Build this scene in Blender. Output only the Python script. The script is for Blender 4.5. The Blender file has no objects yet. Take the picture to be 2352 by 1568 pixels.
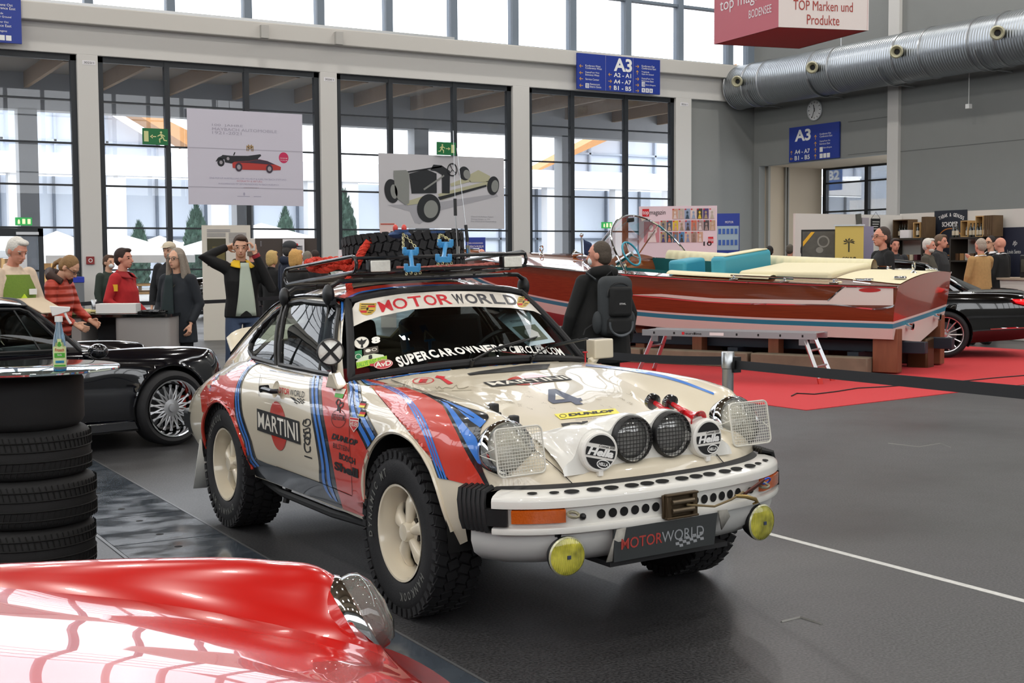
import bpy, bmesh, math, random
import numpy as np
from mathutils import Vector as V, Matrix as M
from mathutils.bvhtree import BVHTree
from math import sin, cos, pi, radians as R, sqrt, atan2, hypot
random.seed(7)
sc = bpy.context.scene
C = sc.collection
# ---------------------------------------------------------------- camera
FPX, PITCH, ROLL, CAMH, YAW = 2970.0, .0622, -.0064, 1.529, R(59.6)
W_, H_ = 2352, 1568
FW = V((cos(YAW)*cos(PITCH), sin(YAW)*cos(PITCH), -sin(PITCH)))
_rt = V((sin(YAW), -cos(YAW), 0)); _up = _rt.cross(FW)
RT = cos(ROLL)*_rt+sin(ROLL)*_up; UP = -sin(ROLL)*_rt+cos(ROLL)*_up
CAM = V((0, 0, CAMH))
cd = bpy.data.cameras.new('camera'); co = bpy.data.objects.new('camera', cd); C.objects.link(co)
cd.sensor_width = 36; cd.lens = FPX/W_*36; cd.clip_end = 500
mt = M((RT, UP, -FW)).transposed().to_4x4(); mt.translation = CAM; co.matrix_world = mt
sc.camera = co
def ray(x, y): return (x-W_/2)/FPX*RT-(y-H_/2)/FPX*UP+FW
def gp(x, y, z=0):            # where the sight line through a photo point meets the level z
    d = ray(x, y); return CAM+d*((z-CAMH)/d.z)
def yp(x, y, v): d = ray(x, y); return CAM+d*(v/d.y)
def xp(x, y, v): d = ray(x, y); return CAM+d*(v/d.x)
def dp(x, y, v): return CAM+ray(x, y)*v
cy = sc.cycles; cy.max_bounces = 8; cy.diffuse_bounces = 3; cy.glossy_bounces = 4; cy.transmission_bounces = 6; cy.transparent_max_bounces = 16; cy.caustics_reflective = False; cy.caustics_refractive = False; cy.use_adaptive_sampling = True; cy.adaptive_threshold = .02
# ---------------------------------------------------------------- world, light, exposure
vs = sc.view_settings; vs.view_transform = 'Standard'; vs.look = 'None'; vs.gamma = 1; vs.use_curve_mapping = False
vs.exposure = -.55
wd = bpy.data.worlds.new('overcast_sky'); sc.world = wd; wd.use_nodes = True
bg = wd.node_tree.nodes['Background']; bg.inputs[0].default_value = (.96, .98, 1, 1); bg.inputs[1].default_value = 5.2
def area(name, loc, rot, sx, sy, power, col=(1, 1, 1), spread=180):
    l = bpy.data.lights.new(name, 'AREA'); l.shape = 'RECTANGLE'; l.size = sx; l.size_y = sy; l.energy = power; l.color = col; l.spread = R(spread)
    o = bpy.data.objects.new(name, l); o.location = loc; o.rotation_euler = rot; C.objects.link(o); return o
# hall lamps under the roof: rows of small high-bay lights
for ix in range(6):
    for iy in range(6):
        x = -14+ix*9; y = -12+iy*9.2
        area('hall_lamp_light', (x, y, 16.5), (0, 0, 0), .55, .55, 430, (1, .96, .90))
# ---------------------------------------------------------------- helpers
def lin(c):
    if isinstance(c, str): c = [int(c[i:i+2], 16) for i in (0, 2, 4)]
    if isinstance(c, int): c = (c, c, c)
    return tuple(((v/255)/12.92 if v/255 <= .04045 else ((v/255+.055)/1.055)**2.4) for v in c)
MATS = {}
def mat(name, col='808080', rough=.5, metal=0, coat=0, spec=.5, emit=0, noise=0, nscale=40, bump=0, trans=0, coatr=.03):
    if name in MATS: return MATS[name]
    m = bpy.data.materials.new(name); m.use_nodes = True; nt = m.node_tree; b = nt.nodes['Principled BSDF']
    c = lin(col); b.inputs['Base Color'].default_value = (*c, 1); b.inputs['Roughness'].default_value = rough
    b.inputs['Metallic'].default_value = metal; b.inputs['Coat Weight'].default_value = coat; b.inputs['Coat Roughness'].default_value = coatr
    b.inputs['Specular IOR Level'].default_value = spec
    if trans: b.inputs['Transmission Weight'].default_value = trans
    if emit: b.inputs['Emission Color'].default_value = (*c, 1); b.inputs['Emission Strength'].default_value = emit
    if noise or bump:
        tc = nt.nodes.new('ShaderNodeTexCoord'); n = nt.nodes.new('ShaderNodeTexNoise'); n.inputs['Scale'].default_value = nscale; n.inputs['Detail'].default_value = 5
        nt.links.new(tc.outputs['Object'], n.inputs['Vector'])
        if noise:
            mx = nt.nodes.new('ShaderNodeMix'); mx.data_type = 'RGBA'
            mx.inputs[6].default_value = (*[v*(1-noise) for v in c], 1); mx.inputs[7].default_value = (*[min(1, v*(1+noise)) for v in c], 1)
            nt.links.new(n.outputs[0], mx.inputs[0]); nt.links.new(mx.outputs[2], b.inputs['Base Color'])
        if bump:
            bp = nt.nodes.new('ShaderNodeBump'); bp.inputs['Strength'].default_value = bump; bp.inputs['Distance'].default_value = .01
            nt.links.new(n.outputs[0], bp.inputs['Height']); nt.links.new(bp.outputs[0], b.inputs['Normal'])
    MATS[name] = m; return m
def glassmat(name, tint=(.9, .95, 1), refl=1.0, rough=.0, body=0, bcol=(1, 1, 1)):
    if name in MATS: return MATS[name]
    m = bpy.data.materials.new(name); m.use_nodes = True; nt = m.node_tree; nt.nodes.clear()
    o = nt.nodes.new('ShaderNodeOutputMaterial'); mx = nt.nodes.new('ShaderNodeMixShader'); t = nt.nodes.new('ShaderNodeBsdfTransparent')
    g = nt.nodes.new('ShaderNodeBsdfGlossy'); fr = nt.nodes.new('ShaderNodeFresnel'); fr.inputs[0].default_value = 1.5
    t.inputs[0].default_value = (*tint, 1); g.inputs['Roughness'].default_value = rough
    ml = nt.nodes.new('ShaderNodeMath'); ml.operation = 'MULTIPLY'; ml.inputs[1].default_value = refl; ml.use_clamp = True
    nt.links.new(fr.outputs[0], ml.inputs[0]); nt.links.new(ml.outputs[0], mx.inputs[0])
    src = t
    if body:
        d = nt.nodes.new('ShaderNodeBsdfDiffuse'); d.inputs[0].default_value = (*bcol, 1); m2 = nt.nodes.new('ShaderNodeMixShader'); m2.inputs[0].default_value = body
        nt.links.new(t.outputs[0], m2.inputs[1]); nt.links.new(d.outputs[0], m2.inputs[2]); src = m2
    nt.links.new(src.outputs[0], mx.inputs[1]); nt.links.new(g.outputs[0], mx.inputs[2]); nt.links.new(mx.outputs[0], o.inputs[0])
    MATS[name] = m; return m
class MB:
    def __init__(s): s.v = []; s.f = []
    def add(s, vs, fs):
        b = len(s.v); s.v += [tuple(v) for v in vs]; s.f += [tuple(b+i for i in f) for f in fs]; return s
    def box(s, c, d, rz=0, m=None):
        vs = [V((x*d[0]/2, y*d[1]/2, z*d[2]/2)) for x in (-1, 1) for y in (-1, 1) for z in (-1, 1)]
        if m is not None: vs = [m @ v for v in vs]
        if rz: r = M.Rotation(rz, 3, 'Z'); vs = [r @ v for v in vs]
        return s.add([v+V(c) for v in vs], [(0, 1, 3, 2), (4, 6, 7, 5), (0, 4, 5, 1), (2, 3, 7, 6), (0, 2, 6, 4), (1, 5, 7, 3)])
    def bx(s, x0, x1, y0, y1, z0, z1): return s.box(((x0+x1)/2, (y0+y1)/2, (z0+z1)/2), (abs(x1-x0), abs(y1-y0), abs(z1-z0)))
    def tube(s, pts, r, n=8, closed=False, cap=True, sq=1):
        pts = [V(p) for p in pts]; k = len(pts); rs = r if isinstance(r, (list, tuple)) else [r]*k
        T = []
        for i in range(k):
            a = pts[(i-1) % k] if closed or i > 0 else pts[i]; b = pts[(i+1) % k] if closed or i < k-1 else pts[i]
            t = (b-a); T.append(t.normalized() if t.length > 1e-9 else V((0, 0, 1)))
        u = T[0].orthogonal().normalized(); vs = []
        for i in range(k):
            u = (u-T[i]*u.dot(T[i])); u = u.normalized() if u.length > 1e-6 else T[i].orthogonal().normalized()
            w = T[i].cross(u)
            for j in range(n): a = 2*pi*(j+.5)/n; vs.append(pts[i]+rs[i]*(cos(a)*u+sq*sin(a)*w))
        fs = []
        for i in range(k if closed else k-1):
            for j in range(n): fs.append((i*n+j, i*n+(j+1) % n, ((i+1) % k)*n+(j+1) % n, ((i+1) % k)*n+j))
        if cap and not closed: fs += [tuple(range(n))[::-1], tuple((k-1)*n+j for j in range(n))]
        return s.add(vs, fs)
    def cyl(s, a, b, r, n=16, r2=None): return s.tube([a, b], [r, r if r2 is None else r2], n)
    def lathe(s, prof, n=24, m=None, cap=False):
        vs = []; k = len(prof)
        for (r, h) in prof:
            for j in range(n): a = 2*pi*j/n; vs.append(V((r*cos(a), r*sin(a), h)))
        if m is not None: vs = [m @ v for v in vs]
        fs = [(i*n+j, i*n+(j+1) % n, (i+1)*n+(j+1) % n, (i+1)*n+j) for i in range(k-1) for j in range(n)]
        if cap: fs += [tuple(range(n))[::-1], tuple((k-1)*n+j for j in range(n))]
        return s.add(vs, fs)
    def ell(s, c, r, n=12, m=None):
        vs = [V((0, 0, -1))]; k = max(4, n//2)
        for i in range(1, k):
            t = -pi/2+pi*i/k
            for j in range(n): a = 2*pi*j/n; vs.append(V((cos(t)*cos(a), cos(t)*sin(a), sin(t))))
        vs.append(V((0, 0, 1))); r = (r, r, r) if not isinstance(r, (tuple, list)) else r
        vs = [V((v.x*r[0], v.y*r[1], v.z*r[2])) for v in vs]
        if m is not None: vs = [m @ v for v in vs]
        fs = [(0, 1+(j+1) % n, 1+j) for j in range(n)]
        for i in range(k-2):
            for j in range(n): a = 1+i*n; fs.append((a+j, a+(j+1) % n, a+n+(j+1) % n, a+n+j))
        l = len(vs)-1; a = 1+(k-2)*n; fs += [(a+j, a+(j+1) % n, l) for j in range(n)]
        return s.add([v+V(c) for v in vs], fs)
    def prism(s, pts, z0, z1, m=None):     # polygon in local xy, thick along local z
        n = len(pts); vs = [V((p[0], p[1], z0)) for p in pts]+[V((p[0], p[1], z1)) for p in pts]
        if m is not None: vs = [m @ v for v in vs]
        return s.add(vs, [tuple(range(n))[::-1], tuple(range(n, 2*n))]+[(i, (i+1) % n, n+(i+1) % n, n+i) for i in range(n)])
    def grid(s, fn, nu, nv, wu=False, wv=False):
        vs = [fn(i/nu, j/nv) for i in range(nu+(0 if wu else 1)) for j in range(nv+(0 if wv else 1))]
        a = nv+(0 if wv else 1); b = nu+(0 if wu else 1)
        return s.add(vs, [(i*a+j, ((i+1) % b)*a+j, ((i+1) % b)*a+(j+1) % a, i*a+(j+1) % a) for i in range(nu) for j in range(nv)])
    def xf(s, m): s.v = [tuple(m @ V(v)) for v in s.v]; return s
    def mirror(s):           # adds the copy across local y = 0
        b = len(s.v); s.v += [(x, -y, z) for x, y, z in s.v]; s.f += [tuple(b+i for i in f[::-1]) for f in list(s.f)]; return s
    def obj(s, name, m=None, parent=None, sharp=40, bevel=0, seg=2, sub=0, solid=0, tri=False):
        me = bpy.data.meshes.new(name); me.from_pydata(s.v, [], s.f); me.validate()
        if m is not None: me.materials.append(m)
        if sharp: me.shade_smooth(); me.set_sharp_from_angle(angle=R(sharp))
        me.update(); o = bpy.data.objects.new(name, me); C.objects.link(o)
        if parent is not None: o.parent = parent
        if solid: d = o.modifiers.new('s', 'SOLIDIFY'); d.thickness = solid; d.offset = -1
        if bevel: d = o.modifiers.new('b', 'BEVEL'); d.width = bevel; d.segments = seg; d.limit_method = 'ANGLE'; d.angle_limit = R(40)
        if sub: d = o.modifiers.new('u', 'SUBSURF'); d.levels = sub; d.render_levels = sub
        return o
def tag(o, label=None, cat=None, group=None, kind=None):
    for k, v in (('label', label), ('category', cat), ('group', group), ('kind', kind)):
        if v: o[k] = v
    return o
def thing(name, label, cat, loc=(0, 0, 0), rz=0, group=None):
    o = bpy.data.objects.new(name, None); C.objects.link(o); o.location = loc; o.rotation_euler = (0, 0, rz); o.empty_display_size = .1
    return tag(o, label, cat, group)
def dup(o, loc=None, rz=None, label=None, parent=None):
    c = o.copy(); C.objects.link(c)
    if parent is not None: c.parent = parent
    if loc is not None: c.location = loc
    if rz is not None: c.rotation_euler = (0, 0, rz)
    if label: c['label'] = label
    for ch in [x for x in bpy.data.objects if x.parent == o]: dup(ch, parent=c)
    return c
def struct(mb, name, m, **k): return tag(mb.obj(name, m, **k), kind='structure')
def lookm(o, zd, xd=(0, 0, 1)):      # matrix: local z along zd, origin o, local x near xd
    z = V(zd).normalized(); x = V(xd); x = x-z*x.dot(z)
    x = x.normalized() if x.length > 1e-6 else z.orthogonal().normalized(); y = z.cross(x)
    m = M((x, y, z)).transposed().to_4x4(); m.translation = V(o); return m
_tc = {}
def text2d(s, bold=0, shear=0, space=1):     # glyph outlines as a flat mesh, normalised: width kept, cap height = 1, origin lower left
    k = (s, bold, shear, space)
    if k in _tc: return _tc[k]
    cu = bpy.data.curves.new('t', 'FONT'); cu.body = s; cu.offset = bold; cu.shear = shear; cu.space_character = space; cu.resolution_u = 3; cu.fill_mode = 'BOTH' if False else 'FRONT'
    ob = bpy.data.objects.new('t', cu); me = ob.to_mesh()
    vs = [(v.co.x, v.co.y) for v in me.vertices]; fs = [tuple(p.vertices) for p in me.polygons]
    ob.to_mesh_clear(); bpy.data.objects.remove(ob); bpy.data.curves.remove(cu)
    if not vs: vs = [(0, 0), (1, 0), (1, 1)]; fs = []
    x0 = min(v[0] for v in vs); y1 = max(v[1] for v in vs); y0 = min(v[1] for v in vs); x1 = max(v[0] for v in vs)
    vs = [((v[0]-x0)/(y1-y0), (v[1]-y0)/(y1-y0)) for v in vs]
    _tc[k] = (vs, fs, (x1-x0)/(y1-y0)); return _tc[k]
def txt(mb, s, m, x, y, h, w=None, bold=.0, shear=0, align='l', space=1):   # flat lettering in the local xy plane of m
    vs, fs, a = text2d(s, bold, shear, space); sx = (w/a if w else h); tw = a*sx
    dx = {'l': 0, 'c': -tw/2, 'r': -tw}[align]
    return mb.add([m @ V((x+dx+v[0]*sx, y+v[1]*h, 0)) for v in vs], fs)
def poly(mb, pts, m): return mb.add([m @ V((p[0], p[1], 0)) for p in pts], [tuple(range(len(pts)))])
def rect(mb, x0, y0, x1, y1, m): return poly(mb, [(x0, y0), (x1, y0), (x1, y1), (x0, y1)], m)
def disc(mb, x, y, rx, ry, m, n=24): return poly(mb, [(x+rx*cos(2*pi*i/n), y+ry*sin(2*pi*i/n)) for i in range(n)], m)
def ring(mb, x, y, rx, ry, w, m, n=32):
    vs = [m @ V((x+(rx-k*w)*cos(2*pi*i/n), y+(ry-k*w)*sin(2*pi*i/n), 0)) for i in range(n) for k in (0, 1)]
    return mb.add(vs, [(2*i, (2*i+2) % (2*n), (2*i+3) % (2*n), 2*i+1) for i in range(n)])
def pchip(xs, ys):
    xs = np.array(xs, float); ys = np.array(ys, float); h = np.diff(xs); d = np.diff(ys)/h; m = np.zeros_like(ys)
    m[0] = d[0]; m[-1] = d[-1]
    for i in range(1, len(xs)-1): m[i] = 0 if d[i-1]*d[i] <= 0 else 3*(h[i-1]+h[i])/((2*h[i]+h[i-1])/d[i-1]+(h[i]+2*h[i-1])/d[i])
    def f(x):
        x = min(max(x, xs[0]), xs[-1]); i = min(len(h)-1, max(0, int(np.searchsorted(xs, x)-1))); t = (x-xs[i])/h[i]
        return float((1+2*t)*(1-t)**2*ys[i]+t*(1-t)**2*h[i]*m[i]+t*t*(3-2*t)*ys[i+1]+t*t*(t-1)*h[i]*m[i+1])
    return f
def catmull(P, t):      # list of vectors, t in 0..len-1
    n = len(P); i = min(n-2, max(0, int(t))); f = t-i
    p1, p2 = P[i], P[i+1]; p0 = P[i-1] if i > 0 else 2*p1-p2; p3 = P[i+2] if i+2 < n else 2*p2-p1
    # centripetal-like tangents limited by segment length
    l0 = (p1-p0).length or 1e-6; l1 = (p2-p1).length or 1e-6; l2 = (p3-p2).length or 1e-6
    m1 = ((p1-p0)/l0*l1+(p2-p1)/l1*l0)*(l1/(l0+l1)); m2 = ((p2-p1)/l1*l2+(p3-p2)/l2*l1)*(l1/(l1+l2))
    return (2*f**3-3*f*f+1)*p1+(f**3-2*f*f+f)*m1+(-2*f**3+3*f*f)*p2+(f**3-f*f)*m2
def spline(P, n):
    P = [V(p) for p in P]; return [catmull(P, (len(P)-1)*i/n) for i in range(n+1)]
def inpoly(x, y, P):
    c = False; n = len(P)
    for i in range(n):
        x0, y0 = P[i]; x1, y1 = P[(i+1) % n]
        if (y0 > y) != (y1 > y) and x < (x1-x0)*(y-y0)/(y1-y0)+x0: c = not c
    return c
# ---------------------------------------------------------------- shared materials
wallg = mat('wall_grey_paint', '8c8e8c', .85, noise=.04, nscale=2)
colw = mat('column_white_paint', 'd6d4d0', .8)
beamw = mat('beam_cream_paint', 'cfccc6', .8)
frame = mat('frame_anthracite', '23282e', .5)
mull = mat('clerestory_mullion_paint', '76828f', .5)
black = mat('black_plastic', '101113', .45)
rubber = mat('black_rubber', '17171a', .7, bump=.15, nscale=160)
blackg = mat('gloss_black', '08080a', .12, coat=.5)
chrome = mat('chrome', 'e4e6e8', .06, 1)
steel = mat('brushed_steel', 'b9bbbd', .28, 1)
alu = mat('aluminium', 'c6c8ca', .35, 1)
white = mat('white_plastic', 'ececea', .5)
wpaper = mat('white_print', 'e9e7ea', .7)
redp = mat('red_print', 'c8202c', .6)
blackp = mat('black_print', '141416', .6)
greyp = mat('grey_print', '8a8a90', .7)
blues = mat('sign_blue', '1b3796', .45)
whp = mat('white_lettering', 'f2f2f0', .5)
yelp = mat('yellow_lettering', 'f0b428', .5)
greens = mat('exit_green', '12703c', .5)
creams = mat('exit_cream', 'd8dc9c', .5)
pane = glassmat('window_pane', (.955, .97, .99), .8, body=.03, bcol=(.75, .85, 1))
cglass = glassmat('clerestory_pane', (.97, .98, 1), .8)
carglass = glassmat('car_glass', (.72, .82, .82), 1.3)
# ---------------------------------------------------------------- hall
XR, YW, ZC = 33.0, 38.0, 19.6
XL, YB = -24.0, -20.0
fm = mat('floor_asphalt', '3d3d3f', .42, noise=.25, nscale=6, bump=.25)
nt = fm.node_tree; b = nt.nodes['Principled BSDF']
tc = nt.nodes.new('ShaderNodeTexCoord'); n1 = nt.nodes.new('ShaderNodeTexNoise'); n1.inputs['Scale'].default_value = .45; n1.inputs['Detail'].default_value = 6
n2 = nt.nodes.new('ShaderNodeTexNoise'); n2.inputs['Scale'].default_value = 85; n2.inputs['Detail'].default_value = 3
nt.links.new(tc.outputs['Object'], n1.inputs['Vector']); nt.links.new(tc.outputs['Object'], n2.inputs['Vector'])
mr = nt.nodes.new('ShaderNodeMapRange'); mr.inputs[1].default_value = .35; mr.inputs[2].default_value = .7; mr.inputs[3].default_value = .3; mr.inputs[4].default_value = .55
nt.links.new(n1.outputs[0], mr.inputs[0]); nt.links.new(mr.outputs[0], b.inputs['Roughness'])
cr = nt.nodes.new('ShaderNodeValToRGB'); cr.color_ramp.elements[0].position = .35; cr.color_ramp.elements[0].color = (.019, .019, .021, 1); cr.color_ramp.elements[1].position = .72; cr.color_ramp.elements[1].color = (.092, .092, .095, 1)
nt.links.new(n2.outputs[0], cr.inputs[0])
mx = nt.nodes.new('ShaderNodeMix'); mx.data_type = 'RGBA'; mx.blend_type = 'MULTIPLY'; mx.inputs[0].default_value = .6
cr2 = nt.nodes.new('ShaderNodeValToRGB'); cr2.color_ramp.elements[0].position = .3; cr2.color_ramp.elements[0].color = (.62, .62, .62, 1); cr2.color_ramp.elements[1].position = .65
nt.links.new(n1.outputs[0], cr2.inputs[0]); nt.links.new(cr.outputs[0], mx.inputs[6]); nt.links.new(cr2.outputs[0], mx.inputs[7]); nt.links.new(mx.outputs[2], b.inputs['Base Color'])
for nd in nt.nodes:
    if nd.type == 'BUMP': nt.links.new(n2.outputs[0], nd.inputs['Height']); nd.inputs['Distance'].default_value = .004
struct(MB().bx(XL, XR+3.5, YB, YW+.3, -.2, 0), 'floor', fm)
# roof with two long skylight strips
rm = mat('roof_timber_lining', '8a7860', .75, noise=.12, nscale=3)
m = MB(); sky = [(-17, -14), (24, 27)]
xs = [XL]+[v for s_ in sky for v in s_]+[XR+.3]
for i in range(0, len(xs), 2): m.bx(xs[i], xs[i+1], YB, YW+.3, ZC, ZC+.3)
for a, b_ in sky: m.bx(a, b_, YB, YB+5, ZC, ZC+.3); m.bx(a, b_, YW-4, YW+.3, ZC, ZC+.3)
struct(m, 'ceiling', rm, sharp=0)
m = MB()
for k in range(10): m.bx(XL, XR, YB+1+k*6.2, YB+1.35+k*6.2, ZC-1.0, ZC)
struct(m, 'trim_1', rm, sharp=0)
# window wall: columns, beam, ledge; bays of three lights with four transoms
BAY = [(1.05, 8.10), (8.68, 15.40), (15.96, 22.32), (22.98, 29.2)]
m = MB()
for a, b_ in [(-24, -20.5), (-13.6, -13.0), (-6.6, -6.0), (.45, 1.05), (8.10, 8.68), (15.40, 15.96), (22.32, 22.98), (29.2, 29.92)]: m.bx(a, b_, YW-.12, YW+.35, 0, 7.42)
m.bx(XL, XR+.3, YW-.12, YW+.35, 7.4, 8.25); cw = struct(m, 'wall_back', colw, sharp=0, bevel=.02)
m = MB().bx(29.92, XR+.3, YW+.02, YW+.32, 0, 7.4)
struct(m, 'wall_back_infill', wallg, sharp=0)
m = MB().bx(XL, XR, YW-.38, YW+.3, 8.22, 8.72); struct(m, 'trim_2', beamw, sharp=0, bevel=.03)
m = MB()      # cable tray along the ledge
m.bx(XL, 20, YW-.34, YW-.30, 8.72, 8.80); m.bx(XL, 20, YW-.1, YW-.06, 8.72, 8.8)
struct(m, 'trim_3', alu, sharp=0)
wn = 0
def window(x0, x1, z0, z1, verts, rows, fr_m, gl_m, w=.09, dep=.16, wf=.16, y=YW, rw=.05):
    global wn; wn += 1
    m = MB(); m.bx(x0, x0+wf, y, y+dep, z0, z1); m.bx(x1-wf, x1, y, y+dep, z0, z1); m.bx(x0, x1, y, y+dep, z1-.16, z1); m.bx(x0, x1, y, y+dep, z0, z0+.1)
    for v in verts: m.bx(v-w/2, v+w/2, y-.02, y+dep, z0, z1)
    for r in rows: m.bx(x0, x1, y+.02, y+dep-.03, r-rw/2, r+rw/2)
    o = struct(m, 'window_%d' % wn, fr_m, sharp=0)
    g = MB().bx(x0+.05, x1-.05, y+.08, y+.1, z0+.05, z1-.05).obj('glass_pane', gl_m, o, sharp=0); return o
ROWS = [1.34, 2.55, 3.75, 4.93, 6.14]
for (a, b_), vv in zip(BAY, [(3.4, 5.8), (10.66, 13.07), (17.84, 20.16), (24.78, 27.07)]): window(a, b_, 0, 7.4, vv, ROWS, frame, pane, w=.15)
for a, b_ in [(-6, .45), (-13, -6.6), (-20.5, -13.6)]: window(a, b_, 0, 7.4, ((2*a+b_)/3, (a+2*b_)/3), ROWS, frame, pane, w=.15)
cm = [15.5+2.335*k for k in range(-16, 8)]
window(XL, XR, 8.7, ZC, cm, [10.75, 12.1, 13.4, 14.7, 16.0, 17.3, 18.6], mull, cglass, w=.24, dep=.3, wf=.3, rw=.09)
# the hall door in the first bay
dn = MB(); x0, x1, y0 = 4.4, 7.08, YW-.03
dn.bx(x0, x0+.14, y0, y0+.12, 0, 2.52); dn.bx(x1-.14, x1, y0, y0+.12, 0, 2.52); dn.bx(x0, x1, y0, y0+.12, 2.3, 2.52); dn.bx(5.68, 5.8, y0, y0+.12, 0, 2.5)
do = struct(dn, 'door_1', frame, sharp=0)
MB().bx(6.35, 6.95, y0-.06, y0, 2.34, 2.42).obj('door_closer', alu, do, sharp=0)
MB().bx(x0+.14, x1-.14, y0+.05, y0+.07, 0, 2.3).obj('door_pane', pane, do, sharp=0)
o = MB().bx(6.22, 6.62, YW-.075, YW-.062, 1.35, 1.98).obj('paper_notice', wpaper, sharp=0); tag(o, 'pale paper notice stuck on the glass door at far left', 'notice')
# right wall with the passage, pillar, plinth lines
m = MB(); m.bx(XR, XR+.3, 31.2, YW, 5.04, ZC); m.bx(XR, XR+.3, YB, 31.2, 0, ZC)
m.bx(XR, XR+.3, 37.7, YW+.3, 0, 5.04)
struct(m, 'wall_right', wallg, sharp=0)
m = MB().bx(XR-.14, XR+.3, 30.7, 31.18, 0, ZC); m.bx(XR-.14, XR, 9.7, 10.2, 0, ZC); struct(m, 'trim_4', colw, sharp=0, bevel=.015)
seam = mat('panel_joint', '6b6d6c', .8)
m = MB().bx(XR-.006, XR, 10, 30.7, 5.05, 5.075); m.bx(XR-.006, XR, 31.2, 33.1, 6.25, 6.275); m.bx(XR-.006, XR, 31.2, 33.1, 5.12, 5.14); struct(m, 'trim_5', seam, sharp=0)
beige = mat('passage_beige', 'bfb09a', .8)
m = MB().bx(XR+.3, 36.2, 37.7, 37.9, 0, 5.2); m.bx(XR+.3, 36.4, 30.9, YW, 5.04, 5.2); struct(m, 'wall_passage', beige, sharp=0)
m = MB().bx(XR+.34, XR+.44, 37.55, 37.7, 0, 5.04); m.bx(XR+1.25, XR+1.3, 37.6, 37.7, 0, 5.04); m.bx(XR+1.38, XR+1.43, 37.6, 37.7, 0, 5.04); struct(m, 'trim_6', mat('pipe_grey', '8f8d86', .5), sharp=0)
m = MB(); yy0, yy1 = 30.95, 37.6; x = 36.2
for yv in (yy0+.05, 33.0, 35.35, yy1-.05): m.bx(x, x+.15, yv-.09, yv+.09, 0, 5.04)
for z in (.05, 1.34, 2.55, 3.35, 4.45, 5.0): m.bx(x, x+.12, yy0, yy1, z-.03, z+.03)
o = struct(m, 'window_passage', frame, sharp=0); MB().bx(x+.05, x+.07, yy0, yy1, 0, 5.0).obj('glass_pane', pane, o, sharp=0)
# left and rear walls (behind the viewer), with clerestory lights; the rear ones are assumed, added to light the car front
m = MB().bx(XL-.3, XL, YB, YW, 0, 8.6); m.bx(XL-.3, XL, YB, YW, 13.8, ZC)
for k in range(9): m.bx(XL-.3, XL, YB+k*7.2, YB+k*7.2+.6, 8, 14)
m.bx(XL-.3, XL, YB, YW, 13.8, ZC)
struct(m, 'wall_left', wallg, sharp=0)
m = MB().bx(XL, XR, YB-.3, YB, 0, 6.5); m.bx(XL, XR, YB-.3, YB, 13.8, ZC)
for k in range(24): m.bx(XL+k*2.48-.12, XL+k*2.48+.12, YB-.3, YB, 6, 14)
for z in (8, 10, 12): m.bx(XL, XR, YB-.2, YB-.1, z-.05, z+.05)
struct(m, 'wall_front', wallg, sharp=0)
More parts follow.
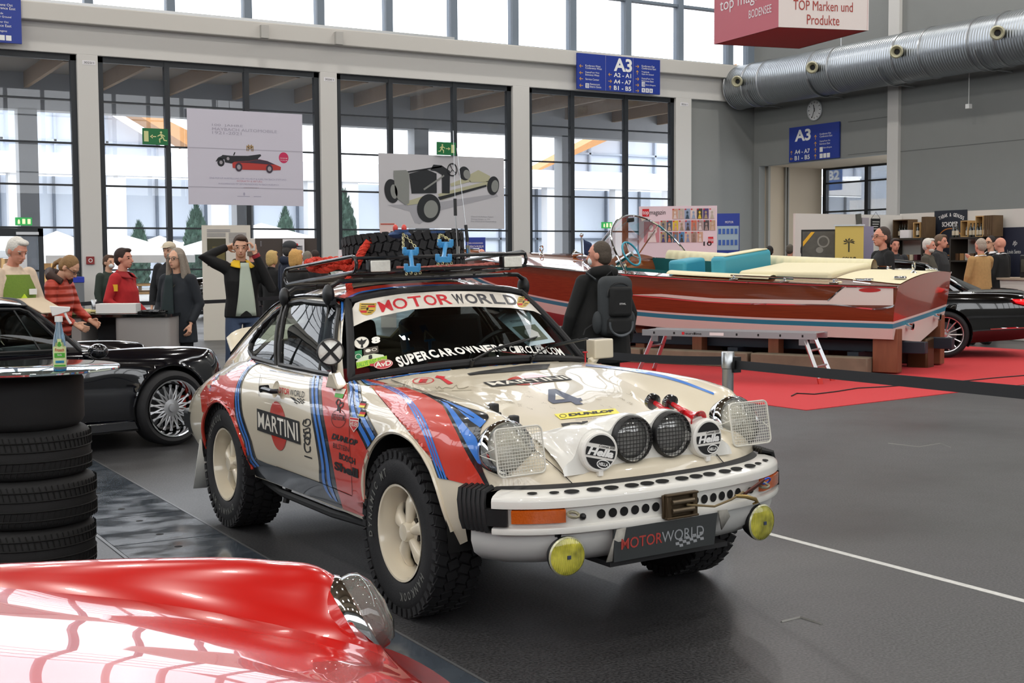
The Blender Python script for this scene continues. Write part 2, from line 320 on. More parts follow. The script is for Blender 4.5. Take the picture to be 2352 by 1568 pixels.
# ---------------------------------------------------------------- rear-engined sports coupe (three in the photo share the body shape)
CR = .0225
def rollT(p): return V((p[0], p[1]-CR*p[2], p[2]+CR*p[1]))
STN = [
 [(.50,.715,.42),(.54,.745,.50),(.575,.745,.60),(.66,.66,.645),(.735,.55,.648),(.80,.40,.65),(.832,.2,.652),(.842,0,.653)],
 [(.46,.73,.40),(.49,.765,.50),(.51,.772,.63),(.605,.70,.70),(.70,.585,.70),(.765,.42,.69),(.805,.215,.692),(.815,0,.695)],
 [(.40,.74,.385),(.42,.785,.50),(.43,.79,.66),(.53,.735,.82),(.665,.59,.80),(.665,.435,.755),(.72,.21,.742),(.73,0,.745)],
 [(.33,.75,.375),(.34,.795,.5),(.34,.80,.68),(.43,.745,.865),(.585,.59,.915),(.55,.43,.80),(.60,.21,.79),(.61,0,.795)],
 [(.25,.755,.37),(.25,.80,.5),(.25,.812,.70),(.31,.755,.885),(.45,.59,.947),(.42,.43,.842),(.45,.2,.832),(.45,0,.838)],
 [(.1,.76,.365),(.1,.80,.5),(.1,.818,.71),(.1,.768,.895),(.15,.61,.972),(.17,.455,.90),(.17,.22,.892),(.17,0,.898)],
 [(-.15,.755,.36),(-.15,.80,.5),(-.15,.812,.71),(-.15,.768,.895),(-.15,.64,.976),(-.15,.50,.945),(-.15,.25,.946),(-.15,0,.953)],
 [(-.42,.75,.355),(-.42,.79,.48),(-.42,.80,.69),(-.42,.768,.885),(-.45,.685,.968),(-.45,.585,.976),(-.40,.3,.99),(-.40,0,1.0)],
 [(-.7,.745,.355),(-.7,.785,.48),(-.7,.797,.69),(-.7,.763,.875),(-.7,.703,.968),(-.7,.62,.982),(-.56,.35,1.012),(-.53,0,1.02)],
 [(-1.2,.74,.355),(-1.2,.78,.48),(-1.2,.795,.69),(-1.2,.767,.875),(-1.2,.703,.970),(-1.2,.60,.98),(-1.2,.35,1.0),(-1.2,0,1.0)],
 [(-1.6,.745,.355),(-1.6,.785,.48),(-1.6,.80,.69),(-1.6,.775,.875),(-1.6,.703,.975),(-1.6,.60,.99),(-1.6,.35,1.0),(-1.6,0,1.0)],
 [(-1.95,.765,.36),(-1.95,.81,.5),(-1.95,.822,.70),(-1.95,.79,.872),(-1.95,.695,.985),(-1.95,.58,1.02),(-1.95,.35,1.08),(-1.95,0,1.12)],
 [(-2.27,.775,.365),(-2.27,.825,.5),(-2.27,.835,.69),(-2.27,.80,.86),(-2.27,.685,.965),(-2.27,.56,1.02),(-2.27,.33,1.08),(-2.27,0,1.11)],
 [(-2.6,.765,.375),(-2.6,.815,.5),(-2.6,.822,.67),(-2.6,.775,.825),(-2.6,.645,.915),(-2.6,.5,.965),(-2.6,.3,1.0),(-2.6,0,1.02)],
 [(-2.92,.73,.39),(-2.92,.78,.5),(-2.92,.775,.655),(-2.92,.715,.765),(-2.92,.575,.825),(-2.92,.44,.855),(-2.92,.25,.875),(-2.92,0,.885)],
 [(-3.08,.68,.42),(-3.13,.72,.5),(-3.14,.71,.62),(-3.17,.635,.715),(-3.2,.5,.75),(-3.22,.38,.762),(-3.24,.2,.768),(-3.25,0,.77)],
 [(-3.14,.62,.46),(-3.2,.64,.5),(-3.23,.62,.57),(-3.25,.55,.60),(-3.27,.45,.61),(-3.29,.34,.615),(-3.3,.2,.62),(-3.3,0,.62)]]
def shell_grid(su=9, sv=6, dz=0, mod=None):
    cols = [[V(STN[s][c])-V((0, 0, dz)) for s in range(len(STN))] for c in range(8)]
    if mod: cols = [[mod(p, s, c) for s, p in enumerate(col)] for c, col in enumerate(cols)]
    nu = (len(STN)-1)*su; cc = [[catmull(col, (len(STN)-1)*i/nu) for i in range(nu+1)] for col in cols]
    nv = 7*sv; G = []
    for i in range(nu+1):
        P = [cc[c][i] for c in range(8)]; row = [catmull(P, 7*j/nv) for j in range(nv+1)]; row[-1].y = 0; G.append(row)
    return G, nu, nv
def wsx(y): return -.50-.19*(abs(y)/.68)**2         # windshield foot
GUT = [(-1.05,.525,1.345),(-1.3,.555,1.362),(-1.6,.562,1.353),(-1.9,.558,1.305),(-2.2,.553,1.205),(-2.5,.56,1.075),(-2.72,.565,.965),(-2.86,.56,.875)]
RCN = [(-.985,0,1.392),(-1.25,0,1.43),(-1.55,0,1.436),(-1.85,0,1.405),(-2.15,0,1.295),(-2.45,0,1.15),(-2.7,0,1.02),(-2.85,0,.925)]
BELT = [(-.70,.703,.968),(-1.2,.703,.972),(-1.6,.703,.978),(-1.95,.695,.988),(-2.2,.69,.972),(-2.5,.655,.93),(-2.72,.62,.885),(-2.86,.59,.845)]
def sports_coupe(name, label, loc, rz, paint, o):
    dz = o.get('dz', .12); T = o.get('T', lambda p: V(p)); det = o.get('detail', 1); su = o.get('su', 9)
    root = thing(name, label, 'car', loc, rz); BV = []
    D = lambda p: V((p[0], p[1], p[2]-dz))
    def out(mb, nm, m, bv=False, mirror=False, two=True, **k):
        par = k.pop('parent', root)
        if mirror and not two:          # halves meet on the centre line: one welded mesh
            n = len(mb.v); mid = {i for i in range(n) if abs(mb.v[i][1]) < 1e-6}; ix = {}; c = n
            add = []
            for i in range(n):
                if i in mid: ix[i] = i
                else: ix[i] = c; c += 1; add.append((mb.v[i][0], -mb.v[i][1], mb.v[i][2]))
            mb.v = [tuple(v) for v in mb.v]+add; mb.f += [tuple(ix[i] for i in f[::-1]) for f in list(mb.f)]
        other = None
        if mirror and two: other = MB().add([(x, -y, z) for x, y, z in mb.v], [f[::-1] for f in mb.f])
        res = None
        for q in (mb, other):
            if q is None: continue
            q.v = [tuple(T(V(v))) for v in q.v]
            if bv: BV.append((q.v, q.f))
            r_ = q.obj(nm, m, par, **dict(k)); res = res or r_
        return res
    G, nu, nv = shell_grid(su, 6, dz, o.get('mod'))
    sv = 6; vE = 4*sv; vF = 5*sv
    wr = o.get('wells', [(.075, .44-dz*.6, .385, 0), (-2.205, .385-dz*.4, .37, 1)])
    vid = lambda i, j: i*(nv+1)+j
    vs = [G[i][j].copy() for i in range(nu+1) for j in range(nv+1)]
    def inside(p): return any((p.x-a)**2+(p.z-b)**2 < r*r and p.y > .5 and p.z < .9 for a, b, r, k in wr)
    parts = {'body_shell': [], 'bonnet': [], 'door': []}
    dead = [inside(v) for v in vs]; snap = {}
    for i in range(nu):
        for j in range(nv):
            q = [vid(i, j), vid(i+1, j), vid(i+1, j+1), vid(i, j+1)]; c = sum((vs[k] for k in q), V())/4
            if j < 3*sv+3 and all(dead[k] for k in q): continue
            if j < 3*sv+3 and any(dead[k] for k in q):
                for k in q:
                    if dead[k]: snap[k] = 1
            if j >= vE and -2.5 < c.x < wsx(c.y)+.02: continue
            if j >= vF and c.x > -.43: parts['bonnet'].append(q)
            elif -1.56 < c.x < -.46 and vE > j and c.z > .42-dz: parts['door'].append(q)
            else: parts['body_shell'].append(q)
    for k in snap:
        p = vs[k]; a, b, r, _ = min(wr, key=lambda w: abs(hypot(p.x-w[0], p.z-w[1])-w[2])); d = hypot(p.x-a, p.z-b) or 1
        p.x = a+(p.x-a)/d*r; p.z = b+(p.z-b)/d*r
    def sub(fl, mir=True, flip=False):
        used = sorted({k for q in fl for k in q}); ix = {k: n for n, k in enumerate(used)}
        m = MB().add([vs[k] for k in used], [tuple(ix[k] for k in q[::-1]) for q in fl])
        return m
    out(sub(parts['body_shell']), 'body_shell', paint, True, True, False, sharp=50)
    out(sub(parts['bonnet']), 'bonnet', o.get('hoodm', paint), True, True, False, sharp=50)
    dr = out(sub(parts['door']), 'door', paint, True, True, sharp=50)
    # arch lips and liners
    for a, b, r, k in wr:
        lip = MB(); lin_ = MB(); P = []
        for t in range(0, 41):
            th = R(3+174*t/40); x = a+r*cos(th); z = b+r*sin(th)
            i = min(range(nu+1), key=lambda i: min(abs(G[i][jj].x-x)+abs(G[i][jj].z-z) for jj in range(0, 4*sv)))
            best = min(((G[ii][jj].x-x)**2+(G[ii][jj].z-z)**2, G[ii][jj].y) for ii in range(max(0, i-6), min(nu, i+6)+1) for jj in range(0, 4*sv))
            P.append(V((x, best[1], z)))
        Q = [P[0]]+[(P[n-1]+P[n]*2+P[n+1])/4 for n in range(1, 40)]+[P[-1]]
        lip.tube([p+V((0, .002, 0)) for p in Q], .011, 6)
        lin_.grid(lambda u, v: V((a+(r+.004)*cos(R(-30+240*u)), Q[int(u*40)].y-.006-v*.42, max(.37-dz, b+(r+.004)*sin(R(-30+240*u))))), 40, 3)
        lin_.add([V((a+(r+.02)*cos(2*pi*n/24), .40, max(.37-dz, b+(r+.02)*sin(2*pi*n/24)))) for n in range(24)], [tuple(range(24))])
        out(lip, 'arch_lip', paint, True, True); out(lin_, 'wheel_arch_liner', mat('arch_liner_black', '0d0d0e', .8), False, True)
    # floor pan
    fp = MB()
    fp.bx(-2.0, -.1, -.70, .70, .36-dz, .40-dz); fp.bx(-.1, .62, -.45, .45, .42-dz, .46-dz); fp.bx(-3.0, -2.0, -.45, .45, .36-dz, .42-dz)
    out(fp, 'floor_pan', black, sharp=0)
    # roof and fastback
    ng = 56; gut = spline(GUT, ng); rc = spline(RCN, ng)
    def rp(i, v):       # v 0 gutter .. 1 centre
        g, c = gut[i], rc[i]; a = v*pi/2
        w = 1-(1-v)**1.9 if False else sin(a)
        y = g.y*(1-v); z = g.z+(c.z-g.z)*(1-(1-v)**2.3); x = g.x+(c.x-g.x)*(1-(1-v)**2)
        return V((x, y, z-dz))
    NV = 18; RW = [(-1.93, .40), (-1.87, .0)]
    rg = [[rp(i, j/NV) for j in range(NV+1)] for i in range(ng+1)]
    glass_f, roof_f = [], []
    def rwin(p):
        t = (p.x+1.96)/(-2.62+1.96); return 0 < t < 1 and abs(p.y) < .455+.03*t
    for i in range(ng):
        for j in range(NV):
            c = (rg[i][j]+rg[i+1][j+1])/2; (glass_f if rwin(c) else roof_f).append((i, j))
    rv = [p for row in rg for p in row]; fid = lambda i, j: (i*(NV+1)+j, i*(NV+1)+j+1, (i+1)*(NV+1)+j+1, (i+1)*(NV+1)+j)
    out(MB().add(rv, [fid(*q) for q in roof_f]), 'roof', paint, True, True, False, sharp=50)
    out(MB().add(rv, [fid(*q) for q in glass_f]), 'rear_window', o.get('glass', carglass), False, True, False)
    # sides of the cabin: pillars plus glass
    nb = 70; gs = spline(GUT, nb); bs = spline(BELT, nb); NS = 22
    sg = [[bs[i].lerp(gs[i], j/NS)+V((0, .018*sin(pi*j/NS), -dz)) for j in range(NS+1)] for i in range(nb+1)]
    DW = [(-.80, .992), (-1.545, .998), (-1.72, 1.315), (-1.5, 1.334), (-1.12, 1.325), (-1.05, 1.30)]
    QW = [(-1.60, 1.0), (-1.98, 1.008), (-2.08, 1.04), (-2.10, 1.09), (-2.04, 1.16), (-1.93, 1.235), (-1.775, 1.298)]
    fs = {'pillar': [], 'd': [], 'q': []}
    for i in range(nb):
        for j in range(NS):
            c = (sg[i][j]+sg[i+1][j+1])/2; z = c.z+dz
            fs['d' if inpoly(c.x, z, DW) else 'q' if inpoly(c.x, z, QW) else 'pillar'].append((i, j))
    sv_ = [p for row in sg for p in row]; sid = lambda i, j: (i*(NS+1)+j+1, i*(NS+1)+j, (i+1)*(NS+1)+j, (i+1)*(NS+1)+j+1)
    out(MB().add(sv_, [sid(*q) for q in fs['pillar']]), 'pillar', paint, True, True, sharp=50)
    for k, nm in (('d', 'door_window'), ('q', 'quarter_window')):
        out(MB().add(sv_, [sid(*q) for q in fs[k]]), nm, o.get('glass', carglass), False, True)
    def onside(x, z):
        best = min(((p.x-x)**2+(p.z+dz-z)**2, p.y) for p in sv_); return V((x, best[1]+.004, z-dz))
    tr = MB()
    for Pw in (DW, QW):
        pts = []
        for n in range(len(Pw)):
            a, b = Pw[n], Pw[(n+1) % len(Pw)]
            for t in range(6): pts.append(onside(a[0]+(b[0]-a[0])*t/6, a[1]+(b[1]-a[1])*t/6))
        tr.tube(pts, .014, 6, closed=True)
    tr.tube([onside(-1.0+(-1.10+1.0)*0-.02, .995), onside(-1.17, 1.32)], .009, 6)
    out(tr, 'window_frame', o.get('trim', black), False, True)
    dg = MB().tube([p+V((0, .012, -dz+.004)) for p in gs[:int(nb*.86)]], .010, 6); out(dg, 'rain_gutter', o.get('gutter', blackg), False, True)
    # windshield
    def wsp(u, v):       # u across 0 centre 1 corner, v up
        b = V((wsx(.68*u), .685*u, 1.032-.058*u*u)); t = V((-.985-.072*u**2, .522*u, 1.390-.048*u**2.4)); p = b.lerp(t, v)
        return p+V((.012*sin(pi*v), 0, .012*sin(pi*v)-dz))
    ws = MB().grid(lambda u, v: wsp(u, v), 16, 14); out(ws, 'windshield', o.get('wglass', o.get('glass', carglass)), False, True, False)
    BVW = (ws.v, ws.f)
    def wsl(t):      # closed loop round the glass
        if t < 1: return wsp(t, .012)
        if t < 2: return wsp(.985, t-1)
        return wsp(3-t, .985)
    lp = [wsl(.001+2.998*k/60) for k in range(61)]; pts = [p for p in lp]+[V((p.x, -p.y, p.z)) for p in lp[::-1]]
    pts2 = []
    for p in pts:
        if not pts2 or (p-pts2[-1]).length > .012: pts2.append(p)
    out(MB().tube(pts2, o.get('sealr', .021), 8, closed=True), 'windshield_seal', rubber)
    # inner lining: dashboard, seats, steering wheel, roll bar
    out(MB().grid(lambda u, v: V((wsx(.66*(2*u-1))-.03-.34*v, .66*(2*u-1)*(1-.02*v), 1.0-.02*v-.05*(2*u-1)**2-(.10 if v > .9 else 0)-dz)), 16, 6), 'dashboard', black)
    out(MB().bx(-2.1, -.7, -.66, .66, .42-dz, .46-dz), 'cabin_floor', black)
    rl = MB().add([p-V((0, 0, .02)) for p in rv], [fid(*q)[::-1] for q in roof_f]); out(rl, 'headlining', mat('headlining_grey', '3c3a38', .9), False, True, False)
    for s in (-1, 1):
        st = MB(); y = .34*s
        st.box((-1.35, y, .62-dz), (.50, .48, .16)); st.box((-1.62, y, .90-dz), (.13, .50, .62), m=M.Rotation(-.22, 3, 'Y'))
        st.box((-1.60, y-.2, .84-dz), (.2, .07, .4)); st.box((-1.60, y+.2, .84-dz), (.2, .07, .4)); st.box((-1.70, y, 1.24-dz), (.10, .28, .2))
        out(st, 'seat', o.get('seat', black), bevel=.05, seg=3)
        if 'cushion' in o: out(MB().box((-1.33, y, .71-dz), (.44, .36, .06)).box((-1.545, y, .82-dz), (.06, .34, .26), m=M.Rotation(-.22, 3, 'Y')), 'seat_cushion', o['cushion'], bevel=.02)
    sw = MB(); sy = o.get('steer', .34); ctr = V((-1.0, sy, .98-dz)); mm = lookm(ctr, (-1, 0, .42))
    sw.tube([mm @ V((.185*cos(2*pi*k/28), .185*sin(2*pi*k/28), 0)) for k in range(28)], .014, 6, closed=True)
    for k in range(3): sw.tube([mm @ V((0, 0, -.02)), mm @ V((.18*cos(2*pi*k/3+pi/2), .18*sin(2*pi*k/3+pi/2), 0))], .011, 6)
    sw.cyl(mm @ V((0, 0, -.25)), mm @ V((0, 0, 0)), .03, 10); out(sw, 'steering_wheel', black)
    return root, out, BV, G, (BVW if True else None)
def tyre_mesh(r, w, rim_r, n=48, tread='block', y0=0):
    # axis along local y, outer face towards -y ; returns smooth carcass and tread blocks
    m = MB(); h = w/2; d = .012 if tread == 'block' else .004
    prof = [(rim_r*.97, -h*.62), (rim_r+.004, -h*.86), (rim_r+.02, -h*.97), ((rim_r+r)/2, -h*1.02), (r-.035, -h*.97), (r-.012-d, -h*.86), (r-d, -h*.7), (r-d, 0), (r-d, h*.7), (r-.012-d, h*.86), (r-.035, h*.97), ((rim_r+r)/2, h*1.02), (rim_r+.004, h*.86), (rim_r*.97, h*.62)]
    rt = M.Rotation(pi/2, 4, 'X')        # local z -> -y
    m.lathe([(a, -b) for a, b in prof], n, rt)
    tb = MB()
    if tread == 'block':
        for k in range(44):
            for row in range(4):
                a = 2*pi*(k+(.5 if row % 2 else 0))/44; yy = (-.74+row*.493)*h
                c = V(((r-d/2)*cos(a), yy, (r-d/2)*sin(a))); mm = M.Rotation(-a, 3, 'Y') @ M.Rotation(.35*(1 if row % 2 else -1), 3, 'X')
                tb.box(c, (d*1.3, h*.44, 2*pi*r/44*.74), m=mm)
        for k in range(44):
            for s in (-1, 1):
                a = 2*pi*(k+.25)/44; c = V(((r-.022)*cos(a), s*h*.93, (r-.022)*sin(a))); tb.box(c, (.034, .02, 2*pi*r/44*.55), m=M.Rotation(-a, 3, 'Y'))
    return m, tb
def spoked_rim(rr, dep, n=5):
    # five broad petals with a deep lip, axis y, outward -y
    rt = M.Rotation(pi/2, 4, 'X')
    lip = MB().lathe([(rr*1.0, dep+.0), (rr*1.03, dep+.012), (rr*.985, dep+.010), (rr*.95, dep-.008), (rr*.93, dep-.05), (rr*.86, dep-.085), (rr*.84, dep-.12), (rr*.9, -.06)], 48, rt)
    sp = MB()
    for k in range(n):
        a0 = 2*pi*k/n+pi/2
        def f(u, v):     # u along radius, v across
            rad = rr*(.16+.76*u); hw = rr*(.11+.20*u**1.2); t = (v-.5)*2
            z = dep-.034+.012*(1-u)-.075*max(0, u-.6)-.03*abs(t)**3
            return rt @ V((rad*cos(a0)-t*hw*sin(a0), rad*sin(a0)+t*hw*cos(a0), z))
        sp.grid(f, 8, 8)
    hub = MB().lathe([(rr*.36, dep-.09), (rr*.34, dep-.06), (rr*.22, dep-.04), (rr*.2, dep-.014), (rr*.18, dep-.008), (.0005, dep-.006)], 28, rt)
    return lip, sp, hub
def petal_wheel(parent, cx, cy, cz, side, r, w, rr, dep, rimm, tyrem, tread='block', T=None, steer=0):
    # side -1: outer face towards -y
    ty, tb = tyre_mesh(r, w, rr, 56, tread)
    lip, sp, hub = spoked_rim(rr, dep)
    mm = M.Translation((cx, cy, cz)) @ M.Rotation(steer, 4, 'Z') @ (M.Identity(4) if side < 0 else M.Rotation(pi, 4, 'Z'))
    t = ty.xf(mm).obj('tyre', tyrem, parent, sharp=50)
    if tb.v: tb.xf(mm).obj('tread', tyrem, t, sharp=0)
    rim = lip.xf(mm).obj('rim', rimm, parent, sharp=50)
    s = sp.xf(mm).obj('spokes', rimm, rim, solid=.03, sharp=60); hub.xf(mm).obj('hub_cap', rimm, rim)
    nt_ = MB(); bk = MB(); rt = M.Rotation(pi/2, 4, 'X')
    for k in range(5):
        a = 2*pi*(k+.5)/5+pi/2; p = V((rr*.31*cos(a), rr*.31*sin(a), 0)); nt_.cyl(rt @ V((p.x, p.y, dep-.1)), rt @ V((p.x, p.y, dep-.05)), .014, 6)
    nt_.xf(mm).obj('wheel_nuts', mat('dark_nuts', '3b3733', .5, .6), rim, sharp=30)
    bk.lathe([(rr*.86, dep-.098), (rr*.5, dep-.094), (.0005, dep-.094)], 40, rt).xf(mm).obj('brake_drum', mat('brake_dark', '1a1a1b', .6), rim)
    return t, mm
# ---------------------------------------------------------------- the white rally coupe
cream = mat('cream_body_paint', 'dfd5bf', .3, coat=1, coatr=.02)
cwhite = mat('white_body_paint', 'e4e3dd', .3, coat=.8)
sred = mat('stripe_orange_red', 'd03a28', .32, coat=1); sblue = mat('stripe_light_blue', '2f7ad6', .32, coat=1); sblk = mat('stripe_blue_black', '0d1118', .3, coat=1)
swht = mat('sticker_white', 'e8e4d8', .4); sgrn = mat('sticker_green', '4aa832', .5); syel = mat('sticker_yellow', 'e6d82c', .4); sgold = mat('sticker_gold', 'c9a640', .5)
CARL, CARR = V((3.165, 5.043, 0)), R(-89.27)
oilm = dict(T=rollT, dz=0, seat=mat('seat_dark_cloth', '191517', .9), cushion=mat('seat_red_cloth', '8c1a1c', .9), steer=.34, gutter=blackg)
rally, rout, RBV, RG, RWS = sports_coupe('rally_coupe', 'white rally coupe with red and blue stripes and a roof rack', CARL, CARR, cream, oilm)
rally['category'] = 'car'
CM = M.Translation(CARL) @ M.Rotation(CARR, 4, 'Z'); CI = CM.inverted()
def bvh(sets, mm): 
    v = []; f = []
    for a, b in sets: n = len(v); v += [mm @ V(p) for p in a]; f += [tuple(n+i for i in q) for q in b]
    return BVHTree.FromPolygons(v, f)
RB = bvh(RBV, CM); WB = bvh([RWS], CM)
def rb(mb, nm, m, par=None, **k):      # a rally part given in the body's own frame
    mb.v = [tuple(rollT(V(v))) for v in mb.v]; return mb.obj(nm, m, par or rally, **k)
# ---- decals: flat shapes cut into small tiles and laid on the panels along the sight line of the photo point they were read from
def lay(nm, shapes, m, off=.0018, step=9, tree=None, par=None, inv=CI, smooth=True):
    if len(shapes) > 1 and (any(k in nm for k in ('stripe', 'backing', 'gap', 'disc', 'sticker', 'plate', 'spear', 'panel', 'mark')) or (nm == 'signature')) and all(len(q[1]) >= 1 for q in shapes):
        for q in shapes: o = lay(nm, [q], m, off, step, tree, par, inv, smooth)
        return o
    tree = tree or RB; bm = bmesh.new()
    for vs, fs in shapes:
        bv = [bm.verts.new((p[0], p[1], 0)) for p in vs]
        for f in fs:
            try: bm.faces.new([bv[i] for i in f])
            except ValueError: pass
    bmesh.ops.triangulate(bm, faces=bm.faces[:])
    xs = [v.co.x for v in bm.verts]; ys = [v.co.y for v in bm.verts]
    for ax, lo, hi in ((0, min(xs), max(xs)), (1, min(ys), max(ys))):
        k = math.floor(lo/step)+1
        while k*step < hi:
            co_ = [0, 0, 0]; no = [0, 0, 0]; co_[ax] = k*step; no[ax] = 1
            bmesh.ops.bisect_plane(bm, geom=bm.verts[:]+bm.edges[:]+bm.faces[:], plane_co=co_, plane_no=no); k += 1
    dead = []; dist = {}
    for v in bm.verts:
        d = ray(v.co.x, v.co.y).normalized(); loc, no, _, ds = tree.ray_cast(CAM, d)
        if loc is None: dead.append(v); continue
        if no.dot(d) > 0: no = -no
        dist[v] = ds; v.co = inv @ (loc+(no-d*.6)*(off*.6+.0007))
    bad = [e for e in bm.edges if e.verts[0] in dist and e.verts[1] in dist and abs(dist[e.verts[0]]-dist[e.verts[1]]) > .12]
    bmesh.ops.delete(bm, geom=bad, context='EDGES'); bmesh.ops.delete(bm, geom=[v for v in dead if v.is_valid], context='VERTS')
    me = bpy.data.meshes.new(nm); bm.to_mesh(me); bm.free(); me.materials.append(m)
    if smooth: me.shade_smooth()
    o = bpy.data.objects.new(nm, me); C.objects.link(o); o.parent = par or rally; return o
def crop(x0, y0, s): return lambda p: (x0+p[0]/s, y0+p[1]/s)
c1 = crop(440, 500, 2.613); c2 = crop(440, 850, 2.703); c3 = crop(640, 500, 3.92); c5 = crop(700, 800, 4.704); wA = crop(780, 640, 4.2); dA = crop(560, 860, 5.2267); rA = crop(440, 730, 5.6); hA = crop(1100, 820, 5.88); c8 = crop(1040, 840, 2.8)
idp = lambda p: p
def pg(cr, pts): return ([cr(p) for p in pts], [tuple(range(len(pts)))])
def smooth2(pts, n):
    return [(p.x, p.y) for p in spline([(a, b, 0) for a, b in pts], n)]
def band(cr, Lp, Rp, f0=0, f1=1, n=26):
    a = smooth2([cr(p) for p in Lp], n); b = smooth2([cr(p) for p in Rp], n); vs = []
    for p, q in zip(a, b): vs += [(p[0]+(q[0]-p[0])*f, p[1]+(q[1]-p[1])*f) for f in (f0, f1)]
    return (vs, [(2*i, 2*i+1, 2*i+3, 2*i+2) for i in range(n)])
def quadmap(q):      # unit square -> photo quad bl, br, tr, tl (projective)
    (x0, y0), (x1, y1), (x2, y2), (x3, y3) = q
    dx1, dx2, sx = x1-x2, x3-x2, x0-x1+x2-x3; dy1, dy2, sy = y1-y2, y3-y2, y0-y1+y2-y3
    de = dx1*dy2-dx2*dy1; g = (sx*dy2-dx2*sy)/de; h = (dx1*sy-sx*dy1)/de
    a, b, d, e = x1-x0+g*x1, x3-x0+h*x3, y1-y0+g*y1, y3-y0+h*y3
    return lambda u, v: ((a*u+b*v+x0)/(g*u+h*v+1), (d*u+e*v+y0)/(g*u+h*v+1))
def tq(s, quad, bold=.0, shear=0, cr=idp, u0=0, u1=1, v0=0, v1=1):
    qm = quadmap([cr(p) for p in quad]); vs, fs, asp = text2d(s, bold, shear)
    return ([qm(u0+(u1-u0)*v[0]/asp, v0+(v1-v0)*v[1]) for v in vs], fs)
def el(cr, cx, cy, rx, ry, rot=0, n=28, w=None):
    cs, sn = cos(R(rot)), sin(R(rot)); P = lambda k, a: cr((cx+k*(rx*cos(a)*cs-ry*sin(a)*sn), cy+k*(rx*cos(a)*sn+ry*sin(a)*cs)))
    if w is None: return ([P(1, 2*pi*i/n) for i in range(n)], [tuple(range(n))])
    vs = []
    for i in range(n): vs += [P(1, 2*pi*i/n), P(1-w, 2*pi*i/n)]
    return (vs, [(2*i, 2*i+1, (2*i+3) % (2*n), (2*i+2) % (2*n)) for i in range(n)])
# stripes -----------------------------------------------------------------
A_L = [(60, 285), (52, 440), (70, 700), (112, 950), (155, 1230), (185, 1505)]; A_R = [(205, 300), (185, 440), (205, 700), (250, 940), (302, 1210), (355, 1510)]
def cont(P, tail): return [c5(p) for p in P]+[c2(p) for p in tail]
A_L, A_R = cont(A_L, [(845, 775)]), cont(A_R, [(940, 835)])
B_L = [(400, 300), (455, 375), (475, 600), (500, 740), (560, 870), (640, 1020), (672, 1090)]; B_R = [(520, 320), (598, 395), (612, 500), (645, 640), (700, 760), (765, 880), (790, 925)]
C_L = [(600, 345), (650, 395), (800, 408), (930, 468), (1040, 530), (1110, 620), (1180, 750), (1260, 900), (1330, 1080), (1400, 1280), (1442, 1396)]
C_R = [(660, 350), (760, 378), (880, 402), (1010, 445), (1125, 520), (1205, 605), (1295, 720), (1375, 890), (1440, 1080), (1505, 1260), (1562, 1418)]
D_L = [(1240, 490), (1400, 560), (1490, 620), (1570, 760), (1640, 900), (1710, 1050), (1800, 1220), (1880, 1350), (1962, 1496)]
D_R = [(1270, 482), (1500, 545), (1750, 640), (1990, 745), (1915, 850), (1890, 950), (1895, 1150), (1920, 1290), (2010, 1502)]
E_L = [rA(p) for p in [(830, 585), (740, 620), (650, 720), (595, 830), (560, 960), (552, 1100), (565, 1250), (610, 1420), (670, 1568)]]+[c2(p) for p in [(350, 560), (385, 605)]]
E_R = [rA(p) for p in [(900, 580), (800, 620), (720, 700), (665, 800), (640, 900), (640, 1050), (660, 1230), (710, 1400), (770, 1568)]]+[c2(p) for p in [(405, 545), (440, 590)]]
lay('stripe_backing', [band(idp, A_L, A_R), band(c5, B_L, B_R), band(c5, C_L, C_R), band(c5, D_L, D_R, n=40), band(idp, E_L, E_R),
   pg(c2, [(385, 606), (440, 590), (395, 545), (415, 553), (470, 577), (545, 601), (660, 646), (790, 692), (800, 690), (806, 660), (930, 832), (940, 859), (800, 806), (560, 715), (402, 655)])], sblk, .0034)
blu = [band(idp, A_L, A_R, .2, .38), band(idp, A_L, A_R, .52, .72), band(c5, B_L, B_R, .16, .40), band(c5, B_L, B_R, .56, .80), band(c5, C_L, C_R, .14, .34), band(c5, C_L, C_R, .42, .58), band(c5, C_L, C_R, .66, .86), band(idp, E_L, E_R, .2, .42), band(idp, E_L, E_R, .54, .76)]
blu += [pg(c5, [(1470, 572), (1545, 600), (1610, 670), (1700, 785), (1780, 880), (1850, 960), (1880, 1040), (1893, 1150), (1902, 1252), (1870, 1235), (1780, 1085), (1700, 935), (1620, 780), (1550, 665)]), pg(c5, [(1400, 528), (1560, 585), (1640, 618), (1760, 658), (1962, 790), (1898, 858), (1800, 790), (1700, 705), (1620, 630), (1540, 588)])]
lay('blue_stripe', blu, sblue, .0056)
redA = [c5(p) for p in [(205, 300), (300, 330), (390, 305), (455, 372), (475, 600), (500, 740), (560, 870), (640, 1020), (672, 1090), (725, 1120), (712, 1300), (708, 1505)]]+[c2(p) for p in [(1110, 800), (1110, 921), (1000, 881), (945, 860)]]+[c5(p) for p in [(355, 1510), (302, 1210), (250, 940), (205, 700), (185, 440)]]
redC = [c5(p) for p in [(660, 350), (700, 335), (900, 385), (1050, 415), (1200, 465), (1300, 505), (1400, 560), (1490, 620), (1570, 760), (1640, 900), (1710, 1050), (1800, 1220), (1880, 1350), (1962, 1496), (1750, 1465), (1562, 1418), (1505, 1260), (1440, 1080), (1375, 890), (1295, 720), (1205, 605), (1125, 520), (1010, 445), (880, 402), (760, 378)]]
redE = [rA(p) for p in [(830, 585), (740, 620), (650, 720), (595, 830), (560, 960), (552, 1100), (565, 1250), (610, 1420), (640, 1540), (560, 1440), (490, 1240), (430, 1140), (380, 1075), (300, 1050), (245, 1090), (220, 1180), (190, 1260), (140, 1200), (118, 980), (200, 850), (300, 750), (430, 740), (540, 670), (700, 590), (790, 525)]]
